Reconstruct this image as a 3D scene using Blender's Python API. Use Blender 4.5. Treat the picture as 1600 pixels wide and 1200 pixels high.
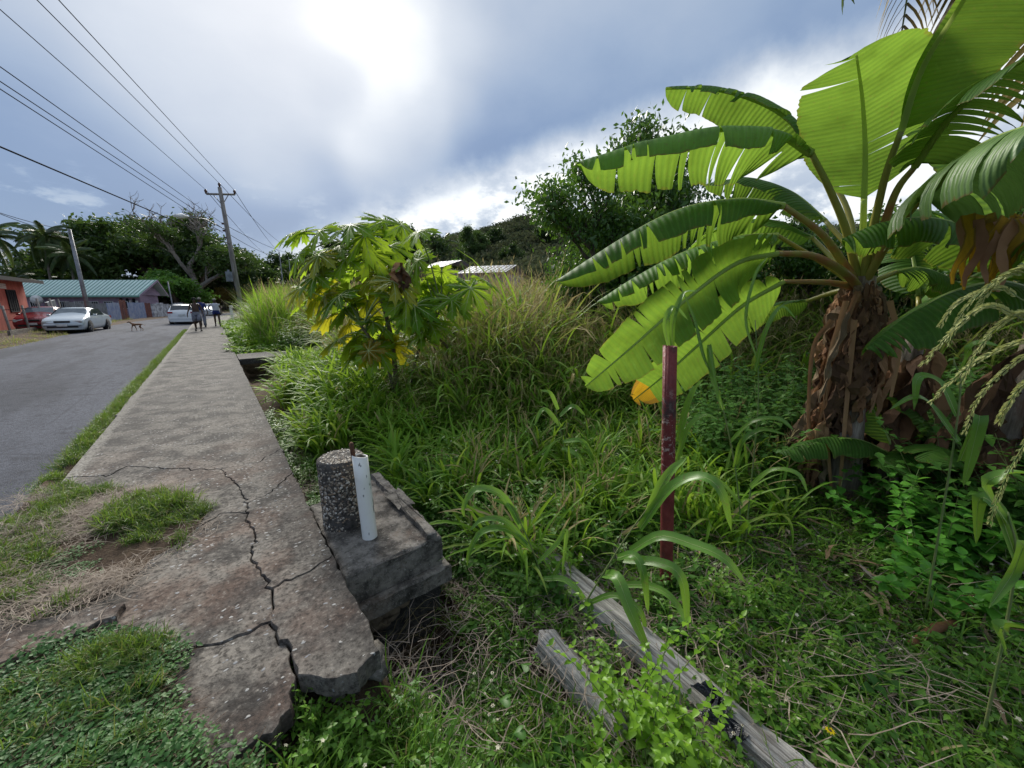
import bpy, math, random
import numpy as np
from mathutils import Vector, Matrix, Euler
from mathutils import geometry as MG

random.seed(7); RNG = np.random.default_rng(7)
R = math.radians
scn = bpy.context.scene
for o in list(bpy.data.objects): bpy.data.objects.remove(o)
COL = scn.collection

# ------------------------------------------------------------------ camera
FPX, EYE, PITCH, YAW = 601.0, 1.58, math.atan(128/601.0), R(-37.5)
cam_data = bpy.data.cameras.new('camera'); cam = bpy.data.objects.new('camera', cam_data); COL.objects.link(cam)
cam.location = (0, 0, EYE); cam.rotation_euler = (R(90)-PITCH, 0, YAW)
cam_data.sensor_width = 36; cam_data.lens = FPX/1600*36
cam_data.clip_start = 0.05; cam_data.clip_end = 3000
scn.camera = cam
scn.render.resolution_x, scn.render.resolution_y = 1024, 768

def ray(u, v):
    x = (u-800)/FPX; z = -(v-600)/FPX
    Y = math.cos(PITCH)+z*math.sin(PITCH); Z = z*math.cos(PITCH)-math.sin(PITCH)
    c, s = math.cos(YAW), math.sin(YAW)
    return Vector((x*c-Y*s, x*s+Y*c, Z))
def G(u, v, z=0.0):
    r = ray(u, v); t = (z-EYE)/r.z; return Vector((r.x*t, r.y*t, z))
def D(u, v, d):
    r = ray(u, v); t = d/math.hypot(r.x, r.y); return Vector((r.x*t, r.y*t, EYE+r.z*t))
def DY(u, v, yd):                      # by depth along the viewing heading
    r = ray(u, v); h = r.x*math.sin(-YAW)+r.y*math.cos(YAW); t = yd/h
    return Vector((r.x*t, r.y*t, EYE+r.z*t))

# ------------------------------------------------------------------ sky
SUN_DIR = ray(430, -60).normalized()
sun_el = math.asin(SUN_DIR.z); sun_az = math.atan2(SUN_DIR.x, SUN_DIR.y)
scn.view_settings.view_transform = 'Standard'; scn.view_settings.look = 'None'
scn.view_settings.exposure = 1.45; scn.view_settings.gamma = 1.0
scn.view_settings.use_curve_mapping = False
scn.cycles.max_bounces = 6; scn.cycles.diffuse_bounces = 3; scn.cycles.glossy_bounces = 2; scn.cycles.transmission_bounces = 4

world = bpy.data.worlds.new('World'); scn.world = world; world.use_nodes = True
wt = world.node_tree; wt.nodes.clear(); WN = wt.nodes.new; WL = wt.links.new
def wmath(op, a, b=None, c=None, clamp=False):
    n = WN('ShaderNodeMath'); n.operation = op; n.use_clamp = clamp
    for i, x in enumerate((a, b, c)):
        if x is None: continue
        if isinstance(x, (int, float)): n.inputs[i].default_value = x
        else: WL(x, n.inputs[i])
    return n.outputs[0]
def wstep(x, a, b):
    n = WN('ShaderNodeMapRange'); n.interpolation_type = 'SMOOTHSTEP'
    WL(x, n.inputs[0]); n.inputs[1].default_value = a; n.inputs[2].default_value = b
    n.inputs[3].default_value = 0; n.inputs[4].default_value = 1
    return n.outputs[0]
tc = WN('ShaderNodeTexCoord'); nrm = WN('ShaderNodeVectorMath'); nrm.operation = 'NORMALIZE'; WL(tc.outputs['Generated'], nrm.inputs[0])
# soft warp so that no outline is regular
wn = WN('ShaderNodeTexNoise'); wn.inputs['Scale'].default_value = 2.2; wn.inputs['Detail'].default_value = 2.5; WL(nrm.outputs[0], wn.inputs['Vector'])
wsub = WN('ShaderNodeVectorMath'); wsub.operation = 'SUBTRACT'; WL(wn.outputs['Color'], wsub.inputs[0]); wsub.inputs[1].default_value = (.5, .5, .5)
wsc = WN('ShaderNodeVectorMath'); wsc.operation = 'SCALE'; WL(wsub.outputs[0], wsc.inputs[0]); wsc.inputs['Scale'].default_value = .13
wad = WN('ShaderNodeVectorMath'); wad.operation = 'ADD'; WL(nrm.outputs[0], wad.inputs[0]); WL(wsc.outputs[0], wad.inputs[1])
wdir = wad.outputs[0]
def wdot(vec, src=None):
    n = WN('ShaderNodeVectorMath'); n.operation = 'DOT_PRODUCT'; WL(src or wdir, n.inputs[0]); n.inputs[1].default_value = tuple(vec); return n.outputs['Value']
def blob(u, v, rad_deg, amp):
    d = wdot(ray(u, v).normalized()); s = wstep(d, math.cos(R(rad_deg)), 1.0); return wmath('MULTIPLY', s, amp)
def wnoise(scale, detail=5, rough=.55, vec=None, sc=(1, 1, 1)):
    m = WN('ShaderNodeMapping'); m.inputs['Scale'].default_value = sc; WL(vec or nrm.outputs[0], m.inputs[0])
    n = WN('ShaderNodeTexNoise'); n.inputs['Scale'].default_value = scale; n.inputs['Detail'].default_value = detail; n.inputs['Roughness'].default_value = rough
    WL(m.outputs[0], n.inputs['Vector']); return n.outputs['Fac']
acc = None
for b in [(370, 10, 24, .20), (440, 90, 16, .11), (310, 60, 16, .09), (640, 130, 15, .24), (690, 60, 13, .06), (900, 130, 20, .14), (640, 215, 10, .10)]:
    s = blob(*b); acc = s if acc is None else wmath('ADD', acc, s)
# elevation lifts the cloud deck a little; noise breaks it
sep = WN('ShaderNodeSeparateXYZ'); WL(nrm.outputs[0], sep.inputs[0]); elev = sep.outputs['Z']
lift = wmath('MULTIPLY', wstep(elev, .22, .85), .46)
n1 = wnoise(2.6, 6, .5, sc=(1, 1, 2.0)); n1c = wmath('MULTIPLY', wmath('SUBTRACT', n1, .5), .26)
deck = wmath('ADD', wmath('ADD', wmath('ADD', acc, lift), n1c), .13); deck = wmath('ADD', deck, wmath('MULTIPLY', wmath('SUBTRACT', wnoise(8, 6, .6, sc=(1, 1, 1.6)), .5), .12))
# darker streak running up to the right under the bright edge
e0, e1 = ray(560, 345), ray(1400, 40)
en = e0.cross(e1).normalized()
if en.dot(ray(1300, 300)) < 0: en = -en
ed = wdot(en, nrm.outputs[0])
n2 = wnoise(7.0, 7, .6); edn = wmath('ADD', ed, wmath('MULTIPLY', wmath('SUBTRACT', n2, .5), .10))
near_edge = wmath('MULTIPLY', wmath('MULTIPLY', wstep(edn, -.35, -.03), -.09), 1)
deck = wmath('ADD', deck, near_edge)
bright = wstep(edn, -.055, .05)
n3 = wnoise(9.0, 8, .62, sc=(1, 1, 1.8))
low = wmath('MULTIPLY', wstep(elev, .42, .14), wstep(n3, .42, .66))      # grey clumps low in the bright part
brv = wmath('SUBTRACT', 1.02, wmath('MULTIPLY', low, .62))
wisp = wmath('MULTIPLY', wmath('MULTIPLY', wstep(wnoise(11, 6, .6, sc=(1, 1, 2.6)), .56, .72), wstep(elev, .26, .08)), .55)
deck = wmath('ADD', deck, wisp)
mixv = WN('ShaderNodeMix'); mixv.data_type = 'FLOAT'; WL(bright, mixv.inputs[0]); WL(deck, mixv.inputs[2]); WL(brv, mixv.inputs[3])
ramp = WN('ShaderNodeValToRGB'); WL(mixv.outputs[0], ramp.inputs[0])
cr = ramp.color_ramp
for i, (p, c) in enumerate([(0, (.064, .100, .172)), (.14, (.082, .122, .198)), (.30, (.130, .170, .236)), (.50, (.188, .220, .270)), (.74, (.27, .295, .33)), (1, (.43, .44, .44))]):
    el = cr.elements[i] if i < 2 else cr.elements.new(p)
    el.position = p; el.color = (*c, 1)
sky = WN('ShaderNodeTexSky'); sky.sky_type = 'NISHITA'; sky.sun_disc = False; sky.sun_elevation = sun_el; sky.sun_rotation = sun_az
bgs = WN('ShaderNodeBackground'); WL(sky.outputs[0], bgs.inputs[0]); bgs.inputs[1].default_value = .06
bgc = WN('ShaderNodeBackground'); WL(ramp.outputs[0], bgc.inputs[0]); bgc.inputs[1].default_value = .93
mx = WN('ShaderNodeMixShader'); mx.inputs[0].default_value = .92
WL(bgs.outputs[0], mx.inputs[1]); WL(bgc.outputs[0], mx.inputs[2])
wo = WN('ShaderNodeOutputWorld'); WL(mx.outputs[0], wo.inputs[0])

sun = bpy.data.lights.new('sun', 'SUN'); sun.energy = 2.1; sun.angle = R(25); sun.color = (1, .95, .86)
so = bpy.data.objects.new('sun', sun); COL.objects.link(so)
so.rotation_euler = (-SUN_DIR).to_track_quat('-Z', 'Y').to_euler(); so.location = (0, 0, 30)

# ------------------------------------------------------------------ material tools
class NT:
    def __init__(s, name):
        s.m = bpy.data.materials.new(name); s.m.use_nodes = True; s.t = s.m.node_tree; s.t.nodes.clear()
        s.out = s.t.nodes.new('ShaderNodeOutputMaterial'); s.geo = None
    def n(s, typ, **kw):
        nd = s.t.nodes.new(typ)
        for k, v in kw.items():
            if k.startswith('i_'):
                s.put(nd.inputs[k[2:].replace('_', ' ')], v)
            else: setattr(nd, k, v)
        return nd
    def put(s, sock, v):
        if isinstance(v, bpy.types.NodeSocket): s.t.links.new(v, sock)
        elif isinstance(v, (tuple, list)) and len(v) == 3 and sock.type == 'RGBA': sock.default_value = (*v, 1)
        else: sock.default_value = v
    def coord(s, kind='obj'):
        if kind == 'pos': return s.n('ShaderNodeNewGeometry').outputs['Position']
        if kind == 'uv': return s.n('ShaderNodeTexCoord').outputs['UV']
        return s.n('ShaderNodeTexCoord').outputs['Object']
    def noise(s, scale, detail=4, rough=.55, vec=None, sc=None, dist=0):
        v = vec if vec is not None else s.coord('pos')
        if sc: mp = s.n('ShaderNodeMapping'); s.put(mp.inputs[0], v); mp.inputs['Scale'].default_value = sc; v = mp.outputs[0]
        nd = s.n('ShaderNodeTexNoise'); s.put(nd.inputs['Vector'], v); nd.inputs['Scale'].default_value = scale
        nd.inputs['Detail'].default_value = detail; nd.inputs['Roughness'].default_value = rough; nd.inputs['Distortion'].default_value = dist
        return nd.outputs['Fac']
    def step(s, x, a, b, lo=0, hi=1):
        nd = s.n('ShaderNodeMapRange', interpolation_type='SMOOTHSTEP'); s.put(nd.inputs[0], x)
        for i, q in enumerate((a, b, lo, hi)): nd.inputs[i+1].default_value = q
        return nd.outputs[0]
    def math(s, op, a, b=None):
        nd = s.n('ShaderNodeMath', operation=op); s.put(nd.inputs[0], a)
        if b is not None: s.put(nd.inputs[1], b)
        return nd.outputs[0]
    def mix(s, f, a, b, mode='MIX'):
        nd = s.n('ShaderNodeMix', data_type='RGBA', blend_type=mode); s.put(nd.inputs[0], f); s.put(nd.inputs[6], a); s.put(nd.inputs[7], b); return nd.outputs[2]
    def vor(s, scale, vec=None, feature='F1', sc=None):
        v = vec if vec is not None else s.coord('pos')
        if sc: mp = s.n('ShaderNodeMapping'); s.put(mp.inputs[0], v); mp.inputs['Scale'].default_value = sc; v = mp.outputs[0]
        nd = s.n('ShaderNodeTexVoronoi', feature=feature); s.put(nd.inputs['Vector'], v); nd.inputs['Scale'].default_value = scale; return nd
    def bump(s, h, strength=.5, dist=.01, nrm=None):
        nd = s.n('ShaderNodeBump'); s.put(nd.inputs['Height'], h); nd.inputs['Strength'].default_value = strength; nd.inputs['Distance'].default_value = dist
        if nrm is not None: s.put(nd.inputs['Normal'], nrm)
        return nd.outputs[0]
    def princ(s, col, rough=.8, metal=0, nrm=None, spec=.4, **kw):
        p = s.n('ShaderNodeBsdfPrincipled'); s.put(p.inputs['Base Color'], col); s.put(p.inputs['Roughness'], rough); s.put(p.inputs['Metallic'], metal)
        p.inputs['Specular IOR Level'].default_value = spec
        if nrm is not None: s.put(p.inputs['Normal'], nrm)
        for k, v in kw.items(): s.put(p.inputs[k.replace('_', ' ')], v)
        return p.outputs[0]
    def done(s, sh): s.t.links.new(sh, s.out.inputs[0]); return s.m

def simple(name, c1, c2=None, rough=.7, scale=6, metal=0, bump=.2, spec=.4, bscale=None, bd=.01, det=5):
    t = NT(name); c2 = c2 or tuple(x*.7 for x in c1)
    n = t.noise(scale, det, .6)
    col = t.mix(t.step(n, .35, .65), c1, c2)
    b = t.bump(t.noise(bscale or scale*6, 4), bump, bd) if bump else None
    return t.done(t.princ(col, rough, metal, b, spec))

def leafmat(name, c1, c2, trans=.35, tcol=None, rough=.45, spec=.35, tint='inst', c3=None, vein=False, nscale=5, brown=None, spots=False):
    """green blade: diffuse + translucent; per-plant variation through an instance attribute or the object's random number"""
    t = NT(name)
    if tint == 'inst':
        a = t.n('ShaderNodeAttribute', attribute_type='INSTANCER', attribute_name='tint'); tv = a.outputs['Fac']
    elif tint == 'obj': tv = t.n('ShaderNodeObjectInfo').outputs['Random']
    else: tv = .5
    nz = t.noise(nscale, 3, .5)
    f = t.math('ADD', t.math('MULTIPLY', tv, .62), t.math('MULTIPLY', nz, .5)); f = t.step(f, .22, .85)
    col = t.mix(f, c1, c2)
    if c3 is not None:
        geo = t.n('ShaderNodeNewGeometry'); col = t.mix(t.step(geo.outputs['Random Per Island'], .72, .95), col, c3)
    bmp = None
    if vein:
        uv = t.coord('uv'); sp = t.n('ShaderNodeSeparateXYZ'); t.put(sp.inputs[0], uv)
        w = t.n('ShaderNodeTexWave', wave_type='BANDS', bands_direction='Y'); t.put(w.inputs['Vector'], uv); w.inputs['Scale'].default_value = vein; w.inputs['Distortion'].default_value = .6; w.inputs['Detail'].default_value = 2
        w.inputs['Detail Scale'].default_value = 1.5
        col = t.mix(t.step(w.outputs['Fac'], .55, 1, 0, .22), col, tuple(min(1, x*1.9) for x in c2))
        ln = t.noise(1, 3, .6, vec=uv, sc=(1.2, 9, 1)); col = t.mix(t.step(ln, .5, .75, 0, .35), col, tuple(x*.55 for x in c1))
        bmp = t.bump(w.outputs['Fac'], .6, .006)
        if brown:   # brown, dry margin and blotches
            eg = t.math('ADD', t.math('ABSOLUTE', sp.outputs['X']), t.math('MULTIPLY', t.noise(1, 5, .65, vec=uv, sc=(3, 14, 1)), .30))
            col = t.mix(t.step(eg, brown, brown+.05), col, (.20, .13, .04))
    if spots: col = t.mix(t.step(t.noise(38, 4, .6), .60, .66, 0, .55), col, (.16, .12, .05)); col = t.mix(t.step(t.noise(9, 5, .6), .60, .75, 0, .4), col, tuple(min(1, x*1.6+.03) for x in c2))
    tc_ = tcol or (c2[0]*1.9+.02, c2[1]*1.5+.02, c2[2]*.6)
    tcm = t.mix(t.step(f, 0, 1), tuple(x*.75 for x in tc_), tc_)
    if vein:
        big = t.noise(1, 4, .6, vec=uv, sc=(1.0, 5, 1)); tcm = t.mix(t.step(big, .35, .7, .0, .55), tcm, tuple(x*.45 for x in tc_))
        tcm = t.mix(t.step(w.outputs['Fac'], .25, .9, .0, .38), tcm, tuple(x*.35 for x in tc_)); col = t.mix(t.step(big, .4, .7, 0, .5), col, tuple(x*.6 for x in c1))
    if c3 is not None: tcm = t.mix(.35, tcm, c3)
    p = t.princ(col, rough, 0, bmp, spec)
    tr = t.n('ShaderNodeBsdfTranslucent'); t.put(tr.inputs['Color'], t.mix(.5, tcm, col))
    if bmp is not None: t.put(tr.inputs['Normal'], bmp)
    mxs = t.n('ShaderNodeMixShader'); mxs.inputs[0].default_value = trans
    t.t.links.new(p, mxs.inputs[1]); t.t.links.new(tr.outputs[0], mxs.inputs[2])
    return t.done(mxs.outputs[0])

# ------------------------------------------------------------------ materials
def concrete_walk():
    t = NT('old_footway_concrete'); P0 = t.coord('pos')
    big = t.noise(.8, 6, .6); mid = t.noise(3.5, 8, .66); fine = t.noise(38, 6, .7); grain = t.noise(150, 3, .6)
    col = t.mix(t.step(mid, .40, .60), (.048, .043, .039), (.205, .185, .160))
    sp = t.n('ShaderNodeSeparateXYZ'); t.put(sp.inputs[0], P0)
    nearf = t.step(sp.outputs['Y'], 7.0, 3.2)
    red = t.math('MULTIPLY', t.step(t.noise(1.5, 6, .62, sc=(1, 1, 1)), .44, .60), nearf)
    col = t.mix(t.math('MULTIPLY', red, .42), col, (.17, .098, .068))
    col = t.mix(t.step(big, .50, .64, 0, .42), col, (.06, .057, .055))
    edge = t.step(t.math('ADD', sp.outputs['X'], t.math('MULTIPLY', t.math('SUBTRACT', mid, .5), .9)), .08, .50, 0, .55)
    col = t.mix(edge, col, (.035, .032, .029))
    le = t.step(t.math('ADD', sp.outputs['X'], t.math('MULTIPLY', t.math('SUBTRACT', fine, .5), .10)), -1.13, -1.21, 0, .7)
    col = t.mix(le, col, (.33, .31, .27))
    col = t.mix(t.step(fine, .48, .64, 0, .8), col, (.032, .028, .025))
    col = t.mix(t.math('MULTIPLY', t.step(t.noise(7, 9, .75), .52, .66), .6), col, (.036, .032, .03))
    col = t.mix(t.step(fine, .46, .30, 0, .5), col, (.31, .28, .24))
    streak = t.noise(9, 5, .7, sc=(1, .35, 1), dist=1.2); col = t.mix(t.step(streak, .56, .70, 0, .5), col, (.04, .036, .033))
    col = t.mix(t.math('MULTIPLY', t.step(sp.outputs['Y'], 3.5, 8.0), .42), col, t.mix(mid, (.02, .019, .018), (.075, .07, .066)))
    # pale stone chips showing through the worn face
    wv = t.n('ShaderNodeVectorMath', operation='ADD'); t.put(wv.inputs[0], P0)
    nn = t.n('ShaderNodeTexNoise'); t.put(nn.inputs['Vector'], P0); nn.inputs['Scale'].default_value = 24
    sc_ = t.n('ShaderNodeVectorMath', operation='SCALE'); t.put(sc_.inputs[0], nn.outputs['Color']); sc_.inputs['Scale'].default_value = .035
    t.put(wv.inputs[1], sc_.outputs[0])
    v = t.vor(30, vec=wv.outputs[0], sc=(1.0, 1.6, 1)); sx = t.n('ShaderNodeSeparateColor'); t.put(sx.inputs[0], v.outputs['Color'])
    amount = t.step(t.noise(2.2, 6, .7), .42, .66, .985, .60)
    chip = t.math('MULTIPLY', t.math('GREATER_THAN', sx.outputs[0], amount), t.step(v.outputs['Distance'], .36, .24))
    col = t.mix(t.math('MULTIPLY', chip, .8), col, t.mix(sx.outputs[1], (.52, .51, .48), (.22, .23, .25)))
    h = t.math('ADD', t.math('MULTIPLY', fine, .6), t.math('ADD', t.math('MULTIPLY', grain, .4), t.math('MULTIPLY', chip, .3)))
    b = t.bump(h, .75, .008); b = t.bump(mid, .5, .03, b)
    return t.done(t.princ(col, t.step(fine, .3, .7, .75, .95), 0, b, .22))
def concrete_block_mat():
    t = NT('mossy_block_concrete')
    mid = t.noise(7, 8, .68); fine = t.noise(60, 5, .7)
    col = t.mix(t.step(mid, .34, .66), (.040, .036, .032), (.26, .235, .205))
    col = t.mix(t.step(t.noise(3, 5, .6), .52, .7, 0, .4), col, (.19, .12, .08))
    col = t.mix(t.step(fine, .55, .72, 0, .7), col, (.40, .38, .35))
    col = t.mix(t.step(t.noise(22, 6, .7), .54, .68, 0, .7), col, (.028, .026, .022))
    b = t.bump(t.math('ADD', fine, mid), .9, .012)
    return t.done(t.princ(col, .9, 0, b, .3))
def asphalt():
    t = NT('worn_asphalt')
    v = t.vor(85); sx = t.n('ShaderNodeSeparateColor'); t.put(sx.inputs[0], v.outputs['Color'])
    col = t.mix(sx.outputs[0], (.040, .043, .055), (.125, .133, .160))
    col = t.mix(t.step(t.noise(120, 3, .6), .45, .7, 0, .6), col, (.15, .155, .175))
    col = t.mix(t.step(t.noise(.55, 6, .65, sc=(1.4, .28, 1)), .42, .62, 0, .6), col, (.040, .042, .05))
    col = t.mix(t.step(t.noise(4, 7, .7), .52, .66, 0, .5), col, (.028, .028, .032))
    col = t.mix(t.step(t.vor(.55, feature='DISTANCE_TO_EDGE').outputs['Distance'], .010, .003, 0, .22), col, (.015, .015, .017))
    b = t.bump(t.math('SUBTRACT', 1.0, v.outputs['Distance']), .9, .008)
    return t.done(t.princ(col, .92, 0, b, .18))
def soil_mat():
    t = NT('earth')
    n = t.noise(5, 8, .7); f = t.noise(45, 5, .7)
    col = t.mix(t.step(n, .35, .65), (.045, .028, .018), (.115, .078, .05))
    col = t.mix(t.step(f, .5, .75, 0, .7), col, (.19, .145, .10))
    col = t.mix(t.step(t.noise(14, 6, .7), .56, .72, 0, .55), col, (.035, .055, .018))
    return t.done(t.princ(col, .95, 0, t.bump(t.math('ADD', n, f), 1, .03), .2))
def bark_mat(name, c1, c2, sc=(1, 1, .15), s=22):
    t = NT(name); ob = t.coord('obj')
    n = t.noise(s, 6, .7, vec=ob, sc=sc); m = t.noise(3, 4)
    col = t.mix(t.step(n, .35, .68), c1, c2); col = t.mix(t.step(m, .5, .75, 0, .4), col, tuple(x*.55 for x in c1))
    return t.done(t.princ(col, .9, 0, t.bump(n, .9, .015), .25))
def weathered_wood():
    t = NT('silvered_wood'); uv = t.coord('uv')
    n = t.noise(1, 8, .68, vec=uv, sc=(26, 1.6, 1), dist=.4); f = t.noise(1, 5, .7, vec=uv, sc=(90, 5, 1)); m = t.noise(5, 5, .6)
    col = t.mix(t.step(n, .30, .62), (.13, .115, .10), (.58, .55, .51))
    col = t.mix(t.step(f, .52, .66, 0, .75), col, (.07, .058, .048))
    col = t.mix(t.step(m, .56, .72, 0, .4), col, (.28, .23, .18))
    return t.done(t.princ(col, .85, 0, t.bump(t.math('ADD', n, f), 1, .014), .3))
def paint(name, c, rough=.3, dirt=(.2, .17, .13), metal=0, coat=.3, amt=.35):
    t = NT(name); n = t.noise(2.5, 6, .65)
    col = t.mix(t.step(n, .5, .8, 0, amt), c, dirt)
    return t.done(t.princ(col, rough, metal, None, .5, Coat_Weight=coat))
def rusty_red():
    t = NT('flaking_red_paint'); n = t.noise(10, 8, .7, sc=(1, 1, .7)); f = t.noise(55, 5, .7)
    sp = t.n('ShaderNodeSeparateXYZ'); t.put(sp.inputs[0], t.coord('obj'))
    col = t.mix(t.step(n, .35, .62), (.115, .014, .014), (.19, .03, .026))
    col = t.mix(t.step(t.noise(5, 6, .65), .52, .70, 0, .7), col, (.055, .018, .012))
    band = t.math('MULTIPLY', t.step(sp.outputs['Z'], 1.62, 1.42), t.step(sp.outputs['Z'], .85, 1.1))
    peel = t.math('MULTIPLY', t.step(t.noise(26, 8, .75), .54, .60), t.math('ADD', t.math('MULTIPLY', band, .7), .03))
    col = t.mix(peel, col, (.50, .38, .32))
    tape = t.math('MULTIPLY', t.step(sp.outputs['Z'], 1.36, 1.40), t.step(t.noise(30, 4, .6), .40, .52))
    tape = t.math('MULTIPLY', tape, t.step(sp.outputs['Z'], 1.52, 1.48)); col = t.mix(t.math('MULTIPLY', tape, .8), col, (.03, .022, .02))
    return t.done(t.princ(col, t.step(f, .3, .7, .42, .8), 0, t.bump(t.math('ADD', f, peel), .6, .006), .45))

M = {}
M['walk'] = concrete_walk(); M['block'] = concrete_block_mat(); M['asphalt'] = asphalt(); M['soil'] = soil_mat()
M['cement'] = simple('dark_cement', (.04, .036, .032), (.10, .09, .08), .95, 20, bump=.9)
M['pebble'] = None
tt = NT('river_pebbles'); rr = tt.n('ShaderNodeNewGeometry').outputs['Random Per Island']
rp = tt.n('ShaderNodeValToRGB'); tt.put(rp.inputs[0], rr); rp.color_ramp.interpolation = 'CONSTANT'
for i, (p, c) in enumerate([(0, (.10, .085, .07)), (.25, (.26, .21, .155)), (.5, (.42, .37, .30)), (.68, (.16, .12, .09)), (.8, (.58, .54, .48)), (.92, (.27, .19, .12))]):
    e = rp.color_ramp.elements[i] if i < 2 else rp.color_ramp.elements.new(p); e.position = p; e.color = (*c, 1)
M['pebble'] = tt.done(tt.princ(tt.mix(tt.step(tt.noise(9, 5), .50, .66, 0, .75), rp.outputs[0], (.035, .032, .028)), .6, 0, None, .4))
tt = NT('scuffed_white_pvc'); scf = tt.step(tt.noise(34, 2, .5, sc=(1, 1, .35)), .66, .70, 0, .8); grm = tt.step(tt.noise(7, 7, .7), .5, .75, 0, .35)
M['pvc'] = tt.done(tt.princ(tt.mix(scf, tt.mix(grm, (.80, .79, .74), (.50, .45, .36)), (.07, .065, .06)), .42, 0, None, .5))
M['rust'] = simple('rusty_steel', (.16, .07, .035), (.07, .035, .025), .85, 25, bump=.7)
M['red_post'] = rusty_red()
M['wood'] = weathered_wood()
M['bark'] = bark_mat('rough_bark', (.06, .045, .034), (.17, .14, .11))
M['palebark'] = bark_mat('pale_bare_bark', (.19, .16, .135), (.34, .30, .26))
M['palmbark'] = bark_mat('ringed_palm_bark', (.12, .10, .085), (.27, .24, .21), sc=(.3, .3, 3), s=6)
M['stem'] = simple('green_stem', (.12, .20, .05), (.20, .22, .08), .6, 12, bump=0)
M['brownstem'] = simple('brown_stem', (.14, .085, .05), (.09, .05, .03), .7, 12, bump=0)
tt = NT('banana_sheath'); ob = tt.coord('obj'); n_ = tt.noise(14, 7, .7, vec=ob, sc=(1, 1, .12))
M['sheath'] = tt.done(tt.princ(tt.mix(tt.step(tt.noise(4, 5, .6, vec=ob, sc=(1, 1, .5)), .46, .66), tt.mix(tt.step(n_, .35, .65), (.15, .115, .085), (.40, .34, .27)), (.15, .06, .028)), .75, 0, tt.bump(n_, .8, .02), .35))
M['petiole'] = leafmat('banana_petiole', (.32, .22, .05), (.24, .30, .06), .08, tint='none', rough=.35, c3=None, nscale=3)
tt = NT('flushed_petiole'); n_ = tt.noise(5, 5, .6)
M['petiole_red'] = tt.done(tt.princ(tt.mix(tt.step(n_, .40, .62), (.26, .24, .05), (.30, .13, .05)), .38, 0, None, .5))
M['midrib'] = leafmat('banana_midrib', (.36, .48, .13), (.46, .58, .18), .45, tcol=(.75, .85, .25), tint='none', rough=.35)
M['banana'] = leafmat('banana_leaf', (.05, .135, .02), (.12, .26, .04), .5, spots=True, tcol=(.42, .64, .05), rough=.55, spec=.22, tint='obj', vein=11, brown=1.10)
M['banana_dusty'] = leafmat('banana_leaf_pale', (.085, .17, .05), (.15, .27, .075), .38, tcol=(.30, .48, .06), rough=.45, spec=.45, tint='obj', vein=11, brown=1.10)
M['banana_yellow'] = leafmat('banana_leaf_yellowing', (.35, .26, .02), (.50, .30, .02), .5, tcol=(.85, .45, .02), tint='obj', vein=30, brown=.82)
M['dry'] = leafmat('dry_banana_leaf', (.16, .075, .035), (.42, .24, .125), .14, tcol=(.48, .23, .08), rough=.75, spec=.2, tint='obj', c3=(.36, .27, .18), nscale=9)
M['drydark'] = leafmat('rotted_banana_leaf', (.08, .045, .026), (.19, .105, .058), .1, tcol=(.2, .1, .05), rough=.8, spec=.2, tint='obj', nscale=9)
M['litter'] = leafmat('dead_leaf_litter', (.15, .10, .06), (.30, .22, .14), .1, tcol=(.3, .2, .1), rough=.85, spec=.15, tint='obj', nscale=9, c3=(.22, .19, .16))
M['papaya'] = leafmat('papaya_leaf', (.10, .25, .022), (.25, .42, .03), .55, spots=True, tcol=(.68, .88, .05), rough=.6, spec=.2, tint='obj', nscale=2)
M['papaya_y'] = leafmat('papaya_leaf_yellow', (.22, .30, .02), (.36, .33, .02), .48, tcol=(.75, .68, .03), rough=.45, tint='obj', nscale=2)
M['papaya_vein'] = simple('papaya_vein', (.42, .50, .20), (.36, .44, .16), .5, 10, bump=0)
M['papaya_trunk'] = bark_mat('papaya_trunk', (.13, .10, .065), (.26, .21, .14), sc=(1, 1, 1), s=18)
M['grass'] = leafmat('grass_fresh', (.075, .19, .022), (.16, .32, .035), .42, tcol=(.40, .62, .05), rough=.5, spec=.25, c3=(.20, .27, .06))
M['grass_bright'] = leafmat('grass_bright', (.10, .24, .022), (.18, .35, .028), .45, tcol=(.50, .72, .04), rough=.5, spec=.22, c3=(.26, .36, .07))
M['grass_dull'] = leafmat('grass_olive', (.115, .20, .03), (.24, .31, .055), .42, tcol=(.48, .56, .07), rough=.55, spec=.2, c3=(.38, .34, .15))
M['straw'] = leafmat('grass_straw', (.30, .24, .11), (.44, .36, .18), .3, tcol=(.6, .5, .22), rough=.7, spec=.2)
M['lawn'] = leafmat('short_grass', (.055, .14, .018), (.12, .225, .03), .4, tcol=(.34, .52, .04), rough=.45, c3=(.17, .17, .06))
M['herb'] = leafmat('weed_leaf', (.070, .195, .024), (.155, .315, .035), .4, tcol=(.28, .48, .035), rough=.42, c3=(.15, .25, .04))
M['herb_dark'] = leafmat('weed_leaf_dark', (.05, .145, .022), (.10, .225, .03), .38, tcol=(.2, .40, .04), rough=.5, spec=.25)
M['creeper'] = leafmat('creeping_leaf', (.030, .095, .022), (.062, .165, .036), .28, tcol=(.16, .32, .04), rough=.5, spec=.25, c3=(.10, .18, .05))
M['shrub'] = leafmat('nettle_leaf', (.065, .22, .028), (.12, .33, .04), .36, tcol=(.22, .50, .04), rough=.36, spec=.5, tint='obj')
M['lime'] = leafmat('lime_weed_leaf', (.13, .28, .022), (.21, .40, .03), .42, tcol=(.42, .62, .04), rough=.4, tint='obj')
M['blade'] = leafmat('tall_grass_blade', (.10, .24, .03), (.18, .36, .05), .42, spots=True, tcol=(.42, .64, .06), rough=.36, spec=.5, tint='obj')
M['seed'] = leafmat('seed_spike', (.33, .37, .13), (.44, .46, .18), .3, tcol=(.6, .62, .2), rough=.6, tint='obj')
M['twig'] = simple('dry_twig', (.30, .25, .20), (.16, .12, .09), .85, 20, bump=0)
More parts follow.
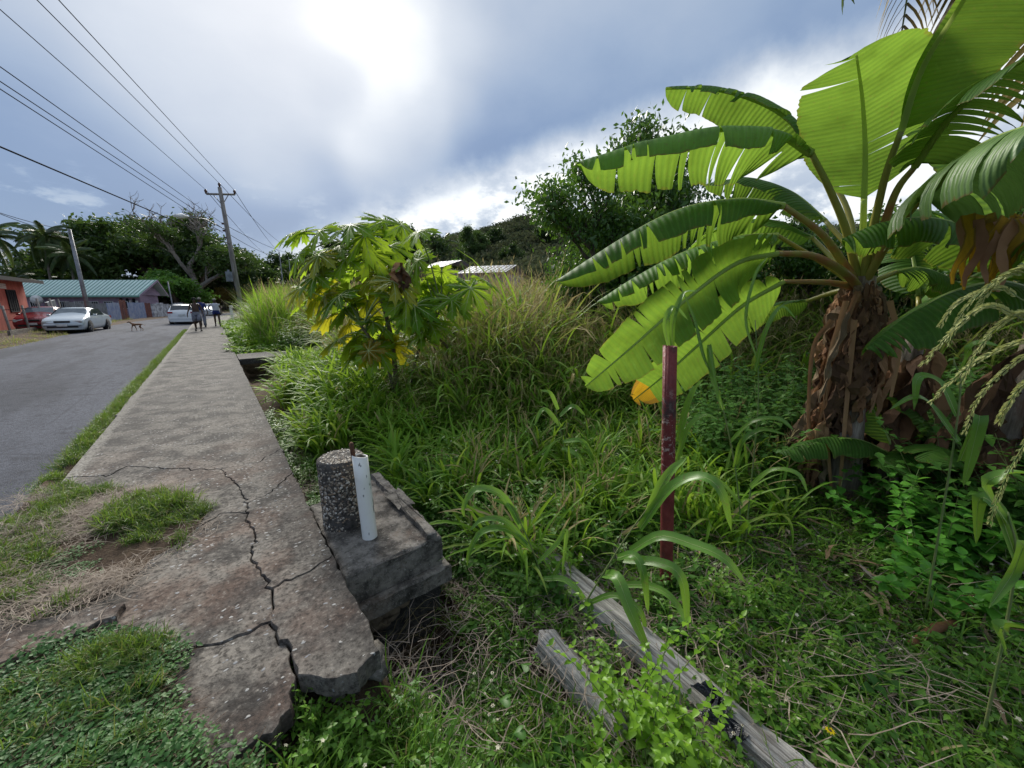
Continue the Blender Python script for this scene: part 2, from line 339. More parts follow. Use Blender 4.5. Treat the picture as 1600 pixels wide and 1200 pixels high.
M['tree'] = leafmat('tree_leaf', (.022, .050, .012), (.055, .105, .020), .28, tcol=(.16, .28, .025), rough=.5, tint='obj', nscale=.25, c3=(.075, .12, .03))
M['tree_bright'] = leafmat('tree_leaf_bright', (.045, .125, .018), (.075, .18, .025), .3, tcol=(.2, .38, .03), rough=.5, tint='obj', nscale=.4)
M['tree_near'] = leafmat('citrus_leaf', (.035, .09, .016), (.07, .16, .024), .32, tcol=(.22, .42, .03), rough=.35, spec=.5, tint='none', nscale=1.2, c3=(.11, .21, .03))
M['palmleaf'] = leafmat('palm_leaflet', (.035, .075, .022), (.075, .13, .035), .3, tcol=(.2, .3, .05), rough=.4, tint='obj', c3=(.13, .14, .06))
M['palmdry'] = leafmat('palm_leaflet_old', (.10, .075, .02), (.20, .15, .03), .3, tcol=(.5, .34, .05), rough=.5, tint='obj')
M['forest'] = leafmat('hill_foliage', (.045, .062, .034), (.105, .115, .062), .2, tcol=(.12, .18, .05), rough=.95, spec=.03, nscale=.05, c3=(.10, .095, .06))
M['red_wall'] = simple('red_render', (.50, .125, .085), (.38, .085, .06), .85, 2.2, bump=.3)
M['mauve'] = simple('mauve_render', (.36, .27, .34), (.27, .20, .26), .85, 1.5, bump=.2)
M['mint'] = simple('mint_metal_roof', (.74, .88, .81), (.66, .82, .74), .5, 1.2, metal=.15, bump=0)
M['mint_dark'] = simple('mint_rib', (.17, .36, .29), (.14, .30, .25), .45, 1.2, metal=.15, bump=0)
M['grey_roof'] = simple('galvanised_roof', (.50, .52, .54), (.34, .35, .37), .45, .8, metal=.3, bump=0)
M['white'] = simple('white_paint', (.74, .74, .72), (.55, .54, .50), .6, 4, bump=0)
M['stained_white'] = simple('stained_whitewash', (.56, .57, .60), (.20, .20, .22), .85, 2.6, bump=.2, det=8)
M['blue_sheet'] = simple('faded_blue_sheet', (.20, .25, .40), (.34, .37, .46), .6, 2.4, metal=.1, bump=.1, det=8)
M['rust_sheet'] = simple('rust_sheet', (.20, .075, .055), (.12, .05, .045), .8, 2.0, bump=.2)
M['grey_sheet'] = simple('galvanised_sheet', (.22, .24, .27), (.12, .13, .15), .5, 2.2, metal=.4, bump=.1)
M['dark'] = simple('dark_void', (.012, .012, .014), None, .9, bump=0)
M['black'] = simple('black_plastic', (.02, .02, .022), None, .4, bump=0)
M['glass'] = simple('dark_glass', (.03, .038, .045), (.045, .055, .06), .07, 3, bump=0, spec=.9)
M['glass_pale'] = simple('sky_lit_glass', (.16, .20, .22), (.10, .13, .15), .08, 3, bump=0, spec=1.0)
M['silver'] = paint('silver_paint', (.50, .56, .60), .25, metal=.25)
M['whitecar'] = paint('white_car_paint', (.80, .81, .82), .22)
M['maroon'] = paint('maroon_paint', (.22, .012, .018), .25)
M['tyre'] = simple('tyre_rubber', (.022, .022, .023), None, .85, bump=0)
M['rim'] = simple('wheel_rim', (.35, .36, .37), None, .3, metal=.8, bump=0)
M['lamp'] = simple('headlamp_lens', (.55, .57, .56), (.4, .4, .4), .1, bump=0, spec=.9)
M['taillamp'] = simple('red_lamp_lens', (.38, .01, .015), None, .15, bump=0, spec=.8)
M['chrome'] = simple('chrome', (.55, .56, .57), None, .15, metal=.9, bump=0)
M['plate'] = simple('number_plate', (.70, .70, .68), None, .4, bump=0)
M['pole'] = bark_mat('weathered_pole', (.17, .155, .14), (.34, .32, .295), sc=(1, 1, .1), s=9)
M['steelpole'] = simple('grey_steel_pole', (.26, .27, .28), (.17, .17, .18), .5, 4, metal=.4, bump=0)
M['wire'] = simple('cable', (.03, .032, .038), None, .95, bump=0, spec=.02)
M['porcelain'] = simple('insulator', (.10, .045, .03), None, .25, bump=0)
M['skin'] = simple('dark_skin', (.085, .042, .026), (.06, .03, .018), .5, 8, bump=0)
M['hair'] = simple('black_hair', (.012, .011, .010), None, .9, bump=0)
M['navy'] = simple('navy_cloth', (.022, .035, .16), (.015, .025, .11), .9, 8, bump=0)
M['greycloth'] = simple('grey_cloth', (.23, .23, .27), (.15, .15, .19), .9, 7, bump=0)
M['whitecloth'] = simple('pale_cloth', (.58, .57, .62), (.42, .42, .47), .9, 7, bump=0)
M['tan'] = simple('tan_cloth', (.33, .30, .24), None, .9, 7, bump=0)
M['dogfur'] = simple('tawny_fur', (.23, .12, .06), (.13, .065, .035), .9, 9, bump=0)
M['shoe'] = simple('dark_shoe', (.02, .02, .022), None, .7, bump=0)
M['plastic_bag'] = simple('black_bag_film', (.022, .022, .026), (.05, .05, .06), .22, 18, bump=.8, spec=.7)
M['plastic_clear'] = simple('grimy_bottle_plastic', (.42, .50, .52), (.26, .32, .33), .25, 20, bump=.3)
M['redlabel'] = simple('red_label', (.50, .05, .04), None, .5, bump=0)
M['yellow'] = leafmat('yellow_petal', (.75, .55, .01), (.85, .65, .02), .3, tint='none', tcol=(.9, .7, .02))
M['cream'] = leafmat('pale_petal', (.65, .62, .50), (.75, .70, .50), .3, tint='none', tcol=(.8, .75, .5))
M['stone'] = simple('brown_stone', (.20, .15, .10), (.10, .075, .05), .9, 9, bump=.5)
M['hill'] = simple('hillside_earth', (.05, .06, .03), (.08, .085, .05), .95, .1, bump=0)
M['far_ground'] = simple('dry_verge', (.10, .12, .05), (.17, .14, .09), .95, 1.2, bump=.4)

# ------------------------------------------------------------------ mesh tools
class MB:
    def __init__(s): s.v = []; s.f = []; s.uv = []; s.mi = []
    def add(s, verts, faces, mi=0, uv=None):
        b = len(s.v); s.v.extend([tuple(p) for p in verts]); s.f.extend([tuple(i+b for i in f) for f in faces]); s.mi.extend([mi]*len(faces))
        s.uv.extend(uv if uv is not None else [(0, 0)]*len(verts))
    def box(s, c, size, rot=None, mi=0):
        x, y, z = [a/2 for a in size]; vs = [Vector((i, j, k)) for i in (-x, x) for j in (-y, y) for k in (-z, z)]
        if rot is not None: vs = [rot @ p for p in vs]
        s.add([p+Vector(c) for p in vs], [(0, 1, 3, 2), (4, 6, 7, 5), (0, 4, 5, 1), (2, 3, 7, 6), (0, 2, 6, 4), (1, 5, 7, 3)], mi)
    def tube(s, pts, rad, n=8, mi=0, cap=True, uvs=1):
        pts = [Vector(p) for p in pts]; N = len(pts)
        if isinstance(rad, (int, float)): rad = [rad]*N
        vs = []; uv = []; up = None; L = 0
        for i, p in enumerate(pts):
            t = (pts[min(i+1, N-1)]-pts[max(i-1, 0)])
            if t.length < 1e-9: t = Vector((0, 0, 1))
            t.normalize()
            if i: L += (p-pts[i-1]).length
            if up is None: up = t.orthogonal().normalized()
            up = (up-t*up.dot(t));  up = up.normalized() if up.length > 1e-6 else t.orthogonal().normalized()
            sd = t.cross(up)
            for k in range(n):
                a = 2*math.pi*k/n; vs.append(p+(up*math.cos(a)+sd*math.sin(a))*rad[i]); uv.append((k/n, L*uvs))
        fs = [(i*n+k, i*n+(k+1) % n, (i+1)*n+(k+1) % n, (i+1)*n+k) for i in range(N-1) for k in range(n)]
        if cap: fs.append(tuple(range(n-1, -1, -1))); fs.append(tuple((N-1)*n+k for k in range(n)))
        s.add(vs, fs, mi, uv)
    def ribbon(s, pts, w, up=(0, 0, 1), fold=.25, mi=0):
        """a grass blade or leaf strip, three vertices across"""
        N = len(pts); vs = []; uv = []
        for i in range(N):
            t = pts[min(i+1, N-1)]-pts[max(i-1, 0)]; sd = t.cross(Vector(up))
            sd = sd.normalized() if sd.length > 1e-6 else Vector((1, 0, 0)); nn = sd.cross(t).normalized()
            vs += [pts[i]-sd*w[i]+nn*w[i]*fold, pts[i], pts[i]+sd*w[i]+nn*w[i]*fold]; uv += [(-1, i/N), (0, i/N), (1, i/N)]
        fs = []
        for i in range(N-1):
            a = i*3; fs += [(a, a+1, a+4, a+3), (a+1, a+2, a+5, a+4)]
        s.add(vs, fs, mi, uv)
    def mesh(s, name, mats, smooth=True):
        me = bpy.data.meshes.new(name); me.from_pydata(s.v, [], s.f)
        for m in (mats if isinstance(mats, (list, tuple)) else [mats]): me.materials.append(m)
        n = len(me.loops)
        if any(u != (0, 0) for u in s.uv[:50]) and n:
            li = np.empty(n, np.int32); me.loops.foreach_get('vertex_index', li)
            me.uv_layers.new(name='UVMap').data.foreach_set('uv', np.array(s.uv, np.float32)[li].ravel())
        if any(s.mi): me.polygons.foreach_set('material_index', np.array(s.mi, np.int32))
        if smooth: me.polygons.foreach_set('use_smooth', np.ones(len(me.polygons), bool))
        me.update(); return me
    def obj(s, name, mats, parent=None, smooth=True): return link(name, s.mesh(name, mats, smooth), parent)
def link(name, me, parent=None, mat=None):
    o = bpy.data.objects.new(name, me); COL.objects.link(o)
    if parent is not None: o.parent = parent
    return o
def local(o, parent): o.parent = parent; o.matrix_parent_inverse = parent.matrix_world.inverted()
def empty(name, loc=(0, 0, 0), rz=0, parent=None):
    o = bpy.data.objects.new(name, None); o.empty_display_size = .1; COL.objects.link(o); o.location = loc; o.rotation_euler = (0, 0, rz)
    if parent is not None: o.parent = parent
    o.matrix_world = Matrix.Translation(Vector(loc)) @ Matrix.Rotation(rz, 4, 'Z') if parent is None else o.matrix_world
    return o
def tag(o, label=None, cat=None, group=None, kind=None):
    if label: o['label'] = label
    if cat: o['category'] = cat
    if group: o['group'] = group
    if kind: o['kind'] = kind
    return o
def copy_tree(o, parent=None, ch=None):
    c = o.copy(); COL.objects.link(c)
    if parent is not None: c.parent = parent
    for k in list(o.children): copy_tree(k, c)
    return c
def qmesh(name, V, F, mats, mi=None, uv=None, smooth=True):       # fast mesh from numpy quads
    me = bpy.data.meshes.new(name); nv, nf = len(V), len(F); k = F.shape[1]
    me.vertices.add(nv); me.vertices.foreach_set('co', V.astype(np.float32).ravel())
    me.loops.add(nf*k); me.loops.foreach_set('vertex_index', F.astype(np.int32).ravel())
    me.polygons.add(nf); me.polygons.foreach_set('loop_start', np.arange(0, nf*k, k, dtype=np.int32)); me.polygons.foreach_set('loop_total', np.full(nf, k, np.int32))
    for m in (mats if isinstance(mats, (list, tuple)) else [mats]): me.materials.append(m)
    if mi is not None: me.polygons.foreach_set('material_index', mi.astype(np.int32))
    if smooth: me.polygons.foreach_set('use_smooth', np.ones(nf, bool))
    if uv is not None: me.uv_layers.new(name='UVMap').data.foreach_set('uv', uv[F.ravel()].astype(np.float32).ravel())
    me.update(); me.validate(); return me
def vnoise(x, y, s, seed=0):
    r = np.random.default_rng(seed).random((64, 64)); x = np.asarray(x)/s; y = np.asarray(y)/s
    xi = np.floor(x).astype(int); yi = np.floor(y).astype(int); fx = x-xi; fy = y-yi; fx = fx*fx*(3-2*fx); fy = fy*fy*(3-2*fy)
    g = lambda a, b: r[a % 64, b % 64]
    return (g(xi, yi)*(1-fx)+g(xi+1, yi)*fx)*(1-fy)+(g(xi, yi+1)*(1-fx)+g(xi+1, yi+1)*fx)*fy
def sstep(x, a, b): t = np.clip((np.asarray(x, float)-a)/(b-a), 0, 1); return t*t*(3-2*t)
def poly_sd(x, y, poly):      # signed distance, positive inside
    x = np.asarray(x, float); y = np.asarray(y, float); d = np.full(x.shape, 1e9); ins = np.zeros(x.shape, bool); n = len(poly)
    for i in range(n):
        ax, ay = poly[i][0], poly[i][1]; bx, by = poly[(i+1) % n][0], poly[(i+1) % n][1]
        ex, ey = bx-ax, by-ay; t = np.clip(((x-ax)*ex+(y-ay)*ey)/(ex*ex+ey*ey+1e-12), 0, 1)
        d = np.minimum(d, np.hypot(x-ax-t*ex, y-ay-t*ey))
        c = ((ay > y) != (by > y)) & (x < (bx-ax)*(y-ay)/(by-ay+1e-12)+ax); ins ^= c
    return np.where(ins, d, -d)
W2 = lambda pts, z=0: [(G(u, v, z).x, G(u, v, z).y) for u, v in pts]

# ------------------------------------------------------------------ terrain
XE = .42; XL = -1.27
SOIL = [(-1.75, 5.6), (-1.30, 5.3), (-1.12, 4.75), (-.70, 4.35)] + W2([(262, 758), (335, 792), (322, 830), (250, 872), (228, 912), (190, 952), (120, 966), (0, 985)]) + [(-1.8, 2.75)]
COVER = W2([(0, 1048), (90, 1002), (185, 975), (262, 1012), (282, 1060), (340, 1105), (385, 1150), (380, 1260), (300, 1500)]) + [(-3, .3), (-3, 2.4), (-1.6, 2.6)]
STRIP = [(-1.9, 2.7), (-1.9, 2.45)]
# the road bends to the right far up
RC = [(-10, -3.88), (30, -3.86), (45, -3.35), (58, -1.7), (72, 2.0), (86, 8.5), (100, 19), (112, 34)]
def road_x(y): return np.interp(y, [a for a, b in RC], [b for a, b in RC])
def gh(x, y):
    x = np.asarray(x, float); y = np.asarray(y, float); r = np.hypot(x, y)
    n = (vnoise(x, y, .8, 1)-.5)*.10+(vnoise(x, y, .25, 2)-.5)*.045
    z = np.full(x.shape, -.16)
    right = sstep(x, .40, .62)
    slope = -.47+.045*np.clip(x-1.3, 0, 9)+.035*np.clip(r-6, 0, 14)
    ditch = -.62+.0*x; zr = ditch+(slope-ditch)*sstep(x, .95, 1.5)+n
    hole = np.exp(-(((x-.75)/.28)**2+((y-1.98)/.42)**2)); zr -= .42*hole
    far = sstep(y, 14.3, 15.5)*sstep(x, 6, 1.5); zr = zr*(1-far)+(-.08+n*.5)*far
    z = z*(1-right)+zr*right
    sfront = sstep(y, 1.72, 1.35)*sstep(x, -.15, .25)*(1-right); z = z*(1-sfront)+(-.30+n)*sfront
    so_ = sstep(poly_sd(x, y, SOIL)+(vnoise(x, y, .3, 3)-.5)*.20, -.06, .10)
    co_ = sstep(poly_sd(x, y, COVER)+(vnoise(x, y, .3, 4)-.5)*.16, -.05, .09)
    m = np.clip(so_+co_, 0, 1)*(1-right)
    z = z*(1-m)+(.018+np.clip(n*.35, -.015, .03)+(vnoise(x, y, .10, 7)-.5)*.012)*m
    lv = sstep(x-(road_x(y)-2.48), 0, -1.0); z = z*(1-lv)+(-.10+n*.4+.02*np.clip(-x-6.4, 0, 10))*lv
    vr = sstep(x, -1.30, -1.34)*sstep(x, -1.62, -1.5); z = np.where((vr > 0), np.maximum(z, -.155+.10*vr*(1-m)+n*.3), z)
    under = sstep(np.abs(x-road_x(y)), 2.50, 2.35); z = z*(1-under)+(-.20)*under
    return z
def gz(x, y): return float(gh(np.array([x]), np.array([y]))[0])

def grid_mesh(name, xs, ys, mat, fn):
    X, Y = np.meshgrid(xs, ys); Z = fn(X, Y); V = np.stack([X.ravel(), Y.ravel(), Z.ravel()], 1)
    nx, ny = len(xs), len(ys); i = np.arange(nx-1)[None, :]+np.arange(ny-1)[:, None]*nx; i = i.ravel()
    F = np.stack([i, i+1, i+1+nx, i+nx], 1); return qmesh(name, V, F, mat)
xs = np.concatenate([[-900, -400, -150, -80, -50, -35, -25, -18], np.arange(-14, -3, .5), np.arange(-3, 4, .045), np.arange(4, 12, .2), [13, 14, 16, 18, 21, 25, 30, 38, 50, 70, 110, 180, 300, 500, 900]])
ys = np.concatenate([[-900, -400, -150, -60, -30, -15, -8, -5, -3.5], np.arange(-2.5, 6, .05), np.arange(6, 20, .15), np.arange(20, 60, 1), np.arange(60, 130, 4), [150, 200, 300, 500, 900]])
def far_fade(X, Y): return gh(X, Y)*sstep(np.hypot(X, Y), 130, 100)+(-.1)*sstep(np.hypot(X, Y), 100, 130)
tag(link('ground', grid_mesh('ground', xs, ys, M['soil'], far_fade)), 'brown earth of the overgrown plot and verges beside the road', kind='structure')

def road_strip(name, off0, off1, z, y0, y1, dy, mat, nx=6, wob=.05):
    ysr = np.arange(y0, y1, dy); V = []; n = nx+1
    for y in ysr:
        c = float(road_x(y))
        for k in range(n):
            f = k/nx; x = c+off0+(off1-off0)*f
            if k == 0: x += (float(vnoise(x, y, .7, 11))-.5)*wob*2
            if k == nx: x += (float(vnoise(x, y, .5, 12))-.5)*wob*2
            V.append((x, y, z+.035*(1-(2*f-1)**2)))
    F = [(j*n+k, j*n+k+1, (j+1)*n+k+1, (j+1)*n+k) for j in range(len(ysr)-1) for k in range(nx)]
    return link(name, qmesh(name, np.array(V), np.array(F), mat))
tag(road_strip('road', -2.5, 2.5, -.125, -12, 112, .5, M['asphalt']), 'grey worn asphalt road running away and bending right', kind='structure')

# ------------------------------------------------------------------ footway slabs
walk = tag(empty('sidewalk'), 'cracked concrete sidewalk between the road verge and the overgrown plot', kind='structure')
def wiggle(pts, amp=.012, step=.045, seed=0):
    rg = np.random.default_rng(seed); out = []
    for i in range(len(pts)-1):
        a = np.array(pts[i]); b = np.array(pts[i+1]); L = np.linalg.norm(b-a); n = max(1, int(L/step)); t = (b-a)/max(L, 1e-6); p = np.array([-t[1], t[0]])
        for k in range(n):
            q = a+(b-a)*k/n
            if k: q = q+p*rg.normal(0, amp)+t*rg.normal(0, amp*.4)
            out.append(tuple(q))
    out.append(tuple(pts[-1])); return out
def slab(poly, z=0, th=.15, gap=.006, tilt=(0, 0), sp=.07, seed=0, name='slab', mat=None, parent=walk, rough=.005):
    rg = np.random.default_rng(seed)
    P_ = np.array(poly); area = np.sum(P_[:, 0]*np.roll(P_[:, 1], -1)-P_[:, 1]*np.roll(P_[:, 0], -1))
    if area < 0: P_ = P_[::-1]
    t = np.roll(P_, -1, 0)-np.roll(P_, 1, 0); t /= np.linalg.norm(t, axis=1)[:, None]+1e-9
    nrm = np.stack([-t[:, 1], t[:, 0]], 1); gaps = gap*(-.1+1.5*vnoise(P_[:, 0]*1., P_[:, 1], .11, 66)+.5*rg.random(len(P_)))[:, None]
    B = P_+nrm*gaps; I = P_+nrm*(gaps+.004)           # outer rim, worn arris inside
    mn, mx_ = I.min(0), I.max(0); gx, gy = np.meshgrid(np.arange(mn[0], mx_[0], sp), np.arange(mn[1], mx_[1], sp))
    gx = gx.ravel()+rg.normal(0, sp*.2, gx.size); gy = gy.ravel()+rg.normal(0, sp*.2, gy.size)
    keep = poly_sd(gx, gy, I) > sp*.35; pts = [Vector(p) for p in I]+[Vector((a, b)) for a, b in zip(gx[keep], gy[keep])]
    n = len(I); res = MG.delaunay_2d_cdt(pts, [], [list(range(n))], 1, 1e-5)
    vo, fo, orig = res[0], res[2], res[3]
    c = P_.mean(0)
    def zt(x, y): return z+tilt[0]*(x-c[0])+tilt[1]*(y-c[1])+(float(vnoise(x, y, .5, 21))-.5)*rough*2+(float(vnoise(x, y, .09, 22))-.5)*rough
    verts = [(p[0], p[1], zt(p[0], p[1])) for p in vo]; faces = [tuple(f) for f in fo]
    inv = {}
    for k, og in enumerate(orig):
        for j in og: inv[j] = k
    b0 = len(verts); verts += [(p[0], p[1], zt(p[0], p[1])-.004-.004*rg.random()) for p in B]; b1 = len(verts); verts += [(p[0]+rg.normal(0, .003), p[1]+rg.normal(0, .003), z-th) for p in B]
    for i in range(n):
        j = (i+1) % n
        if i in inv and j in inv: faces.append((inv[j], inv[i], b0+i, b0+j))
        faces.append((b0+j, b0+i, b1+i, b1+j))
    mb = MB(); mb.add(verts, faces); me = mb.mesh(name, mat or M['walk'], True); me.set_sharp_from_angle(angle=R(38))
    o = link(name, me, parent); return o
def w(u, v): g = G(u, v, 0); return (g.x, g.y)
A = [w(345, 733), w(370, 757), w(387, 785), w(383, 800), w(400, 840), w(392, 872), w(415, 905), w(425, 920), w(427, 952), w(430, 990), w(455, 1015), w(462, 1060)]
Aw = [wiggle(A[i:i+2], .009, .03, i) for i in range(len(A)-1)]
def Aseg(i, j):
    o = []
    for k in range(i, j): o += Aw[k][:-1]
    return o+[A[j]]
J0 = (XL, 5.12); J = wiggle([J0, w(165, 745), w(200, 728), w(268, 732), w(345, 733)], .014, .05, 31); J2 = wiggle([w(345, 733), (.15, 4.42), (XE, 4.72)], .010, .05, 32)
C = wiggle([w(387, 785), w(425, 768), (XE, 3.98)], .008, .04, 33)
Dk = wiggle([w(425, 920), w(455, 908), w(485, 893), (XE, 2.42)], .010, .03, 34)
E_ = wiggle([w(428, 968), w(370, 992), w(325, 1006), w(285, 1018), (-.9, 1.95), (XL, 2.1)], .010, .04, 35)
F_ = wiggle([w(383, 800), w(345, 800), w(310, 822), w(270, 862), (-.75, 3.2), (XL, 3.4)], .010, .05, 36)
redge = lambda y0, y1, s: wiggle([(XE, y0), (XE, y1)], .006, .05, s)
BOT = wiggle([(XE-.005, 1.53), w(560, 1060), w(520, 1070), w(490, 1064), w(462, 1060)], .005, .02, 40)
slab(Aseg(0, 2)+C[1:]+redge(3.98, 4.72, 1)[1:]+J2[::-1][1:-1], 0, tilt=(.004, 0), seed=1, gap=.002)
slab(Aseg(2, 7)+Dk[1:]+redge(2.42, 3.98, 2)[1:]+C[::-1][1:-1], .002, tilt=(-.006, .0), seed=2, gap=.0038)
EA = 8
slab(Aseg(7, 11)[:-1]+BOT[::-1]+redge(1.53, 2.42, 3)[1:]+Dk[::-1][1:-1], .012, tilt=(.02, -.02), seed=3, gap=.0065, th=.09)
slab(J+Aseg(0, 3)[1:]+F_[1:], -.004, tilt=(.002, .002), seed=4, gap=.002)
slab(F_[::-1]+Aseg(3, 8)[1:]+[w(428, 968)]+E_[1:], -.004, tilt=(-.004, 0), seed=5, gap=.0038)
BOTL = wiggle([w(462, 1060), w(455, 1100), w(425, 1140), w(372, 1172), (-.35, 1.42), (XL, 1.5)], .012, .03, 41)
slab(E_[::-1][:-1]+[w(428, 968)]+Aseg(8, 11)[1:]+BOTL[1:], -.012, tilt=(-.006, .01), seed=6, gap=.005, th=.10)
yj = [4.72, 7.6, 10.6, 13.6, 16.6, 19.6, 22.6, 25.6, 28.6, 31.6, 34.6, 37.2]
for i in range(len(yj)-1):
    rgx = lambda y: (float(vnoise(0, y, 1.3, 50))-.5)*.03
    if i == 0: poly = J[:-1]+J2+[(XE, 7.6), (XL+.02, 7.6)]
    else: poly = wiggle([(XL+rgx(yj[i]), yj[i]), (XE, yj[i])], .003, .15, 60+i)+wiggle([(XE, yj[i]), (XE, yj[i+1])], .004, .2, 80+i)[1:]+wiggle([(XE, yj[i+1]), (XL+rgx(yj[i+1]), yj[i+1])], .003, .15, 61+i)[1:]+wiggle([(XL+rgx(yj[i+1]), yj[i+1]), (XL+rgx(yj[i]), yj[i])], .006, .2, 99+i)[1:-1]
    slab(poly, -.002*(i % 3), sp=.09 if i < 3 else .3, seed=10+i, gap=.0025, tilt=(0, .002*((-1)**i)), rough=.004)
fy = 37.2
while fy < 100:
    c0 = float(road_x(fy))+2.6; c1 = float(road_x(fy+3))+2.6
    if fy < 46: c0 = max(c0, XL+(fy-37.2)*.1); c1 = max(c1, XL+(fy+3-37.2)*.1)
    slab([(c0, fy), (c0+1.69, fy), (c1+1.69, fy+3), (c1, fy+3)], 0, sp=1, seed=int(fy), gap=.01, rough=0); fy += 3

# cross slab over the drain
tag(slab(wiggle([(XE+.01, 13.2), (2.6, 13.5), (2.65, 14.9), (XE+.01, 14.6)], .01, .2, 5)+[], .0, th=.16, sp=.2, seed=77, name='drain_slab', parent=None), 'flat concrete slab bridging the drain beside the sidewalk further up', 'slab')
# slumped strip of old paving in the verge
tag(slab(wiggle([w(-120, 1075), w(-60, 1010), w(60, 978), w(150, 955), w(200, 950), w(185, 972), w(90, 1012), w(-20, 1056)], .012, .05, 9), .034, th=.1, seed=78, name='paving_strip', parent=None), 'slumped strip of old paving showing through the weeds at left', 'paving')

# ------------------------------------------------------------------ culvert block with bollard and pipe
bt = [G(490, 800, -.03), G(541, 898, -.03), G(690, 838, -.03), G(596, 742, -.03)]
bt[0] = Vector((XE+.012, 3.25, -.03)); bt[1] = Vector((XE+.012, 2.20, -.03))
blk = tag(empty('culvert_block', ((bt[0]+bt[2])/2).to_tuple()[:2]+(-.3,)), 'stained concrete culvert block with a stepped lower ledge beside the sidewalk', 'concrete block')
def prism(poly, z0, z1, name, mat, parent, sub=.05, seed=0, amp=.006, bev=.02):
    rg = np.random.default_rng(seed); mb = MB(); P_ = wiggle([tuple(p) for p in poly]+[tuple(poly[0])], amp*.4, sub, seed)[:-1]; n = len(P_); cx = sum(p[0] for p in P_)/n; cy = sum(p[1] for p in P_)/n
    rings = []; nz = max(2, int((z1-z0)/sub))
    for k in range(nz+1):
        z = z0+(z1-z0-bev*.6)*k/nz; rings.append([(p[0]+rg.normal(0, amp*.5), p[1]+rg.normal(0, amp*.5), z+(rg.normal(0, amp*.4) if 0 < k < nz else 0)) for p in P_])
    def ins(d, z): return [(cx+(p[0]-cx)*(1-d/max(.1, math.hypot(p[0]-cx, p[1]-cy))), cy+(p[1]-cy)*(1-d/max(.1, math.hypot(p[0]-cx, p[1]-cy))), z+rg.normal(0, amp*.4)) for p in P_]
    for d in (bev*.5, bev, .06, .12, .2, .3): rings.append(ins(d, z1 if d >= bev else z1-bev*.2))
    vs = [q for r in rings for q in r]; fs = [(k*n+i, k*n+(i+1) % n, (k+1)*n+(i+1) % n, (k+1)*n+i) for k in range(len(rings)-1) for i in range(n)]
    vs.append((cx, cy, z1)); fs += [((len(rings)-1)*n+i, (len(rings)-1)*n+(i+1) % n, len(vs)-1) for i in range(n)]
    mb.add(vs, fs); o = mb.obj(name, mat); o.data.set_sharp_from_angle(angle=R(32)); o.parent = parent; o.matrix_parent_inverse = parent.matrix_world.inverted() if parent else Matrix(); return o
XY = lambda L: [(p.x, p.y) for p in L]
prism(XY(bt), -.24, -.03, 'block_top', M['block'], blk, seed=3)
f1, f2 = bt[1], bt[2]; dv = (f2-f1).normalized(); nv = Vector((dv.y, -dv.x, 0))
if nv.dot(Vector((0, -1, 0))) < 0: nv = -nv
led = [f1+nv*.055, f2+nv*.055+dv*.04, bt[3]+dv*.05, bt[0]]
prism(XY(led), -.36, -.243, 'ledge', M['block'], blk, seed=4, bev=.012)
pier = [f1+dv*.18-nv*.12, f2-dv*.02-nv*.02, bt[3], bt[0]+dv*.2]
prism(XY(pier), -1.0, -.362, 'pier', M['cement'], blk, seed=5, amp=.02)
rim_a, rim_b = bt[2]+Vector((-.03, .02, 0)), bt[3]+Vector((-.03, 0, 0)); rd = (rim_b-rim_a); rn = Vector((-rd.y, rd.x, 0)).normalized()*.07
if rn.x > 0: rn = -rn
prism(XY([rim_a, rim_a+rn, rim_b+rn, rim_b]), -.035, .015, 'raised_rim', M['block'], blk, seed=8, bev=.02, amp=.008)
sbm = MB(); rg = np.random.default_rng(4)
def rock(mb, c, r, seed, mi=0, sq=(1, 1, 1)):
    rg = np.random.default_rng(seed); vs = []; n, m = 8, 5
    for i in range(m+1):
        th = math.pi*i/m
        for k in range(n):
            a = 2*math.pi*k/n; q = r*(1+rg.normal(0, .13)); vs.append((c[0]+q*math.sin(th)*math.cos(a)*sq[0], c[1]+q*math.sin(th)*math.sin(a)*sq[1], c[2]+q*math.cos(th)*sq[2]))
    mb.add(vs, [(i*n+k, i*n+(k+1) % n, (i+1)*n+(k+1) % n, (i+1)*n+k) for i in range(m) for k in range(n)], mi)
for k in range(9):
    c = f1+dv*(.10+.06*(k % 5))-nv*(.03+.03*(k//5)); mb = MB(); rock(mb, (0, 0, 0), .045, k, sq=(1.3, 1, .8)); o = mb.obj('stone', M['stone']); o.location = (c.x, c.y, -.42-.09*(k//5)-.02*(k % 2)); local(o, blk)

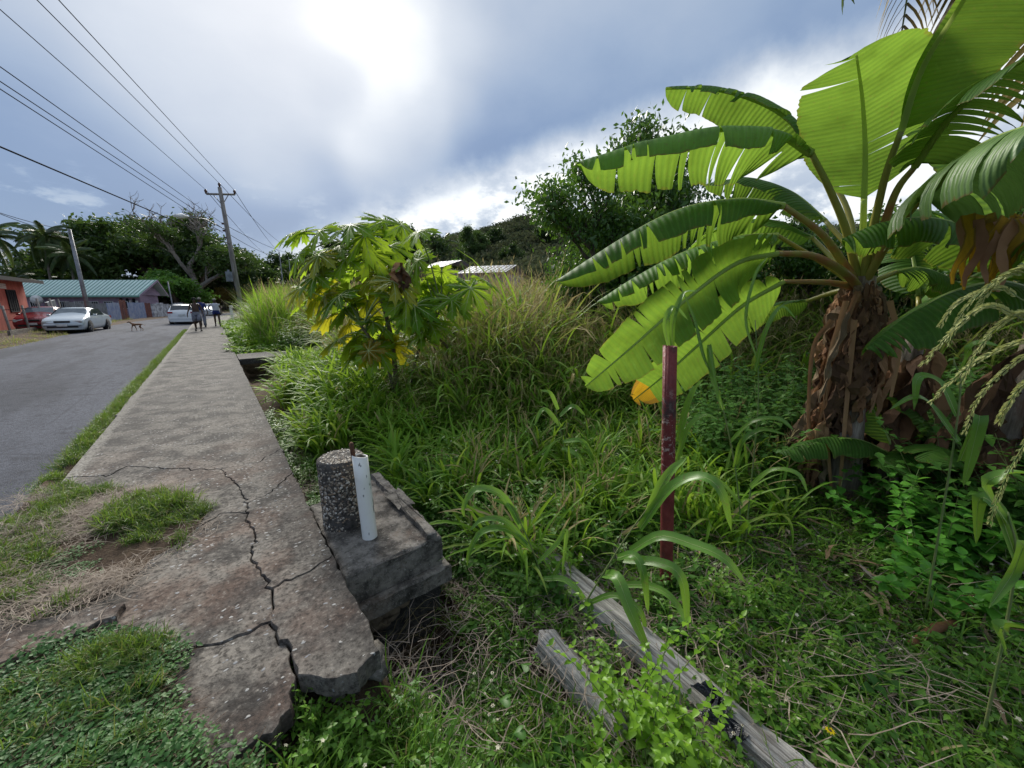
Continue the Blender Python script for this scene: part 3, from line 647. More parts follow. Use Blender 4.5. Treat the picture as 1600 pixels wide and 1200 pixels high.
def bollard(base, r=.160, h=.52):
    b = tag(empty('bollard', base), 'round concrete bollard of exposed dark pebbles behind the white pipe', 'bollard')
    mb = MB(); prof = [(r*1.0, -.02), (r*1.0, .06), (r*.97, .2), (r*.97, .34), (r*1.0, h-.03), (r*.97, h-.008), (r*.86, h), (r*.4, h+.002), (.001, h+.002)]
    n = 40; vs = []
    for (rr_, z) in prof:
        for k in range(n):
            a = 2*math.pi*k/n; q = rr_*(1+.012*math.sin(a*3+z*9)+.01*math.sin(a*7)); vs.append((q*math.cos(a), q*math.sin(a), z))
    mb.add(vs, [(i*n+k, i*n+(k+1) % n, (i+1)*n+(k+1) % n, (i+1)*n+k) for i in range(len(prof)-1) for k in range(n)])
    mb.obj('shaft', M['cement'], b)
    pm = MB(); rg = random.Random(5)
    def ico(c, s, nrm_):
        t = Vector(nrm_).orthogonal().normalized(); u_ = t.cross(Vector(nrm_)); a = rg.uniform(0, 6.3); t, u_ = t*math.cos(a)+u_*math.sin(a), u_*math.cos(a)-t*math.sin(a)
        sx, sy, sz = s*rg.uniform(.8, 1.5), s*rg.uniform(.6, 1.0), s*.55
        vs = [Vector(c)+Vector(nrm_)*sz*.95]
        for q, hh in ((.72, .6), (1, -.15)):
            for k in range(6):
                an = 2*math.pi*k/6+q; vs.append(Vector(c)+t*math.cos(an)*sx*q+u_*math.sin(an)*sy*q+Vector(nrm_)*sz*hh)
        pm.add(vs, [(0, 1+k, 1+(k+1) % 6) for k in range(6)]+[(1+k, 7+k, 7+(k+1) % 6, 1+(k+1) % 6) for k in range(6)])
    for k in range(2400):
        a = rg.uniform(0, 2*math.pi); z = rg.uniform(.0, h-.02); q = r*.975; ico((q*math.cos(a), q*math.sin(a), z), rg.uniform(.006, .0125), (math.cos(a), math.sin(a), 0))
    for k in range(420):
        a = rg.uniform(0, 6.3); q = r*.9*math.sqrt(rg.random()); ico((q*math.cos(a), q*math.sin(a), h-.001), rg.uniform(.005, .010), (0, 0, 1))
    tag(pm.obj('pebble_facing', M['pebble'], b), kind='stuff'); return b
bb = G(541, 826, -.03); bollard((bb.x+.035, bb.y+.115, -.035))
bbx = Vector((bb.x+.075, bb.y+.10, 0))
pb = G(578, 838, -.03); pt_ = D(562, 712, math.hypot(pb.x, pb.y)+.03)
pp = tag(empty('white_pipe', (pb.x, pb.y, -.03)), 'scuffed white plastic pipe filled with concrete leaning against the bollard', 'pipe')
ax = (pt_-pb); L = ax.length
mb = MB(); q = ax.to_track_quat('Z', 'Y'); n = 28; ro, ri = .050, .044
prof = [(ro, -.02), (ro, L*.3), (ro, L*.7), (ro, L), (ri, L), (ri, L-.03)]
mb.add([q @ Vector((r_*math.cos(2*math.pi*k/n), r_*math.sin(2*math.pi*k/n), z+(.012*math.sin(2*math.pi*k/n+2) if z > L*.9 else 0))) for r_, z in prof for k in range(n)], [(i*n+k, i*n+(k+1) % n, (i+1)*n+(k+1) % n, (i+1)*n+k) for i in range(len(prof)-1) for k in range(n)])
mb.obj('pipe_wall', M['pvc'], pp)
mb = MB(); mb.add([q @ Vector((r_*math.cos(2*math.pi*k/20), r_*math.sin(2*math.pi*k/20), z+random.uniform(-.004, .004))) for r_, z in ((.0443, L-.028), (.03, L-.006), (.015, L+.006), (.001, L+.006)) for k in range(20)], [(i*20+k, i*20+(k+1) % 20, (i+1)*20+(k+1) % 20, (i+1)*20+k) for i in range(3) for k in range(20)]); mb.obj('concrete_fill', M['block'], pp)
mb = MB(); s0 = Vector((0, 0, 0)); sp_ = D(549, 694, math.hypot(pb.x, pb.y)+.04); sp2 = D(553, 716, math.hypot(pb.x, pb.y)+.03)
mb.tube([sp2-pb+Vector((0, 0, -.03)), sp_-pb, sp_-pb+Vector((0, 0, .012))], [.014, .015, .008], 12); o = mb.obj('stub', M['rust']); o.location = (pb.x, pb.y, -.03); tag(o, 'short rusty steel pipe stub at the top of the white pipe', 'pipe stub')

# broken slab rubble at the end of the footway
for k, (u, v, z, r_) in enumerate([(600, 1075, -.35, .07), (575, 1090, -.3, .05), (545, 1085, -.22, .04), (610, 1120, -.5, .06), (530, 1100, -.3, .035)]):
    g = G(u, v, z); mb = MB(); rock(mb, (0, 0, 0), r_, 30+k, sq=(1, 1.2, .8)); o = mb.obj('concrete_rubble', M['block']); o.location = (g.x-.05, g.y, gz(g.x-.05, g.y)+r_*.5)
    tag(o, 'broken lump of grey concrete below the end of the sidewalk slab', 'rubble', 'rubble lumps under the slab end')

# red post
pbs = G(1042, 925, gz(2.27, 1.19)); dd = math.hypot(pbs.x, pbs.y); ptp = D(1047, 541, dd)
post = tag(empty('red_post', (pbs.x, pbs.y, pbs.z-.1)), 'dark red flaking steel post standing in the weeds', 'post')
hh = ptp.z-pbs.z+.1
mb = MB(); lean = Vector((ptp.x-pbs.x, ptp.y-pbs.y, 0)); n = 24
rings = [(.0425, 0), (.0425, hh*.25), (.043, hh*.5), (.0425, hh*.75), (.0425, hh), (.036, hh), (.036, hh-.05), (.001, hh-.05)]
mb.add([(r_*math.cos(2*math.pi*k/n)+lean.x*z/hh, r_*math.sin(2*math.pi*k/n)+lean.y*z/hh, z+(.006*math.sin(3*k) if z == hh else 0)) for r_, z in rings for k in range(n)], [(i*n+k, i*n+(k+1) % n, (i+1)*n+(k+1) % n, (i+1)*n+k) for i in range(len(rings)-1) for k in range(n)])
mb.obj('shaft', M['red_post'], post)

# logs
def log(a, b, r0, r1, label, seed, sag=0):
    a, b = Vector(a), Vector(b); o = tag(empty('fallen_log', a), label, 'log'); rg = np.random.default_rng(seed)
    N, n = 60, 36; ax = (b-a); t = ax.normalized(); up = Vector((0, 0, 1)); sd = t.cross(up).normalized(); up = sd.cross(t)
    gro = rg.normal(0, 1, n); gro = np.where(gro < -1.0, -.13, rg.normal(0, .03, n)); vs = []; uv = []
    for i in range(N+1):
        f = i/N; r = r0+(r1-r0)*f
        for k in range(n):
            an = 2*math.pi*k/n; w_ = gro[k]*(.4+1.0*float(vnoise(k*3, i*.3, 1.7, seed)))+.10*(float(vnoise(k*.3+20, i*.35, 1, seed+1))-.5)
            rr2 = r*(1+w_)*(1+.04*math.cos(2*an+f))
            if i in (0, N): rr2 *= .8
            dx = (rg.normal(0, .02) if i in (0, N) else 0)
            vs.append(ax*f+t*dx+sd*math.cos(an)*rr2+up*math.sin(an)*rr2*.97-Vector((0, 0, sag*math.sin(math.pi*f)))); uv.append((k/n, f*ax.length))
    fs = [(i*n+k, i*n+(k+1) % n, (i+1)*n+(k+1) % n, (i+1)*n+k) for i in range(N) for k in range(n)]+[tuple(range(n-1, -1, -1)), tuple(N*n+k for k in range(n))]
    mb = MB(); mb.add(vs, fs, 0, uv); mb.obj('trunk', M['wood'], o, smooth=False)
    return o
la = G(790, 812, -.32); lb = G(1290, 1240, -.34); log((la.x, la.y, gz(la.x, la.y)+.07), (lb.x, lb.y, gz(lb.x, lb.y)+.06), .105, .095, 'long silvery weathered log lying through the weeds past the red post', 3)
lc = G(852, 992, -.38); ld = G(975, 1120, -.38); log((lc.x, lc.y, gz(lc.x, lc.y)+.09), (ld.x, ld.y, gz(ld.x, ld.y)+.05), .085, .075, 'short split grey log end beside the longer log', 8)

# ================================================================== TREES AND FAR THINGS
def card_crown(centers, size, rg, spread, droop=0, flat=0.0):
    """leaf cards: folded rhombi scattered round the given points"""
    n = len(centers); c = centers+rg.normal(0, 1, (n, 3))*np.asarray(spread)
    nrm_ = rg.normal(0, 1, (n, 3)); nrm_[:, 2] = np.abs(nrm_[:, 2])*.9+flat; nrm_ /= np.linalg.norm(nrm_, axis=1)[:, None]
    t = rg.normal(0, 1, (n, 3)); t -= nrm_*np.sum(t*nrm_, 1)[:, None]; t /= np.linalg.norm(t, axis=1)[:, None]; b = np.cross(nrm_, t)
    s = size*rg.uniform(.6, 1.4, (n, 1))
    V = np.stack([c-t*s, c+b*s*.45+nrm_*s*.12, c+t*s, c-b*s*.45+nrm_*s*.12], 1).reshape(-1, 3); F = np.arange(4*n).reshape(-1, 4)
    return V, F
def branches(rg, base, height, spread, levels=4, r0=.25, split=3, lean=(0, 0), upness=.5, first=.35):
    mb = MB(); tips = []
    def go(p, d, L, r, lv):
        pts = [p]; q = p.copy(); dd = d.copy(); n = 4
        for k in range(n):
            dd = (dd+Vector(rg.normal(0, .16, 3))+Vector((0, 0, .06*upness))).normalized(); q = q+dd*(L/n); pts.append(q.copy())
        mb.tube(pts, [r*(1-.45*k/n) for k in range(n+1)], 6 if lv > 1 else 4, cap=False)
        if lv == 0: tips.append(pts[-1]); tips.append(pts[-2]); return
        if lv <= 2: tips.append(pts[-1])
        for k in range(split+(1 if rg.random() < .35 else 0)):
            a = rg.uniform(0, 6.28); o = Vector((math.cos(a), math.sin(a), rg.uniform(-.15, .75)*upness)); nd = (dd*.55+o*spread).normalized()
            st = pts[-1] if k else pts[-1]
            go(pts[rg.integers(2, 5)] if k else pts[-1], nd, L*rg.uniform(.55, .8), r*.55, lv-1)
    go(Vector(base), Vector((lean[0], lean[1], 1)).normalized(), height*first, r0, levels)
    return mb, tips
def make_tree(seed, height, width, ncards, csize, leaf, bark, levels=3, clump=.5, spread=.8, split=3, r0=.22, first=.32, flat=0):
    rg = np.random.default_rng(seed); mb, tips = branches(rg, (0, 0, -.3), height, spread, levels, r0, split, first=first)
    T = np.array([tuple(t) for t in tips]); s = max(1e-3, (T[:, 2].max())); k = height/s*.93; kx = width/2/max(1e-3, np.percentile(np.hypot(T[:, 0], T[:, 1]), 92))*.85
    mb.v = [(v[0]*(1+(kx-1)*min(1, max(0, v[2]/s*1.6))), v[1]*(1+(kx-1)*min(1, max(0, v[2]/s*1.6))), v[2]*k) for v in mb.v]
    T = T*np.stack([1+(kx-1)*np.clip(T[:, 2]/s*1.6, 0, 1)]*2+[np.full(len(T), k)], 1)
    cxy = np.median(T[:, :2], 0); hz_ = T[:, 2].max(); T[:, :2] -= cxy*np.clip(T[:, 2:3]/hz_*1.5, 0, 1); mb.v = [(v[0]-cxy[0]*min(1, max(0, v[2]/hz_*1.5)), v[1]-cxy[1]*min(1, max(0, v[2]/hz_*1.5)), v[2]) for v in mb.v]
    idx = rg.integers(0, len(T), ncards); V, F = card_crown(T[idx], csize, rg, np.array([clump, clump, clump*.62]), flat=flat)
    return mb.mesh('trunk', bark), qmesh('crown', V, F, leaf, smooth=False)
def place_tree(me, name, loc, s, rz, label, cat='tree', group=None, sz=None):
    o = tag(empty(name, loc, rz), label, cat, group); o.scale = (s, s, sz or s)
    for m, nm in zip(me, ('trunk', 'crown')): link(nm, m, o)
    return o
T_A = make_tree(11, 14, 15, 9000, .30, M['tree'], M['bark'], clump=.75, r0=.35)
T_B = make_tree(12, 11, 10, 8000, .26, M['tree'], M['bark'], clump=.65, spread=.65, r0=.28)
T_C = make_tree(13, 12, 17, 9000, .30, M['tree'], M['bark'], clump=.7, spread=1.1, r0=.4, first=.26)
T_D = make_tree(14, 5, 6.5, 7000, .17, M['tree_bright'], M['bark'], clump=.42, r0=.18, first=.22)
def gtree(me, u, vtop, yd, h0, label, name='broadleaf_tree', group='trees behind the left side houses', sx=1):
    top = DY(u, vtop, yd); z = -.1; s = (top.z-z)/h0*1.16; sx = sx*1.05
    return place_tree(me, name, (top.x, top.y, z), s*sx, random.uniform(0, 6.28), label, 'tree', group, s)
gtree(T_A, 140, 354, 66, 14.5, 'dark tree crown behind the mint roof, left of the thin leaning steel pole', sx=1.1)
gtree(T_B, 62, 372, 74, 11.5, 'dark bushy tree between the coconut palms, above the red building', sx=1.2)
gtree(T_C, 196, 362, 70, 12.5, 'spreading olive green tree behind the right half of the mint roof', sx=1.0)
gtree(T_B, 238, 352, 78, 11.5, 'dark tree standing behind the left limbs of the half bare tree', sx=1.2)
gtree(T_A, 285, 348, 70, 14.5, 'big dark evergreen crown below the bare branches beside the road', sx=1.05)
gtree(T_C, 335, 385, 84, 12.5, 'dark spreading tree overhanging the road bend behind the three walkers', sx=.9)
gtree(T_B, 215, 425, 74, 11.5, 'low dark tree behind the right end of the mint roof', sx=1.9)
gtree(T_B, 90, 415, 70, 11.5, 'low dark tree behind the left part of the mint roof', sx=2.1)
gtree(T_B, 20, 420, 80, 11.5, 'low olive tree behind the red building at the left edge', sx=2.1)
gtree(T_B, 322, 432, 92, 11.5, 'low dark tree closing the road bend above the far white car', sx=2.0)
gtree(T_B, 300, 440, 80, 11.5, 'low dark tree behind the stained white wall', sx=2.0)
gtree(T_B, 352, 425, 96, 11.5, 'dark tree behind the foot of the tall utility pole', sx=1.7)
gtree(T_D, 268, 428, 58, 5.3, 'rounded bright green tree above the stained white wall', 'round_tree', group=None, sx=1.15)
gtree(T_B, 402, 407, 105, 11.5, 'small dark tree just right of the tall utility pole', group='trees beyond the tall grass', sx=1.1)
gtree(T_A, 440, 402, 115, 14.5, 'dark tree behind the thin white mast in the tall grass', group='trees beyond the tall grass')
gtree(T_B, 476, 398, 95, 11.5, 'dark tree just left of the papaya crown', group='trees beyond the tall grass', sx=1.3)
gtree(T_C, 540, 405, 110, 12.5, 'dark spreading tree behind the papaya', group='trees beyond the tall grass', sx=1.2)
gtree(T_A, 610, 362, 110, 14.5, 'tall dark tree right behind the papaya top', group='trees beyond the tall grass', sx=1.0)
gtree(T_C, 560, 385, 120, 12.5, 'wide dark tree seen between the papaya leaves', group='trees beyond the tall grass', sx=1.2)

# half bare giant
rg = np.random.default_rng(35); mb, tips = branches(rg, (0, 0, -.3), 17, .85, 5, .42, 3, first=.26, upness=.8)
zz = max(v[2] for v in mb.v); top = DY(288, 303, 64); dt = tag(empty('bare_tree', (top.x, top.y, -.1)), 'tall half dead tree with pale bare spreading limbs above the road', 'tree')
zt_ = top.z+.1; s_ = zt_/zz; rmax = max(math.hypot(v[0], v[1]) for v in mb.v); sxy = 8.2/rmax
o = mb.obj('bare_limbs', M['palebark'], dt); o.scale = (sxy, sxy, s_)
T = np.array([tuple(t) for t in tips])*np.array([sxy, sxy, s_]); T = T[T[:, 2] < zt_*.70]
V, F = card_crown(T[rg.integers(0, len(T), 9000)], .22, rg, np.array([.6, .6, .4])); link('leafy_crown', qmesh('leafy_crown', V, F, M['tree'], smooth=False), dt)
gb = DY(345, 455, 80); sh = place_tree(T_D, 'dry_shrub', (gb.x, gb.y, -.1), .9, 1, 'brownish dry shrub at the road bend behind the walkers', 'shrub'); 
for c in sh.children:
    if c.name.startswith('crown'): c.data = c.data.copy(); c.data.materials[0] = M['palmdry']

# coconut palms
def frond_mesh(L, seed, mat, nl=34, ll=.75, droop=1.0, wid=.045, segs=2):
    rg = random.Random(seed); mb = MB(); pts = []; n = 14
    for i in range(n+1):
        f = i/n; pts.append(Vector((L*(f-.12*droop*f*f), 0, L*(.42*f-.72*droop*f*f))))
    mb.tube(pts, [.035*(1-.8*i/n)*L/4 for i in range(n+1)], 5, 0)
    for i in range(nl):
        f = .12+.88*i/nl; k = f*n; a = int(min(n-1, k)); p = pts[a].lerp(pts[a+1], k-a); t = (pts[a+1]-pts[a]).normalized()
        for sd in (-1, 1):
            l = ll*L/4*math.sin(math.pi*(.12+.80*f))*rg.uniform(.85, 1.1)+.12; d = (t*.55+Vector((0, sd, 0))*.8+Vector((0, 0, -.18))).normalized(); q = p.copy(); bl = [q.copy()]
            for s in range(segs+1): d = (d+Vector((0, 0, -.42*rg.uniform(.6, 1.2)))).normalized(); q = q+d*l/(segs+1); bl.append(q.copy())
            m = len(bl); mb.ribbon(bl, [wid*L/4*(1-(j/(m-1))**2*.9) for j in range(m)], up=(t.x, .01, t.z) if False else (0, .1, 1), fold=.1, mi=1)
    return mb.mesh('frond', [M['stem'], mat])
FR = [frond_mesh(4, 1, M['palmleaf'], nl=38, wid=.07, ll=1.0), frond_mesh(4, 2, M['palmleaf'], nl=38, droop=1.45, wid=.07, ll=1.0), frond_mesh(4, 3, M['palmleaf'], nl=34, droop=1.9, wid=.07, ll=1.0)]
def palm(loc, h, label, nf=17, s=1.0, seed=0, group=None, name='coconut_palm', fr=FR, lean=(.3, .1)):
    rg = random.Random(seed); o = tag(empty(name, loc), label, 'palm tree', group); mb = MB(); N = 10; pts = [Vector((lean[0]*h*.1*(i/N)**2, lean[1]*h*.1*(i/N)**2, -.3+(h+.3)*i/N)) for i in range(N+1)]
    mb.tube(pts, [.20-.09*i/N for i in range(N+1)], 9); mb.obj('trunk', M['palmbark'], o); c = pts[-1]
    for k in range(nf):
        f = k/nf; me = fr[0] if f < .5 else (fr[1] if f < .85 else fr[2]); b = link('frond', me, o); b.location = c+Vector((0, 0, .05)); el = R(62-105*f+rg.uniform(-8, 8))
        b.rotation_euler = (Matrix.Rotation(k*2.399+rg.uniform(-.2, .2), 4, 'Z') @ Matrix.Rotation(-el, 4, 'Y') @ Matrix.Rotation(rg.uniform(-.3, .3), 4, 'X')).to_euler(); b.scale = (s,)*3
    return o
def gpalm(u, v, yd, label, s=1.0, seed=0, nf=17):
    t = DY(u, v, yd); return palm((t.x, t.y, -.1), t.z+.1, label, nf, s, seed, 'coconut palms behind the houses')
gpalm(62, 372, 60, 'coconut palm rising above the red building, left of the bushy trees', .95, 1, 20)
gpalm(105, 400, 58, 'dark coconut palm leaning over the mint roof near the thin pole', .85, 2)
gpalm(-22, 372, 58, 'coconut palm cut by the left edge of the picture', 1.05, 3, 19)
gpalm(192, 362, 84, 'small coconut palm poking above the dark tree tops', .8, 4)
gpalm(22, 440, 60, 'low bright palm behind the roof of the red building', .8, 5)

# hill at right with its woods
def hill_h(X, Y):
    az = np.degrees(np.arctan2(X, Y)); d = np.hypot(X, Y)
    prof = np.interp(az, [14, 20, 25, 30, 35, 40, 50, 62, 80, 110, 150], [0, 8, 31, 37, 41, 47, 38, 32, 28, 20, 0])
    ramp_ = sstep(d, 60, 280); return prof*ramp_+(vnoise(X, Y, 40, 5)-.5)*6*ramp_-1.5*(1-sstep(d, 50, 80))-.3
hx = np.linspace(20, 520, 70); hy = np.linspace(-160, 480, 90)
tag(link('hill', grid_mesh('hill', hx, hy, M['hill'], hill_h)), 'wooded hillside rising behind the plot on the right', kind='structure')

# ---- geometry-nodes scatter for what nobody could count
def scatter(name, label, cat, P_, rot, scl, idx, tint, meshes, parent=None):
    me = bpy.data.meshes.new(name); n = len(P_); me.vertices.add(n); me.vertices.foreach_set('co', np.asarray(P_, np.float32).ravel())
    def at(nm, ty, a, key): x = me.attributes.new(nm, ty, 'POINT'); x.data.foreach_set(key, np.ascontiguousarray(a).ravel())
    at('rot', 'FLOAT_VECTOR', np.asarray(rot, np.float32), 'vector'); at('scl', 'FLOAT_VECTOR', np.asarray(scl, np.float32), 'vector'); at('idx', 'INT', np.asarray(idx, np.int32), 'value'); at('tint', 'FLOAT', np.asarray(tint, np.float32), 'value')
    ob = link(name, me, parent); c = bpy.data.collections.new(name+'_kinds')
    for i, m in enumerate(meshes): c.objects.link(bpy.data.objects.new('%s_kind_%02d' % (name, i), m))
    g = bpy.data.node_groups.new(name+'_nodes', 'GeometryNodeTree'); g.interface.new_socket('Geometry', in_out='INPUT', socket_type='NodeSocketGeometry'); g.interface.new_socket('Geometry', in_out='OUTPUT', socket_type='NodeSocketGeometry')
    gi = g.nodes.new('NodeGroupInput'); go = g.nodes.new('NodeGroupOutput'); ip = g.nodes.new('GeometryNodeInstanceOnPoints'); ci = g.nodes.new('GeometryNodeCollectionInfo')
    ci.inputs['Collection'].default_value = c; ci.inputs['Separate Children'].default_value = True; ci.inputs['Reset Children'].default_value = True; ip.inputs['Pick Instance'].default_value = True
    def na(nm, ty): x = g.nodes.new('GeometryNodeInputNamedAttribute'); x.data_type = ty; x.inputs['Name'].default_value = nm; return x.outputs['Attribute']
    e2r = g.nodes.new('FunctionNodeEulerToRotation'); g.links.new(na('rot', 'FLOAT_VECTOR'), e2r.inputs[0])
    g.links.new(gi.outputs[0], ip.inputs['Points']); g.links.new(ci.outputs[0], ip.inputs['Instance']); g.links.new(na('idx', 'INT'), ip.inputs['Instance Index']); g.links.new(e2r.outputs[0], ip.inputs['Rotation']); g.links.new(na('scl', 'FLOAT_VECTOR'), ip.inputs['Scale']); g.links.new(ip.outputs[0], go.inputs[0])
    md = ob.modifiers.new('scatter', 'NODES'); md.node_group = g
    return tag(ob, label, cat, kind='stuff')
def polar(n, az0, az1, r0, r1, rg, p=1.0):
    az = np.radians(rg.uniform(az0, az1, n)); r = r0+(r1-r0)*rg.random(n)**p; return r*np.sin(az), r*np.cos(az)
def zrot(n, rg, tilt=.12): return np.stack([rg.normal(0, tilt, n), rg.normal(0, tilt, n), rg.uniform(0, 6.28, n)], 1)
def uni(s, zs=None): s = np.asarray(s); return np.stack([s, s, s if zs is None else s*zs], 1)

rg = np.random.default_rng(50)
HC = []
for k in range(5):
    cr = np.random.default_rng(70+k); cc = cr.normal(0, 1, (26, 3)); cc /= np.linalg.norm(cc, axis=1)[:, None]; cc *= np.array([2.4, 2.4, 1.5]); cc[:, 2] = np.abs(cc[:, 2])*1.2+2.0
    V, F = card_crown(cc[cr.integers(0, 26, 1300)], .34, cr, np.array([.75, .75, .45])); HC.append(qmesh('far_crown', V, F, M['forest'], smooth=False))
hxp, hyp = polar(5200, 13, 100, 75, 330, rg, .8); hz = hill_h(hxp, hyp)
s = rg.uniform(1.1, 2.3, len(hxp)); scatter('hillside_forest', 'dense mixed woodland covering the far hillside', 'forest', np.stack([hxp, hyp, hz-1], 1), zrot(len(hxp), rg, .05), uni(s, .9), rg.integers(0, 5, len(hxp)), rg.random(len(hxp)), HC)
def hill_tree(me, u, vtop, yd, h0, label, name='hill_tree', sx=1, group='single trees standing out on the hillside'):
    t = DY(u, vtop, yd); gzv = float(hill_h(np.array([t.x]), np.array([t.y]))[0]) if yd > 50 else 0; s = max(.2, (t.z-gzv)/h0)
    return place_tree(me, name, (t.x, t.y, gzv), s*sx, random.random()*6, label, 'tree', group, s)
hill_tree(T_C, 650, 352, 120, 12.5, 'dark flat topped tree on the hill just right of the papaya', sx=.9)
hill_tree(T_C, 735, 352, 150, 12.5, 'pale thin crowned tree on the hilltop right of the small palm', sx=.75)
hill_tree(T_A, 775, 352, 170, 14.5, 'dark rounded tree on the hilltop between the pale tree and the hill crest')
hill_tree(T_C, 800, 378, 120, 12.5, 'bright flat crowned tree low on the hill above the right roof', sx=.7)
hill_tree(T_A, 850, 338, 150, 14.5, 'tall brownish tree at the crest left of the big leafy tree', sx=.8)
hill_tree(T_B, 722, 378, 62, 11.5, 'rounded olive tree just behind the two metal roofs', sx=.55)
hill_tree(T_D, 702, 402, 48, 5.3, 'small bright green tree between the two metal roofs', sx=.6)
t = DY(692, 360, 130); palm((t.x, t.y, float(hill_h(np.array([t.x]), np.array([t.y]))[0])), 12, 'small coconut palm standing alone on the hill skyline', 14, 1.3, 9)

# two metal roofed houses half hidden behind the tall grass
def small_house(u0, u1, v, yd, label, ridge=.8, sl=.4):
    a, b = DY(u0, v, yd), DY(u1, v+4, yd-2); d = (b-a); L = math.hypot(d.x, d.y); o = tag(empty('metal_roofed_house', (a.x, a.y, 0), math.atan2(d.y, d.x)), label, 'house')
    z = min(a.z, b.z); dp = 6.0
    wb = MB(); wb.box((L/2, dp/2, (z-.9)/2-.3), (L-.8, dp-.8, z+.0)); wb.obj('wall', M['mauve'], o, smooth=False)
    for k in range(int(L/1.1)):
        x0 = 1.1*k; pb_ = MB(); pb_.add([(x0, -.3, z-.55), (x0+1.06, -.3, z-.55), (x0+1.06, dp/2, z+ridge*.5), (x0, dp/2, z+ridge*.5), (x0, dp+.3, z-.55), (x0+1.06, dp+.3, z-.55)], [(0, 1, 2, 3), (3, 2, 5, 4)])
        for q in range(2): pb_.box((x0+.25+.5*q, dp/4-.15, z+(ridge*.5-.55)/2+.02), (.16, dp/2*1.0, .05), Matrix.Rotation(math.atan2(ridge*.5+.55, dp/2+.3), 3, 'X'), 1)
        pb_.obj('roof_sheet', [M['grey_roof'], M['grey_sheet']], o, smooth=False)
    return o
small_house(658, 700, 404, 44, 'grey ribbed metal roof seen just right of the papaya crown')
small_house(716, 796, 412, 42, 'longer low grey ribbed metal roof behind the seeding grass')

# big leafy tree behind the banana, and the thicket closing the right side
T_N = make_tree(21, 6.6, 7.0, 26000, .080, M['tree_near'], M['bark'], levels=4, clump=.27, spread=.85, split=4, r0=.13, first=.17)
T_M = make_tree(22, 6.6, 5.0, 20000, .080, M['tree_near'], M['bark'], levels=4, clump=.25, spread=.62, split=4, r0=.12, first=.15)
def near_tree(me, u, v, yd, lab, sx, rz): t = DY(u, v, yd); s = (t.z+.3)/6.7; place_tree(me, 'leafy_tree', (t.x, t.y, -.3), s*sx, rz, lab, 'tree', sz=s)
near_tree(T_M, 1030, 138, 10.5, 'tallest dark leafy tree rising behind the upper banana leaves', .85, 2.1)
near_tree(T_N, 965, 215, 9.4, 'broad dark leafy tree left of the banana leaves', .85, 4.4)
near_tree(T_N, 925, 285, 9.8, 'low dark leafy shoulder of trees behind the banana leaf tips', .62, .4)
near_tree(T_N, 1100, 225, 8.8, 'dark leafy tree low behind the middle banana leaves', .8, 3.3)
near_tree(T_N, 1540, 175, 6.4, 'shaded tree behind the torn banana leaves at the right edge', .8, .6)
near_tree(T_N, 1250, 320, 8.5, 'low shaded tree behind the middle of the banana plant', .95, 5.2)
near_tree(T_M, 1400, 300, 7.5, 'low shaded tree behind the right half of the banana crown', 1.0, 1.2)

# ================================================================== LEFT SIDE BUILDINGS
rbz = -.1
rb = tag(empty('red_building', (-9.85, 41.2, rbz)), 'small red rendered building with a flat overhanging roof at the left edge', 'building')
b = MB(); b.box((-3.5, -7, 1.55), (7, 14, 3.1)); b.obj('wall', M['red_wall'], rb, smooth=False)
b = MB(); b.box((-3.5, -7, 3.16), (8.6, 15.4, .10), Matrix.Rotation(R(2), 3, 'Y')); b.box((.78, -7, 3.02), (.04, 15.4, .22), mi=1); b.obj('roof', [M['grey_roof'], M['dark']], rb, smooth=False)
def opening(parent, c, sz, name='window', bars=4, mat='dark', axis='y', frame='dark'):
    m = MB(); m.box(c, sz); o = m.obj(name, M[mat], parent, smooth=False); f = MB(); x, y, z = c; sx, sy, sz_ = sz; t = .06
    if axis == 'y':
        f.box((x+.02, y, z+sz_/2+t/2), (sx, sy+2*t, t)); f.box((x+.02, y, z-sz_/2-t/2), (sx, sy+2*t, t))
        for s in (-1, 1): f.box((x+.02, y+s*(sy/2+t/2), z), (sx, t, sz_))
        for k in range(bars): f.box((x+.03, y-sy/2+sy*(k+1)/(bars+1), z), (sx*.6, .025, sz_))
    else:
        f.box((x, y-.02, z+sz_/2+t/2), (sx+2*t, sy, t)); f.box((x, y-.02, z-sz_/2-t/2), (sx+2*t, sy, t))
        for s in (-1, 1): f.box((x+s*(sx/2+t/2), y-.02, z), (t, sy, sz_))
        for k in range(bars): f.box((x-sx/2+sx*(k+1)/(bars+1), y-.03, z), (.04, sy*.6, sz_))
    f.obj('frame', M[frame], o, smooth=False); return o
opening(rb, (.01, -2.5, 1.75), (.05, 1.35, 1.25), bars=3)
opening(rb, (.01, -8.0, 1.2), (.05, 1.6, 2.2), name='grille_door', bars=7, frame='white')
m = MB()
for k in range(3): m.box((.02, -3.6, 2.52+.11*k), (.05, 1.1, .07))
m.obj('vent_blocks', M['white'], rb, smooth=False)
m = MB(); m.box((.06, -5.0, 1.5), (.12, .35, .4)); m.obj('meter_box', M['grey_sheet'], rb, smooth=False)
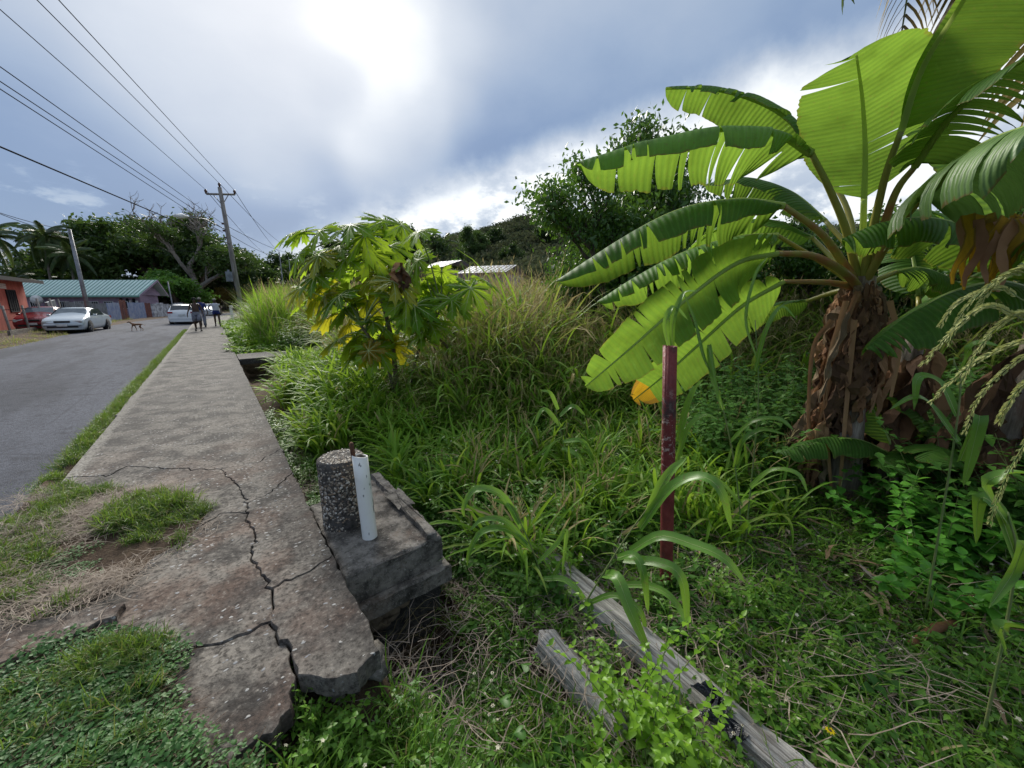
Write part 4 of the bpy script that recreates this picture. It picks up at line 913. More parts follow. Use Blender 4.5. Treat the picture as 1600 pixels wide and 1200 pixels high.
# wire fence with leaning posts in front of the red building
fn = tag(empty('post_fence', (-8.2, 34, -.1)), 'low rail fence with thin leaning posts in front of the red building', 'fence')
for k, yy in enumerate([-3.0, -.4, 2.2, 4.6, 6.4]):
    m = MB(); m.tube([(0, yy, -.1), (-.10, yy+.15, 1.9 if k > 1 else 1.5)], .05, 7); m.obj('post', M['pole'], fn)
m = MB(); m.box((0, 1.5, .14), (.10, 9.6, .26)); m.obj('kerb_wall', M['block'], fn, smooth=False)
for zz in (.75, 1.3): m = MB(); m.tube([(-.03, -3, zz), (-.05, 6.4, zz+.1)], .012, 5); m.obj('wire', M['wire'], fn)
m = MB(); m.box((-.6, 7.2, .8), (.12, 1.9, 1.9), Matrix.Rotation(.1, 3, 'X')); tag(m.obj('sheet_gate', M['grey_sheet'], fn, smooth=False))

# mint roofed building
def frame_at(p, fwd_az): return Matrix.Translation(p) @ Matrix.Rotation(-fwd_az, 4, 'Z')
cr_ = DY(219, 461, 46); az = R(37.5); gbd = empty('mint_roofed_building', (cr_.x, cr_.y, -.1)); gbd.rotation_euler = (0, 0, -az)
tag(gbd, 'long mauve building under a ribbed mint green metal roof', 'building')
L, dp, ez, rz_ = 16.5, 3.6, cr_.z+.1, DY(228, 438, 48.5).z+.1
m = MB(); m.box((-L/2-.4, dp/2, ez/2), (L-.6, dp-1.2, ez)); sk = .55
m.add([(-.72, .6, ez), (-.72+.5, dp-.6, ez), (-.5, dp/2, rz_-.15), (-L+.1, .6, ez), (-L+.1, dp-.6, ez), (-L+.1, dp/2, rz_-.15)], [(0, 1, 2), (3, 5, 4)]); m.obj('wall', M['mauve'], gbd, smooth=False)
nR = 34
for k in range(17):
    x0, x1 = -L+L*k/17, -L+L*(k+1)/17-.012; m = MB(); y1 = dp/2; hh_ = rz_-ez
    m.add([(x0, -.1, ez-.05), (x1, -.1, ez-.05), (x1+.7, y1, rz_), (x0+.7, y1, rz_), (x1-.1, dp+.3, ez-.05), (x0-.1, dp+.3, ez-.05)], [(0, 1, 2, 3), (3, 2, 4, 5)])
    for q in range(2):
        xa = x0+(x1-x0)*(.25+.5*q); m.add([(xa, -.12, ez-.02), (xa+.16, -.12, ez-.02), (xa+.86, y1, rz_+.03), (xa+.70, y1, rz_+.03)], [(0, 1, 2, 3)], 1)
    m.obj('roof_sheet', [M['mint'], M['mint_dark']], gbd, smooth=False)
m = MB(); m.box((-L/2, -.14, ez-.14), (L, .05, .2)); m.obj('gutter', M['mint_dark'], gbd, smooth=False)
m = MB(); m.add([(.02, -.1, ez-.22), (.02, -.1, ez), (.74, y1, rz_+.05), (.74, y1, rz_-.2), (-.06, dp+.3, ez), (-.06, dp+.3, ez-.22)], [(0, 1, 2, 3), (3, 2, 4, 5)]); m.obj('bargeboard', M['mauve'], gbd, smooth=False)
for k in range(7):
    x = -13.2+1.75*k; opening(gbd, (x, .57, 1.35), (1.0, .06, .75), bars=3, axis='x', frame='white')
for k in range(3):
    x = -2.9+.75*k; m = MB(); m.box((x, .57, 1.45), (.36, .06, 1.0)); m.tube([(x, .56, 1.95), (x, .53, 1.95)], .18, 12); m.obj('arched_opening', M['dark'], gbd, smooth=False)
    m = MB(); m.box((x+.37, .52, .9), (.16, .2, 1.9)); m.obj('white_column', M['white'], gbd, smooth=False)
m = MB(); m.tube([(-11.8, -.3, 1.95), (-11.5, -.6, 1.95)], .5, 16); m.obj('satellite_dish', M['white'], gbd)

# fence of mixed sheets: each sheet a part
def gfence(pts, name, label, cat, sheets, zt=1.6):
    o = tag(empty(name, (pts[0][0], pts[0][1], -.12)), label, cat); O = Vector((pts[0][0], pts[0][1], 0)); 
    segs = [(Vector((*pts[i], 0)), Vector((*pts[i+1], 0))) for i in range(len(pts)-1)]; tot = sum((b-a).length for a, b in segs); n = len(sheets)
    def at(d):
        for a, b in segs:
            l = (b-a).length
            if d <= l: return a+(b-a)*(d/l)
            d -= l
        return segs[-1][1]
    for i, (mn, hh_, kind) in enumerate(sheets):
        p, q = at(tot*i/n), at(tot*(i+1)/n-.03); d = q-p; Ls = d.length; nn = Vector((-d.y, d.x, 0)).normalized(); m = MB(); nw = max(4, int(Ls/.16)); vs = []
        for k in range(nw*2+1):
            c = p+d*(k/(nw*2))-O+nn*(.025 if k % 2 else -.0)
            vs += [(c.x, c.y, 0), (c.x, c.y, hh_+.02*math.sin(i*3+k*.3))]
        m.add(vs, [(2*k, 2*k+2, 2*k+3, 2*k+1) for k in range(nw*2)]); m.obj(kind, M[mn], o, smooth=False)
    return o
gfence([(-8.6, 43.5), (-7.3, 48.2), (-6.85, 52.0)], 'grey_sheet_fence', 'low grey blue sheet fence behind the silver car', 'fence', [('grey_sheet', 1.7, 'sheet')]*3+[('grey_sheet', 1.6, 'sheet')]*2+[('blue_sheet', 1.65, 'sheet')]*3)
gfence([(-6.85, 52.0), (-6.55, 53.4)], 'rust_gate', 'dark rust red sheet gate between grey and blue fence panels', 'gate', [('rust_sheet', 1.9, 'gate_leaf')]*2)
gfence([(-6.5, 53.6), (-5.75, 58.6)], 'blue_fence', 'faded blue slatted fence in front of the mint roofed building', 'fence', [('blue_sheet', 1.65, 'sheet')]*8)
gfence([(-5.75, 58.7), (-5.45, 60.6)], 'red_gate', 'rust red double gate at the right end of the blue fence', 'gate', [('rust_sheet', 1.6, 'gate_leaf')]*3)
wl = tag(empty('stained_wall', (-5.4, 60.8, -.12)), 'mould stained white garden wall running to the road bend', 'wall')
for i in range(7):
    a = Vector((-5.4+.40*i, 60.8+1.25*i, 0)); d = Vector((.40, 1.25, 0)); m = MB(); hh_ = 1.5+.12*math.sin(i*1.7); m.box((a-Vector((-5.4, 60.8, 0))+d/2+Vector((0, 0, hh_/2))), (1.29, .18, hh_), Matrix.Rotation(math.atan2(d.y, d.x), 3, 'Z')); m.obj('wall_panel', M['stained_white'], wl, smooth=False)

# ================================================================== POLES AND WIRES
def pole_mesh(h, r0, r1, lean): m = MB(); m.tube([(0, 0, -.3), (lean[0]*.5, lean[1]*.5, h*.5), (lean[0], lean[1], h)], [r0, (r0+r1)/2, r1], 12, uvs=1); return m
pt0 = D(376, 468, 37.5); ptt = D(344, 293, 37.5); up_ = tag(empty('utility_pole', (pt0.x, pt0.y, -.1)), 'tall leaning utility pole with a crossarm, transformer box and street lamp', 'utility pole')
ln = Vector((ptt.x-pt0.x, ptt.y-pt0.y, 0)); H_ = ptt.z+.1; pole_mesh(H_, .20, .13, (ln.x*1.12, ln.y*1.12)).obj('shaft', M['pole'], up_)
O = Vector((pt0.x, pt0.y, -.1)); top = Vector((ln.x*1.1, ln.y*1.1, H_))
al, ar = D(322, 303, 37.5)-O, D(367, 304, 37.5)-O
m = MB(); m.tube([al, ar], .07, 6); m.obj('crossarm', M['pole'], up_)
for e in (al, ar): m = MB(); mid_ = al.lerp(ar, .5); m.tube([mid_.lerp(e, .55), mid_+Vector((0, 0, -.75))], .03, 5); m.obj('brace', M['steelpole'], up_)
for e in (al, ar, Vector((top.x, top.y, H_))): m = MB(); m.tube([e, e+Vector((0, 0, .12)), e+Vector((0, 0, .2)), e+Vector((0, 0, .32))], [.05, .07, .10, .05], 8); m.obj('insulator', M['porcelain'], up_)
def on_pole(f): return Vector((ln.x*1.12*f, ln.y*1.12*f, H_*f))
tb = on_pole(.36); tb2 = tb+Vector((-.42, -.30, 0)); m = MB(); m.box(tb2, (.42, .35, .72)); m.tube([tb2+Vector((0, 0, .36)), tb2+Vector((0, 0, .5))], .07, 8); m.obj('transformer_box', M['grey_sheet'], up_, smooth=False)
m = MB(); m.tube([tb2+Vector((0, 0, -.36)), tb2+Vector((.25, .1, -.7)), on_pole(.2)+Vector((-.17, -.1, 0))], .03, 6); m.obj('conduit', M['wire'], up_)
lp0 = on_pole(.70); lamp = D(285, 340, 35.5)-O; m = MB(); m.tube([lp0, lp0+(lamp-lp0)*.5+Vector((0, 0, .35)), lamp+Vector((.3, 0, .08))], .035, 6); la_ = m.obj('lamp_arm', M['steelpole'], up_)
m = MB(); m.tube([lamp+Vector((.35, .1, .10)), lamp+Vector((0, 0, .10)), lamp+Vector((-.45, -.1, .04))], [.05, .16, .08], 8); m.obj('lamp_head', M['white'], la_)
for k in range(3): m = MB(); c = on_pole(.74-.05*k)+Vector((-.22, -.05, 0)); m.tube([c, c+Vector((0, 0, .12))], .07, 8); m.obj('spool_insulator', M['porcelain'], up_)
lpt, lpb = D(108, 358, 40), D(136, 476, 40); sp2_ = tag(empty('thin_pole', (lpb.x, lpb.y, -.1)), 'thin grey leaning pole in front of the mint roof', 'pole'); m = MB(); m.tube([(0, 0, -.1), (lpt.x-lpb.x, lpt.y-lpb.y, lpt.z+.1)], [.13, .09], 10); m.obj('shaft', M['steelpole'], sp2_)
for (u, v, u2, v2, d, lab, r) in [(262, 440, 269, 474, 56, 'short pale stick pole in front of the rounded green tree', .06), (436, 393, 442, 442, 48, 'thin white mast rising out of the tall grass patch', .05), (451, 402, 455, 442, 60, 'thin grey mast right of the white mast in the grass', .04)]:
    a, b_ = D(u, v, d), D(u2, v2, d); o = tag(empty('thin_pole' if r > .05 else 'mast', (b_.x, b_.y, -.1)), lab, 'pole'); m = MB(); m.tube([(0, 0, 0), (b_.x-b_.x, 0, b_.z+.1), (a.x-b_.x, a.y-b_.y, a.z+.1)], r, 7); m.obj('shaft', M['steelpole'], o)
# cables over the road
def cable(a, b, label, sag=.4, r=.014, group=None):
    m = MB(); m.tube([a.lerp(b, i/24)-Vector((0, 0, sag*4*(i/24)*(1-i/24))) for i in range(25)], r, 5); o = m.obj('power_cable', M['wire']); return tag(o, label, 'cable', group)
def wire_from(pole, u, v, z, label, ext=2.2, r=.013, sag=.0, group='cables over the road'):
    g = ray(u, v); t = (z-EYE)/g.z; e = Vector((g.x*t, g.y*t, z)); b = pole+(e-pole)*ext; b.z = z+(e.z-pole.z)*(ext-1)*.15
    m = MB(); n = 26; pts = []
    for i in range(n+1):
        f = i/n*ext; q = pole+(e-pole)*f; pts.append(q)
    m.tube(pts, r, 5); o = m.obj('power_cable', M['wire']); return tag(o, label, 'cable', group)
OL, OR, OT = al+O+Vector((0, 0, .3)), ar+O+Vector((0, 0, .3)), Vector((top.x, top.y, H_+.3))+O
wire_from(OR, 89, -3, 8.8, 'rightmost overhead cable running to the right end of the crossarm', 1.8)
wire_from(OT, 55, -3, 9.0, 'overhead cable running to the pole top, second from the right', 1.8)
wire_from(OL, -3, 12, 8.7, 'overhead cable running to the left end of the crossarm', 1.8)
W3 = on_pole(.74)+O+Vector((-.3, -.1, .1))
wire_from(W3, -3, 102, 6.9, 'topmost of the three close cables below the crossarm lines', 1.6)
wire_from(W3-Vector((0, 0, .35)), -3, 125, 6.7, 'middle of the three close cables below the crossarm lines', 1.6)
wire_from(W3-Vector((0, 0, .7)), -3, 137, 6.5, 'lowest of the three close cables below the crossarm lines', 1.6)
wire_from(on_pole(.60)+O, -3, 228, 5.2, 'thick single cable sloping from the left edge to the pole middle', 1.4, r=.022)
cable(D(-60, 312, 26), lpt-Vector((0, 0, .05)), 'upper of two cables running to the thin leaning pole', .15, .014, None)
cable(D(-60, 308, 25), lpt-Vector((0, 0, .25)), 'lower of two cables running to the thin leaning pole', .25, .014, None)
cable(lpt, on_pole(.55)+O, 'cable slung from the thin leaning pole to the tall utility pole', .5, .012)
for (a, u, v, d, lab) in [(OT, 452, 388, 95, 'cable leaving the pole top towards the right'), (OR, 437, 394, 100, 'steep cable leaving the right crossarm end away up the road'), (OL, 420, 400, 110, 'cable leaving the left crossarm end away up the road'), (W3, 470, 398, 90, 'upper low cable leaving the pole to the right'), (W3-Vector((0, 0, .5)), 440, 400, 90, 'lower low cable leaving the pole to the right')]:
    cable(a, D(u, v, d), lab, .6, .02)

# white gate post by the tall grass
g_ = D(362, 490, 44); m = MB(); m.box((0, 0, .65), (.22, .22, 1.3)); m.box((0, 0, 1.33), (.28, .28, .08)); o = m.obj('gate_post', M['white'], smooth=False); o.location = (g_.x, g_.y, -.1); tag(o, 'short white concrete post at the edge of the tall grass patch', 'post')

# ================================================================== CARS
def make_car(name, label, body, L=4.4, W=1.68, Hh=1.38, kind='sedan', loc=(0, 0, 0), rz=0):
    """x forward; origin on the ground under the middle"""
    o = tag(empty(name, loc, rz), label, 'car')
    if kind == 'sedan': top = [(-.50, .60, .86), (-.47, .88, .90), (-.32, .97, .94), (-.17, 1.34, .80), (0, 1.39, .78), (.10, 1.36, .78), (.235, .96, .92), (.36, .87, .92), (.47, .74, .86), (.50, .56, .80)]
    else: top = [(-.50, .62, .90), (-.49, 1.00, .93), (-.45, 1.10, .92), (-.40, 1.50, .80), (-.1, 1.58, .78), (.05, 1.54, .78), (.22, 1.08, .92), (.38, .98, .93), (.48, .82, .88), (.50, .60, .82)]
    k = Hh/1.39 if kind == 'sedan' else Hh/1.58; rings = []
    belt = .90 if kind == 'sedan' else 1.02
    for x, z, wf in top:
        z *= k; hw = W/2; bl = min(z, belt*k); rise = max(0, z-bl)
        s = [(hw*.88, .20), (hw*.985, .32), (hw*1.0, .52), (hw*.97, bl*.96 if bl > .6 else bl)]
        wt_ = hw*(wf if rise > .05 else .86*1.0); s += [(hw*.93, bl), (wt_*1.0 if rise > .05 else hw*.80, z-.03 if rise > .05 else z), (hw*.5*(.95 if rise > .05 else 1), z+.0), (0, z+.012)]
        e = .94 if abs(x) >= .495 else (.98 if abs(x) >= .465 else 1)
        rings.append([(x*L, y*e, zz) for y, zz in s])
    m = MB(); n = len(rings[0]); vs = []
    for r_ in rings: vs += r_+[(a, -b, c) for a, b, c in r_[::-1][1:]]
    nn = 2*n-1; fs = [(i*nn+j, i*nn+j+1, (i+1)*nn+j+1, (i+1)*nn+j) for i in range(len(rings)-1) for j in range(nn-1)]+[tuple(range(nn-1, -1, -1)), tuple((len(rings)-1)*nn+j for j in range(nn))]
    m.add(vs, fs); bo = m.obj('body', M[body], o); md = bo.modifiers.new('smooth', 'SUBSURF'); md.levels = md.render_levels = 2
    # panes standing just proud of the shell
    def X(i): return top[i][0]*L
    zb = belt*k+.03; zr = (1.34 if kind == 'sedan' else 1.5)*k-.03; hw = W/2
    a, b = (6, 5); m = MB(); m.add([(X(a)+.0, -hw*.78, zb+.01), (X(a)+.0, hw*.78, zb+.01), (X(b)+.06, hw*.66, zr+.02), (X(b)+.06, -hw*.66, zr+.02)], [(0, 1, 2, 3)]); m.box((0, 0, -9), (.001, .001, .001)); m.v = m.v[:4]; m.f = m.f[:1]; m.mi = m.mi[:1]; m.uv = m.uv[:4]; ws = m.obj('windscreen', M['glass_pale'], o, smooth=False); ws.location = (.03, 0, .01)
    sd = ws.modifiers.new('thick', 'SOLIDIFY'); sd.thickness = .012
    rx0, rx1 = (X(2), X(3)) if kind == 'sedan' else (X(2), X(3)); m = MB(); m.add([(rx0-.02, -hw*.76, zb+.02), (rx0-.02, hw*.76, zb+.02), (rx1-.05, hw*.66, zr), (rx1-.05, -hw*.66, zr)], [(3, 2, 1, 0)]); rw = m.obj('rear_window', M['glass'], o, smooth=False); rw.location = (-.02, 0, .01); rw.modifiers.new('thick', 'SOLIDIFY').thickness = .012
    for s in (-1, 1):
        for (x0, x1, t0, t1) in [(X(2)+.35, -.02*L-.03, X(3)+.08, -.02*L-.03), (-.02*L+.03, X(6)-.08, -.02*L+.03, X(5)-.02)]:
            m = MB(); m.add([(x0, s*(hw*.935), zb), (x1, s*(hw*.935), zb), (t1, s*(hw*.80), zr-.02), (t0, s*(hw*.80), zr-.02)], [(0, 1, 2, 3) if s > 0 else (3, 2, 1, 0)]); sw = m.obj('side_window', M['glass'], o, smooth=False); sw.modifiers.new('thick', 'SOLIDIFY').thickness = .02
        for xw in (.31*L, -.29*L):
            m = MB(); rr_ = .315 if kind == 'sedan' else .35; pr = [(rr_*.62, .10), (rr_*.95, .10), (rr_, .06), (rr_, -.06), (rr_*.95, -.10), (rr_*.5, -.10)]; nn_ = 24
            m.add([(q*math.cos(2*math.pi*j/nn_), y, q*math.sin(2*math.pi*j/nn_)) for q, y in pr for j in range(nn_)], [(i*nn_+j, i*nn_+(j+1) % nn_, (i+1)*nn_+(j+1) % nn_, (i+1)*nn_+j) for i in range(5) for j in range(nn_)])
            wh = m.obj('wheel', M['tyre'], o); wh.location = (xw, s*(hw-.09), rr_)
            m = MB(); m.tube([(0, -.085, 0), (0, .085, 0)], rr_*.62, 20)
            for q in range(5): a_ = q*2*math.pi/5; m.box((rr_*.33*math.cos(a_), .09*s, rr_*.33*math.sin(a_)), (rr_*.5, .03, .05), Matrix.Rotation(-a_, 3, 'Y'))
            m.obj('rim', M['rim'], wh, smooth=False)
            m = MB(); m.tube([(xw, s*(hw-.20), rr_), (xw, s*(hw+.004), rr_)], rr_*1.17, 24); m.obj('wheel_arch', M['dark'], o)
        m = MB(); m.box((.475*L, s*hw*.68, .62*k), (.12, hw*.46, .15), Matrix.Rotation(s*-.25, 3, 'Z')); hl = m.obj('headlight', M['lamp'], o, smooth=False); bv = hl.modifiers.new('round', 'BEVEL'); bv.width = .03; bv.segments = 2
        m = MB(); zz = .78 if kind == 'sedan' else .92; m.box((-.487*L, s*hw*.78, zz*k), (.12, hw*.34, .16 if kind == 'sedan' else .13)); tl = m.obj('tail_light', M['taillamp'], o, smooth=False)
        m = MB(); m.box((.17*L, s*(hw+.08), zb+.03), (.10, .16, .11)); mr = m.obj('mirror', M[body], o, smooth=False); mr.modifiers.new('round', 'BEVEL').width = .025
    m = MB(); m.box((.492*L, 0, .63*k), (.06, W*.36, .10)); gr = m.obj('grille', M['black'], o, smooth=False)
    m = MB(); m.box((.497*L, 0, .36), (.05, W*.70, .10)); m.obj('lower_intake', M['black'], o, smooth=False)
    m = MB(); m.box((.487*L, 0, .46), (.14, W*.90, .16)); bp = m.obj('front_bumper', M[body], o, smooth=False); bp.modifiers.new('round', 'BEVEL').width = .05
    m = MB(); m.box((.515*L, 0, .45), (.03, .40, .12)); m.obj('number_plate', M['plate'], o, smooth=False)
    m = MB(); m.box((-.487*L, 0, .45), (.14, W*.92, .20)); bp = m.obj('rear_bumper', M[body], o, smooth=False); bp.modifiers.new('round', 'BEVEL').width = .05
    m = MB(); m.box((-.508*L, 0, .72*k if kind != 'sedan' else .6), (.03, .42, .13)); m.obj('number_plate', M['plate'], o, smooth=False)
    m = MB(); m.box((0, 0, .21), (L*.93, W*.86, .12)); m.obj('underbody', M['black'], o, smooth=False)
    return o
pc = G(136, 520, -.08); make_car('silver_sedan', 'silver four door car parked on the left verge facing the camera', 'silver', 4.4, 1.72, 1.40, 'sedan', (-6.35, 34.2, -.12), R(-90-7))
c2 = make_car('maroon_car', 'dark red car with a pale rear door standing open behind the silver car', 'maroon', 4.0, 1.62, 1.42, 'sedan', (-8.15, 36.6, -.10), R(-90-4))
m = MB(); vs = [(0, 0, .35), (-.95, 0, .35), (-.98, 0, .95), (-.55, -.03, 1.36), (0, -.05, 1.33), (-.12, -.03, .98), (-.80, -.01, .98), (-.50, -.03, 1.26), (-.12, -.04, 1.25)]
m.add(vs, [(0, 1, 2, 6, 5), (5, 8, 4, 0), (8, 7, 3, 4), (7, 6, 2, 3)]); m2 = m.obj('open_door', M['silver'], c2, smooth=False); m2.location = (.4, -.0, 0); m2.location = (.35, .82, 0); m2.rotation_euler = (0, 0, R(-60)); m2.modifiers.new('thick', 'SOLIDIFY').thickness = .04
m = MB(); m.add([vs[5], vs[6], vs[7], vs[8]], [(0, 1, 2, 3)]); gl = m.obj('door_glass', M['glass_pale'], m2, smooth=False)
sv = G(297, 508, -.12); make_car('white_hatchback', 'white car seen from behind on the road beside the walkers', 'whitecar', 4.3, 1.75, 1.55, 'suv', (-1.75, 41.6, -.11), R(90-3))
fc = D(322, 478, 66); make_car('far_white_car', 'small white car far up the road by the bend', 'whitecar', 4.3, 1.72, 1.5, 'suv', (-.1, 64, -.11), R(-98))

# ================================================================== PEOPLE AND DOG
def skin_body(name, joints, edges, mat, parent, loc=(0, 0, 0), sub=2):
    me = bpy.data.meshes.new(name); me.from_pydata([j[0] for j in joints], edges, []); ob = link(name, me, parent); me.skin_vertices.new(name='') if hasattr(me.skin_vertices, 'new') else None
    sk = ob.modifiers.new('skin', 'SKIN')
    lay = me.skin_vertices[0].data if len(me.skin_vertices) else None
    for i, j in enumerate(joints):
        r = j[1]; lay[i].radius = r if isinstance(r, tuple) else (r, r); lay[i].use_root = (i == 0)
    ob.modifiers.new('sub', 'SUBSURF').levels = sub; ob.modifiers['sub'].render_levels = sub
    dg = bpy.context.evaluated_depsgraph_get(); ev = ob.evaluated_get(dg); nm = bpy.data.meshes.new_from_object(ev); ob.modifiers.clear(); ob.data = nm
    nm.materials.clear(); nm.materials.append(mat); nm.polygons.foreach_set('use_smooth', np.ones(len(nm.polygons), bool)); return ob
def limb_clothes(name, chains, mat, parent):
    m = MB()
    for pts, rad in chains: m.tube(pts, rad, 12)
    return m.obj(name, mat, parent)
def person(loc, rz, label, h=1.75, arms=((0, .05), (0, .05)), stride=.2, top=None, topsl=.0, bottom='short', bmat='greycloth', hat=None, hair='hair', shoe='shoe', hip_hand=False, wide=1.0):
    o = tag(empty('person', loc, rz), label, 'person'); k = h/1.75; o.scale = (k, k, k)
    # faces +x ; y = left
    s = stride; hipz, kz, az_ = .92, .50, .08
    J = [((0, 0, .96), (.12*wide, .15*wide)), ((0, 0, 1.12), (.105*wide, .135*wide)), ((0, 0, 1.32), (.115*wide, .165*wide)), ((0, 0, 1.44), (.07, .09)), ((.01, 0, 1.51), (.052, .052)), ((.02, 0, 1.60), (.078, .07)), ((.02, 0, 1.68), (.085, .075)), ((.02, 0, 1.745), (.04, .04))]
    E = [(i, i+1) for i in range(7)]
    def ch(par, L):
        for p, r in L: J.append((p, r)); E.append((par, len(J)-1)); par = len(J)-1
    sides = ((1, s), (-1, -s))
    for (sd, st), arm in zip(sides, arms):
        ch(0, [((0, sd*.10, .88), .085*wide), ((st*.5+.02, sd*.11, .50), .058), ((st*.62, sd*.11, .30), .055), ((st-.03, sd*.11, .09), .038), ((st+.05, sd*.12, .04), .04), ((st+.15, sd*.125, .03), .028)])
        fx, out = arm
        if hip_hand and sd == -1: ch(2, [((0, sd*.19, 1.40), .052), ((-.05, sd*.40, 1.16), .040), ((.06, sd*.24, 1.02), .030), ((.08, sd*.19, 1.0), .032)])
        else:
            hx_, hy_ = fx*1.0+.06, sd*(.25+out); par0 = 2
            ch(2, [((0, sd*.19, 1.41), .052), ((fx*.3-.02, sd*(.235+out*.4), 1.14), .040), ((hx_-.01, hy_, .90), .028), ((hx_+.01, hy_, .84), (.022, .038)), ((hx_+.02, hy_, .79), (.016, .034)), ((hx_+.03, hy_-sd*.01, .73), (.010, .024))])
            base_ = len(J)-4
            ch(base_, [((hx_+.05, hy_-sd*.02, .83), .012), ((hx_+.06, hy_-sd*.03, .79), .010)])
    b = skin_body('body', J, E, M['skin'], o)
    # face: nose, ears, eyes
    m = MB(); m.box((.108, 0, 1.625), (.03, .028, .045)); m.box((.02, .085, 1.63), (.03, .015, .05)); m.box((.02, -.085, 1.63), (.03, .015, .05)); m.obj('face_features', M['skin'], b)
    m = MB()
    for sd in (-1, 1): m.box((.098, sd*.03, 1.65), (.012, .022, .010))
    m.obj('eyes', M['white'], b, smooth=False)
    m = MB(); m.tube([(.012, 0, 1.655), (.01, 0, 1.70), (.005, 0, 1.745), (.0, 0, 1.775)], [.096, .098, .085, .03], 14); m.obj('hair' if not hat else 'cap', M[hat or hair], b)
    if hat: m = MB(); m.tube([(.06, 0, 1.70), (.16, 0, 1.69)], [.07, .05], 10); m.v = [(x, y, 1.695+(z-1.695)*.2) for x, y, z in m.v]; m.obj('cap_peak', M[hat], b)
    if top:
        m = MB(); w_ = wide; pr = [((0, 0, .93), (.135*w_, .175*w_)), ((0, 0, 1.05), (.13*w_, .165*w_)), ((0, 0, 1.2), (.132*w_, .175*w_)), ((0, 0, 1.36), (.128*w_, .20*w_)), ((0, 0, 1.44), (.10, .17)), ((.0, 0, 1.475), (.06, .08))]; n = 18
        m.add([(c[0]+r_[0]*math.cos(2*math.pi*j/n), r_[1]*math.sin(2*math.pi*j/n), c[2]) for c, r_ in pr for j in range(n)], [(i*n+j, i*n+(j+1) % n, (i+1)*n+(j+1) % n, (i+1)*n+j) for i in range(5) for j in range(n)])
        if topsl:
            for (sd, st), arm in zip(sides, arms):
                fx, out = arm; e = Vector((fx*.3-.02, sd*(.235+out*.4), 1.14)) if not (hip_hand and sd == -1) else Vector((-.05, sd*.40, 1.16)); a = Vector((0, sd*.17, 1.42)); m.tube([a, a.lerp(e, topsl)], [.075, .062], 12)
        m.obj('shirt', M[top], b)
    m = MB(); n = 16; m.add([(.0+rx*math.cos(2*math.pi*j/n), ry*math.sin(2*math.pi*j/n), z) for rx, ry, z in ((.14*wide, .17*wide, 1.02), (.145*wide, .185*wide, .93), (.14*wide, .19*wide, .86)) for j in range(n)], [(i*n+j, i*n+(j+1) % n, (i+1)*n+(j+1) % n, (i+1)*n+j) for i in range(2) for j in range(n)])
    for sd, st in sides:
        kn = Vector((st*.5+.02, sd*.11, .50)); hp = Vector((0, sd*.095, .90))
        if bottom == 'short': m.tube([hp, hp.lerp(kn, .5), hp.lerp(kn, .92)], [.115*wide, .112, .110], 14)
        elif bottom == 'mini': m.tube([hp, hp.lerp(kn, .35)], [.11*wide, .10], 14)
        else: m.tube([hp, kn, Vector((st*.62, sd*.11, .30)), Vector((st-.02, sd*.11, .10))], [.115*wide, .085, .08, .075], 14)
    m.obj('trousers' if bottom == 'long' else 'shorts', M[bmat], b)
    for sd, st in sides: m = MB(); m.tube([(st-.08, sd*.115, .045), (st+.02, sd*.12, .055), (st+.13, sd*.125, .04), (st+.19, sd*.127, .03)], [.045, .052, .045, .03], 10); m.v = [(x, y, max(.0, z)) for x, y, z in m.v]; m.obj('shoe', M[shoe], b)
    return o
p1 = G(311, 517, 0); person((p1.x, p1.y, 0), R(-90), 'shirtless man in baggy grey shorts walking on the sidewalk, nearest of the three', 1.80, arms=((.05, .05), (.22, .12)), stride=.20, top=None, bottom='short', bmat='greycloth', wide=1.05)
p2 = G(318, 511, 0); person((p2.x, p2.y, 0), R(-92), 'man in a dark blue shirt, pale cap and grey trousers walking behind the shirtless man', 1.85, arms=((.04, .07), (-.05, .05)), stride=.14, top='navy', topsl=.8, bottom='long', bmat='greycloth', hat='tan', wide=1.08)
p3 = G(341, 509.5, 0); person((p3.x, p3.y, 0), R(-90), 'woman in a pale top and short blue shorts with one hand on her hip', 1.80, arms=((.05, .05), (.05, .12)), stride=.13, top='whitecloth', topsl=.35, bottom='mini', bmat='navy', hip_hand=True, hat='tan')
# dog crossing the road
dgp = G(216, 517, -.1); dog = tag(empty('dog', (dgp.x, dgp.y, -.10), R(150)), 'thin tawny dog trotting across the road', 'dog'); dog.scale = (.8, .8, .8)
J = [((-.22, 0, .50), (.085, .075)), ((-.02, 0, .47), (.075, .07)), ((.22, 0, .48), (.11, .085)), ((.36, 0, .56), (.06, .055)), ((.45, 0, .64), (.06, .055)), ((.52, 0, .655), (.055, .05)), ((.60, 0, .63), (.03, .028)), ((.67, 0, .62), (.022, .022))]
E = [(i, i+1) for i in range(7)]
def dch(par, L):
    for p, r in L: J.append((p, r)); E.append((par, len(J)-1)); par = len(J)-1
for sd, f in ((1, .10), (-1, -.08)):
    dch(2, [((.24+f*.4, sd*.07, .36), .038), ((.24+f, sd*.07, .20), .022), ((.22+f*1.3, sd*.07, .05), .018), ((.26+f*1.3, sd*.07, .02), .020)])
    dch(0, [((-.20-f*.5, sd*.07, .38), .050), ((-.14-f, sd*.07, .28), .032), ((-.27-f*1.2, sd*.07, .18), .020), ((-.25-f*1.4, sd*.07, .05), .017), ((-.21-f*1.4, sd*.07, .02), .020)])
dch(0, [((-.34, 0, .50), .020), ((-.48, 0, .42), .014), ((-.55, 0, .34), .008)])
b = skin_body('body', J, E, M['dogfur'], dog)
for sd in (-1, 1): m = MB(); m.add([(.50, sd*.05, .70), (.46, sd*.06, .70), (.485, sd*.085, .62), (.485, sd*.04, .69)], [(0, 1, 2), (1, 3, 2), (3, 0, 2)]); m.obj('ear', M['dogfur'], b)

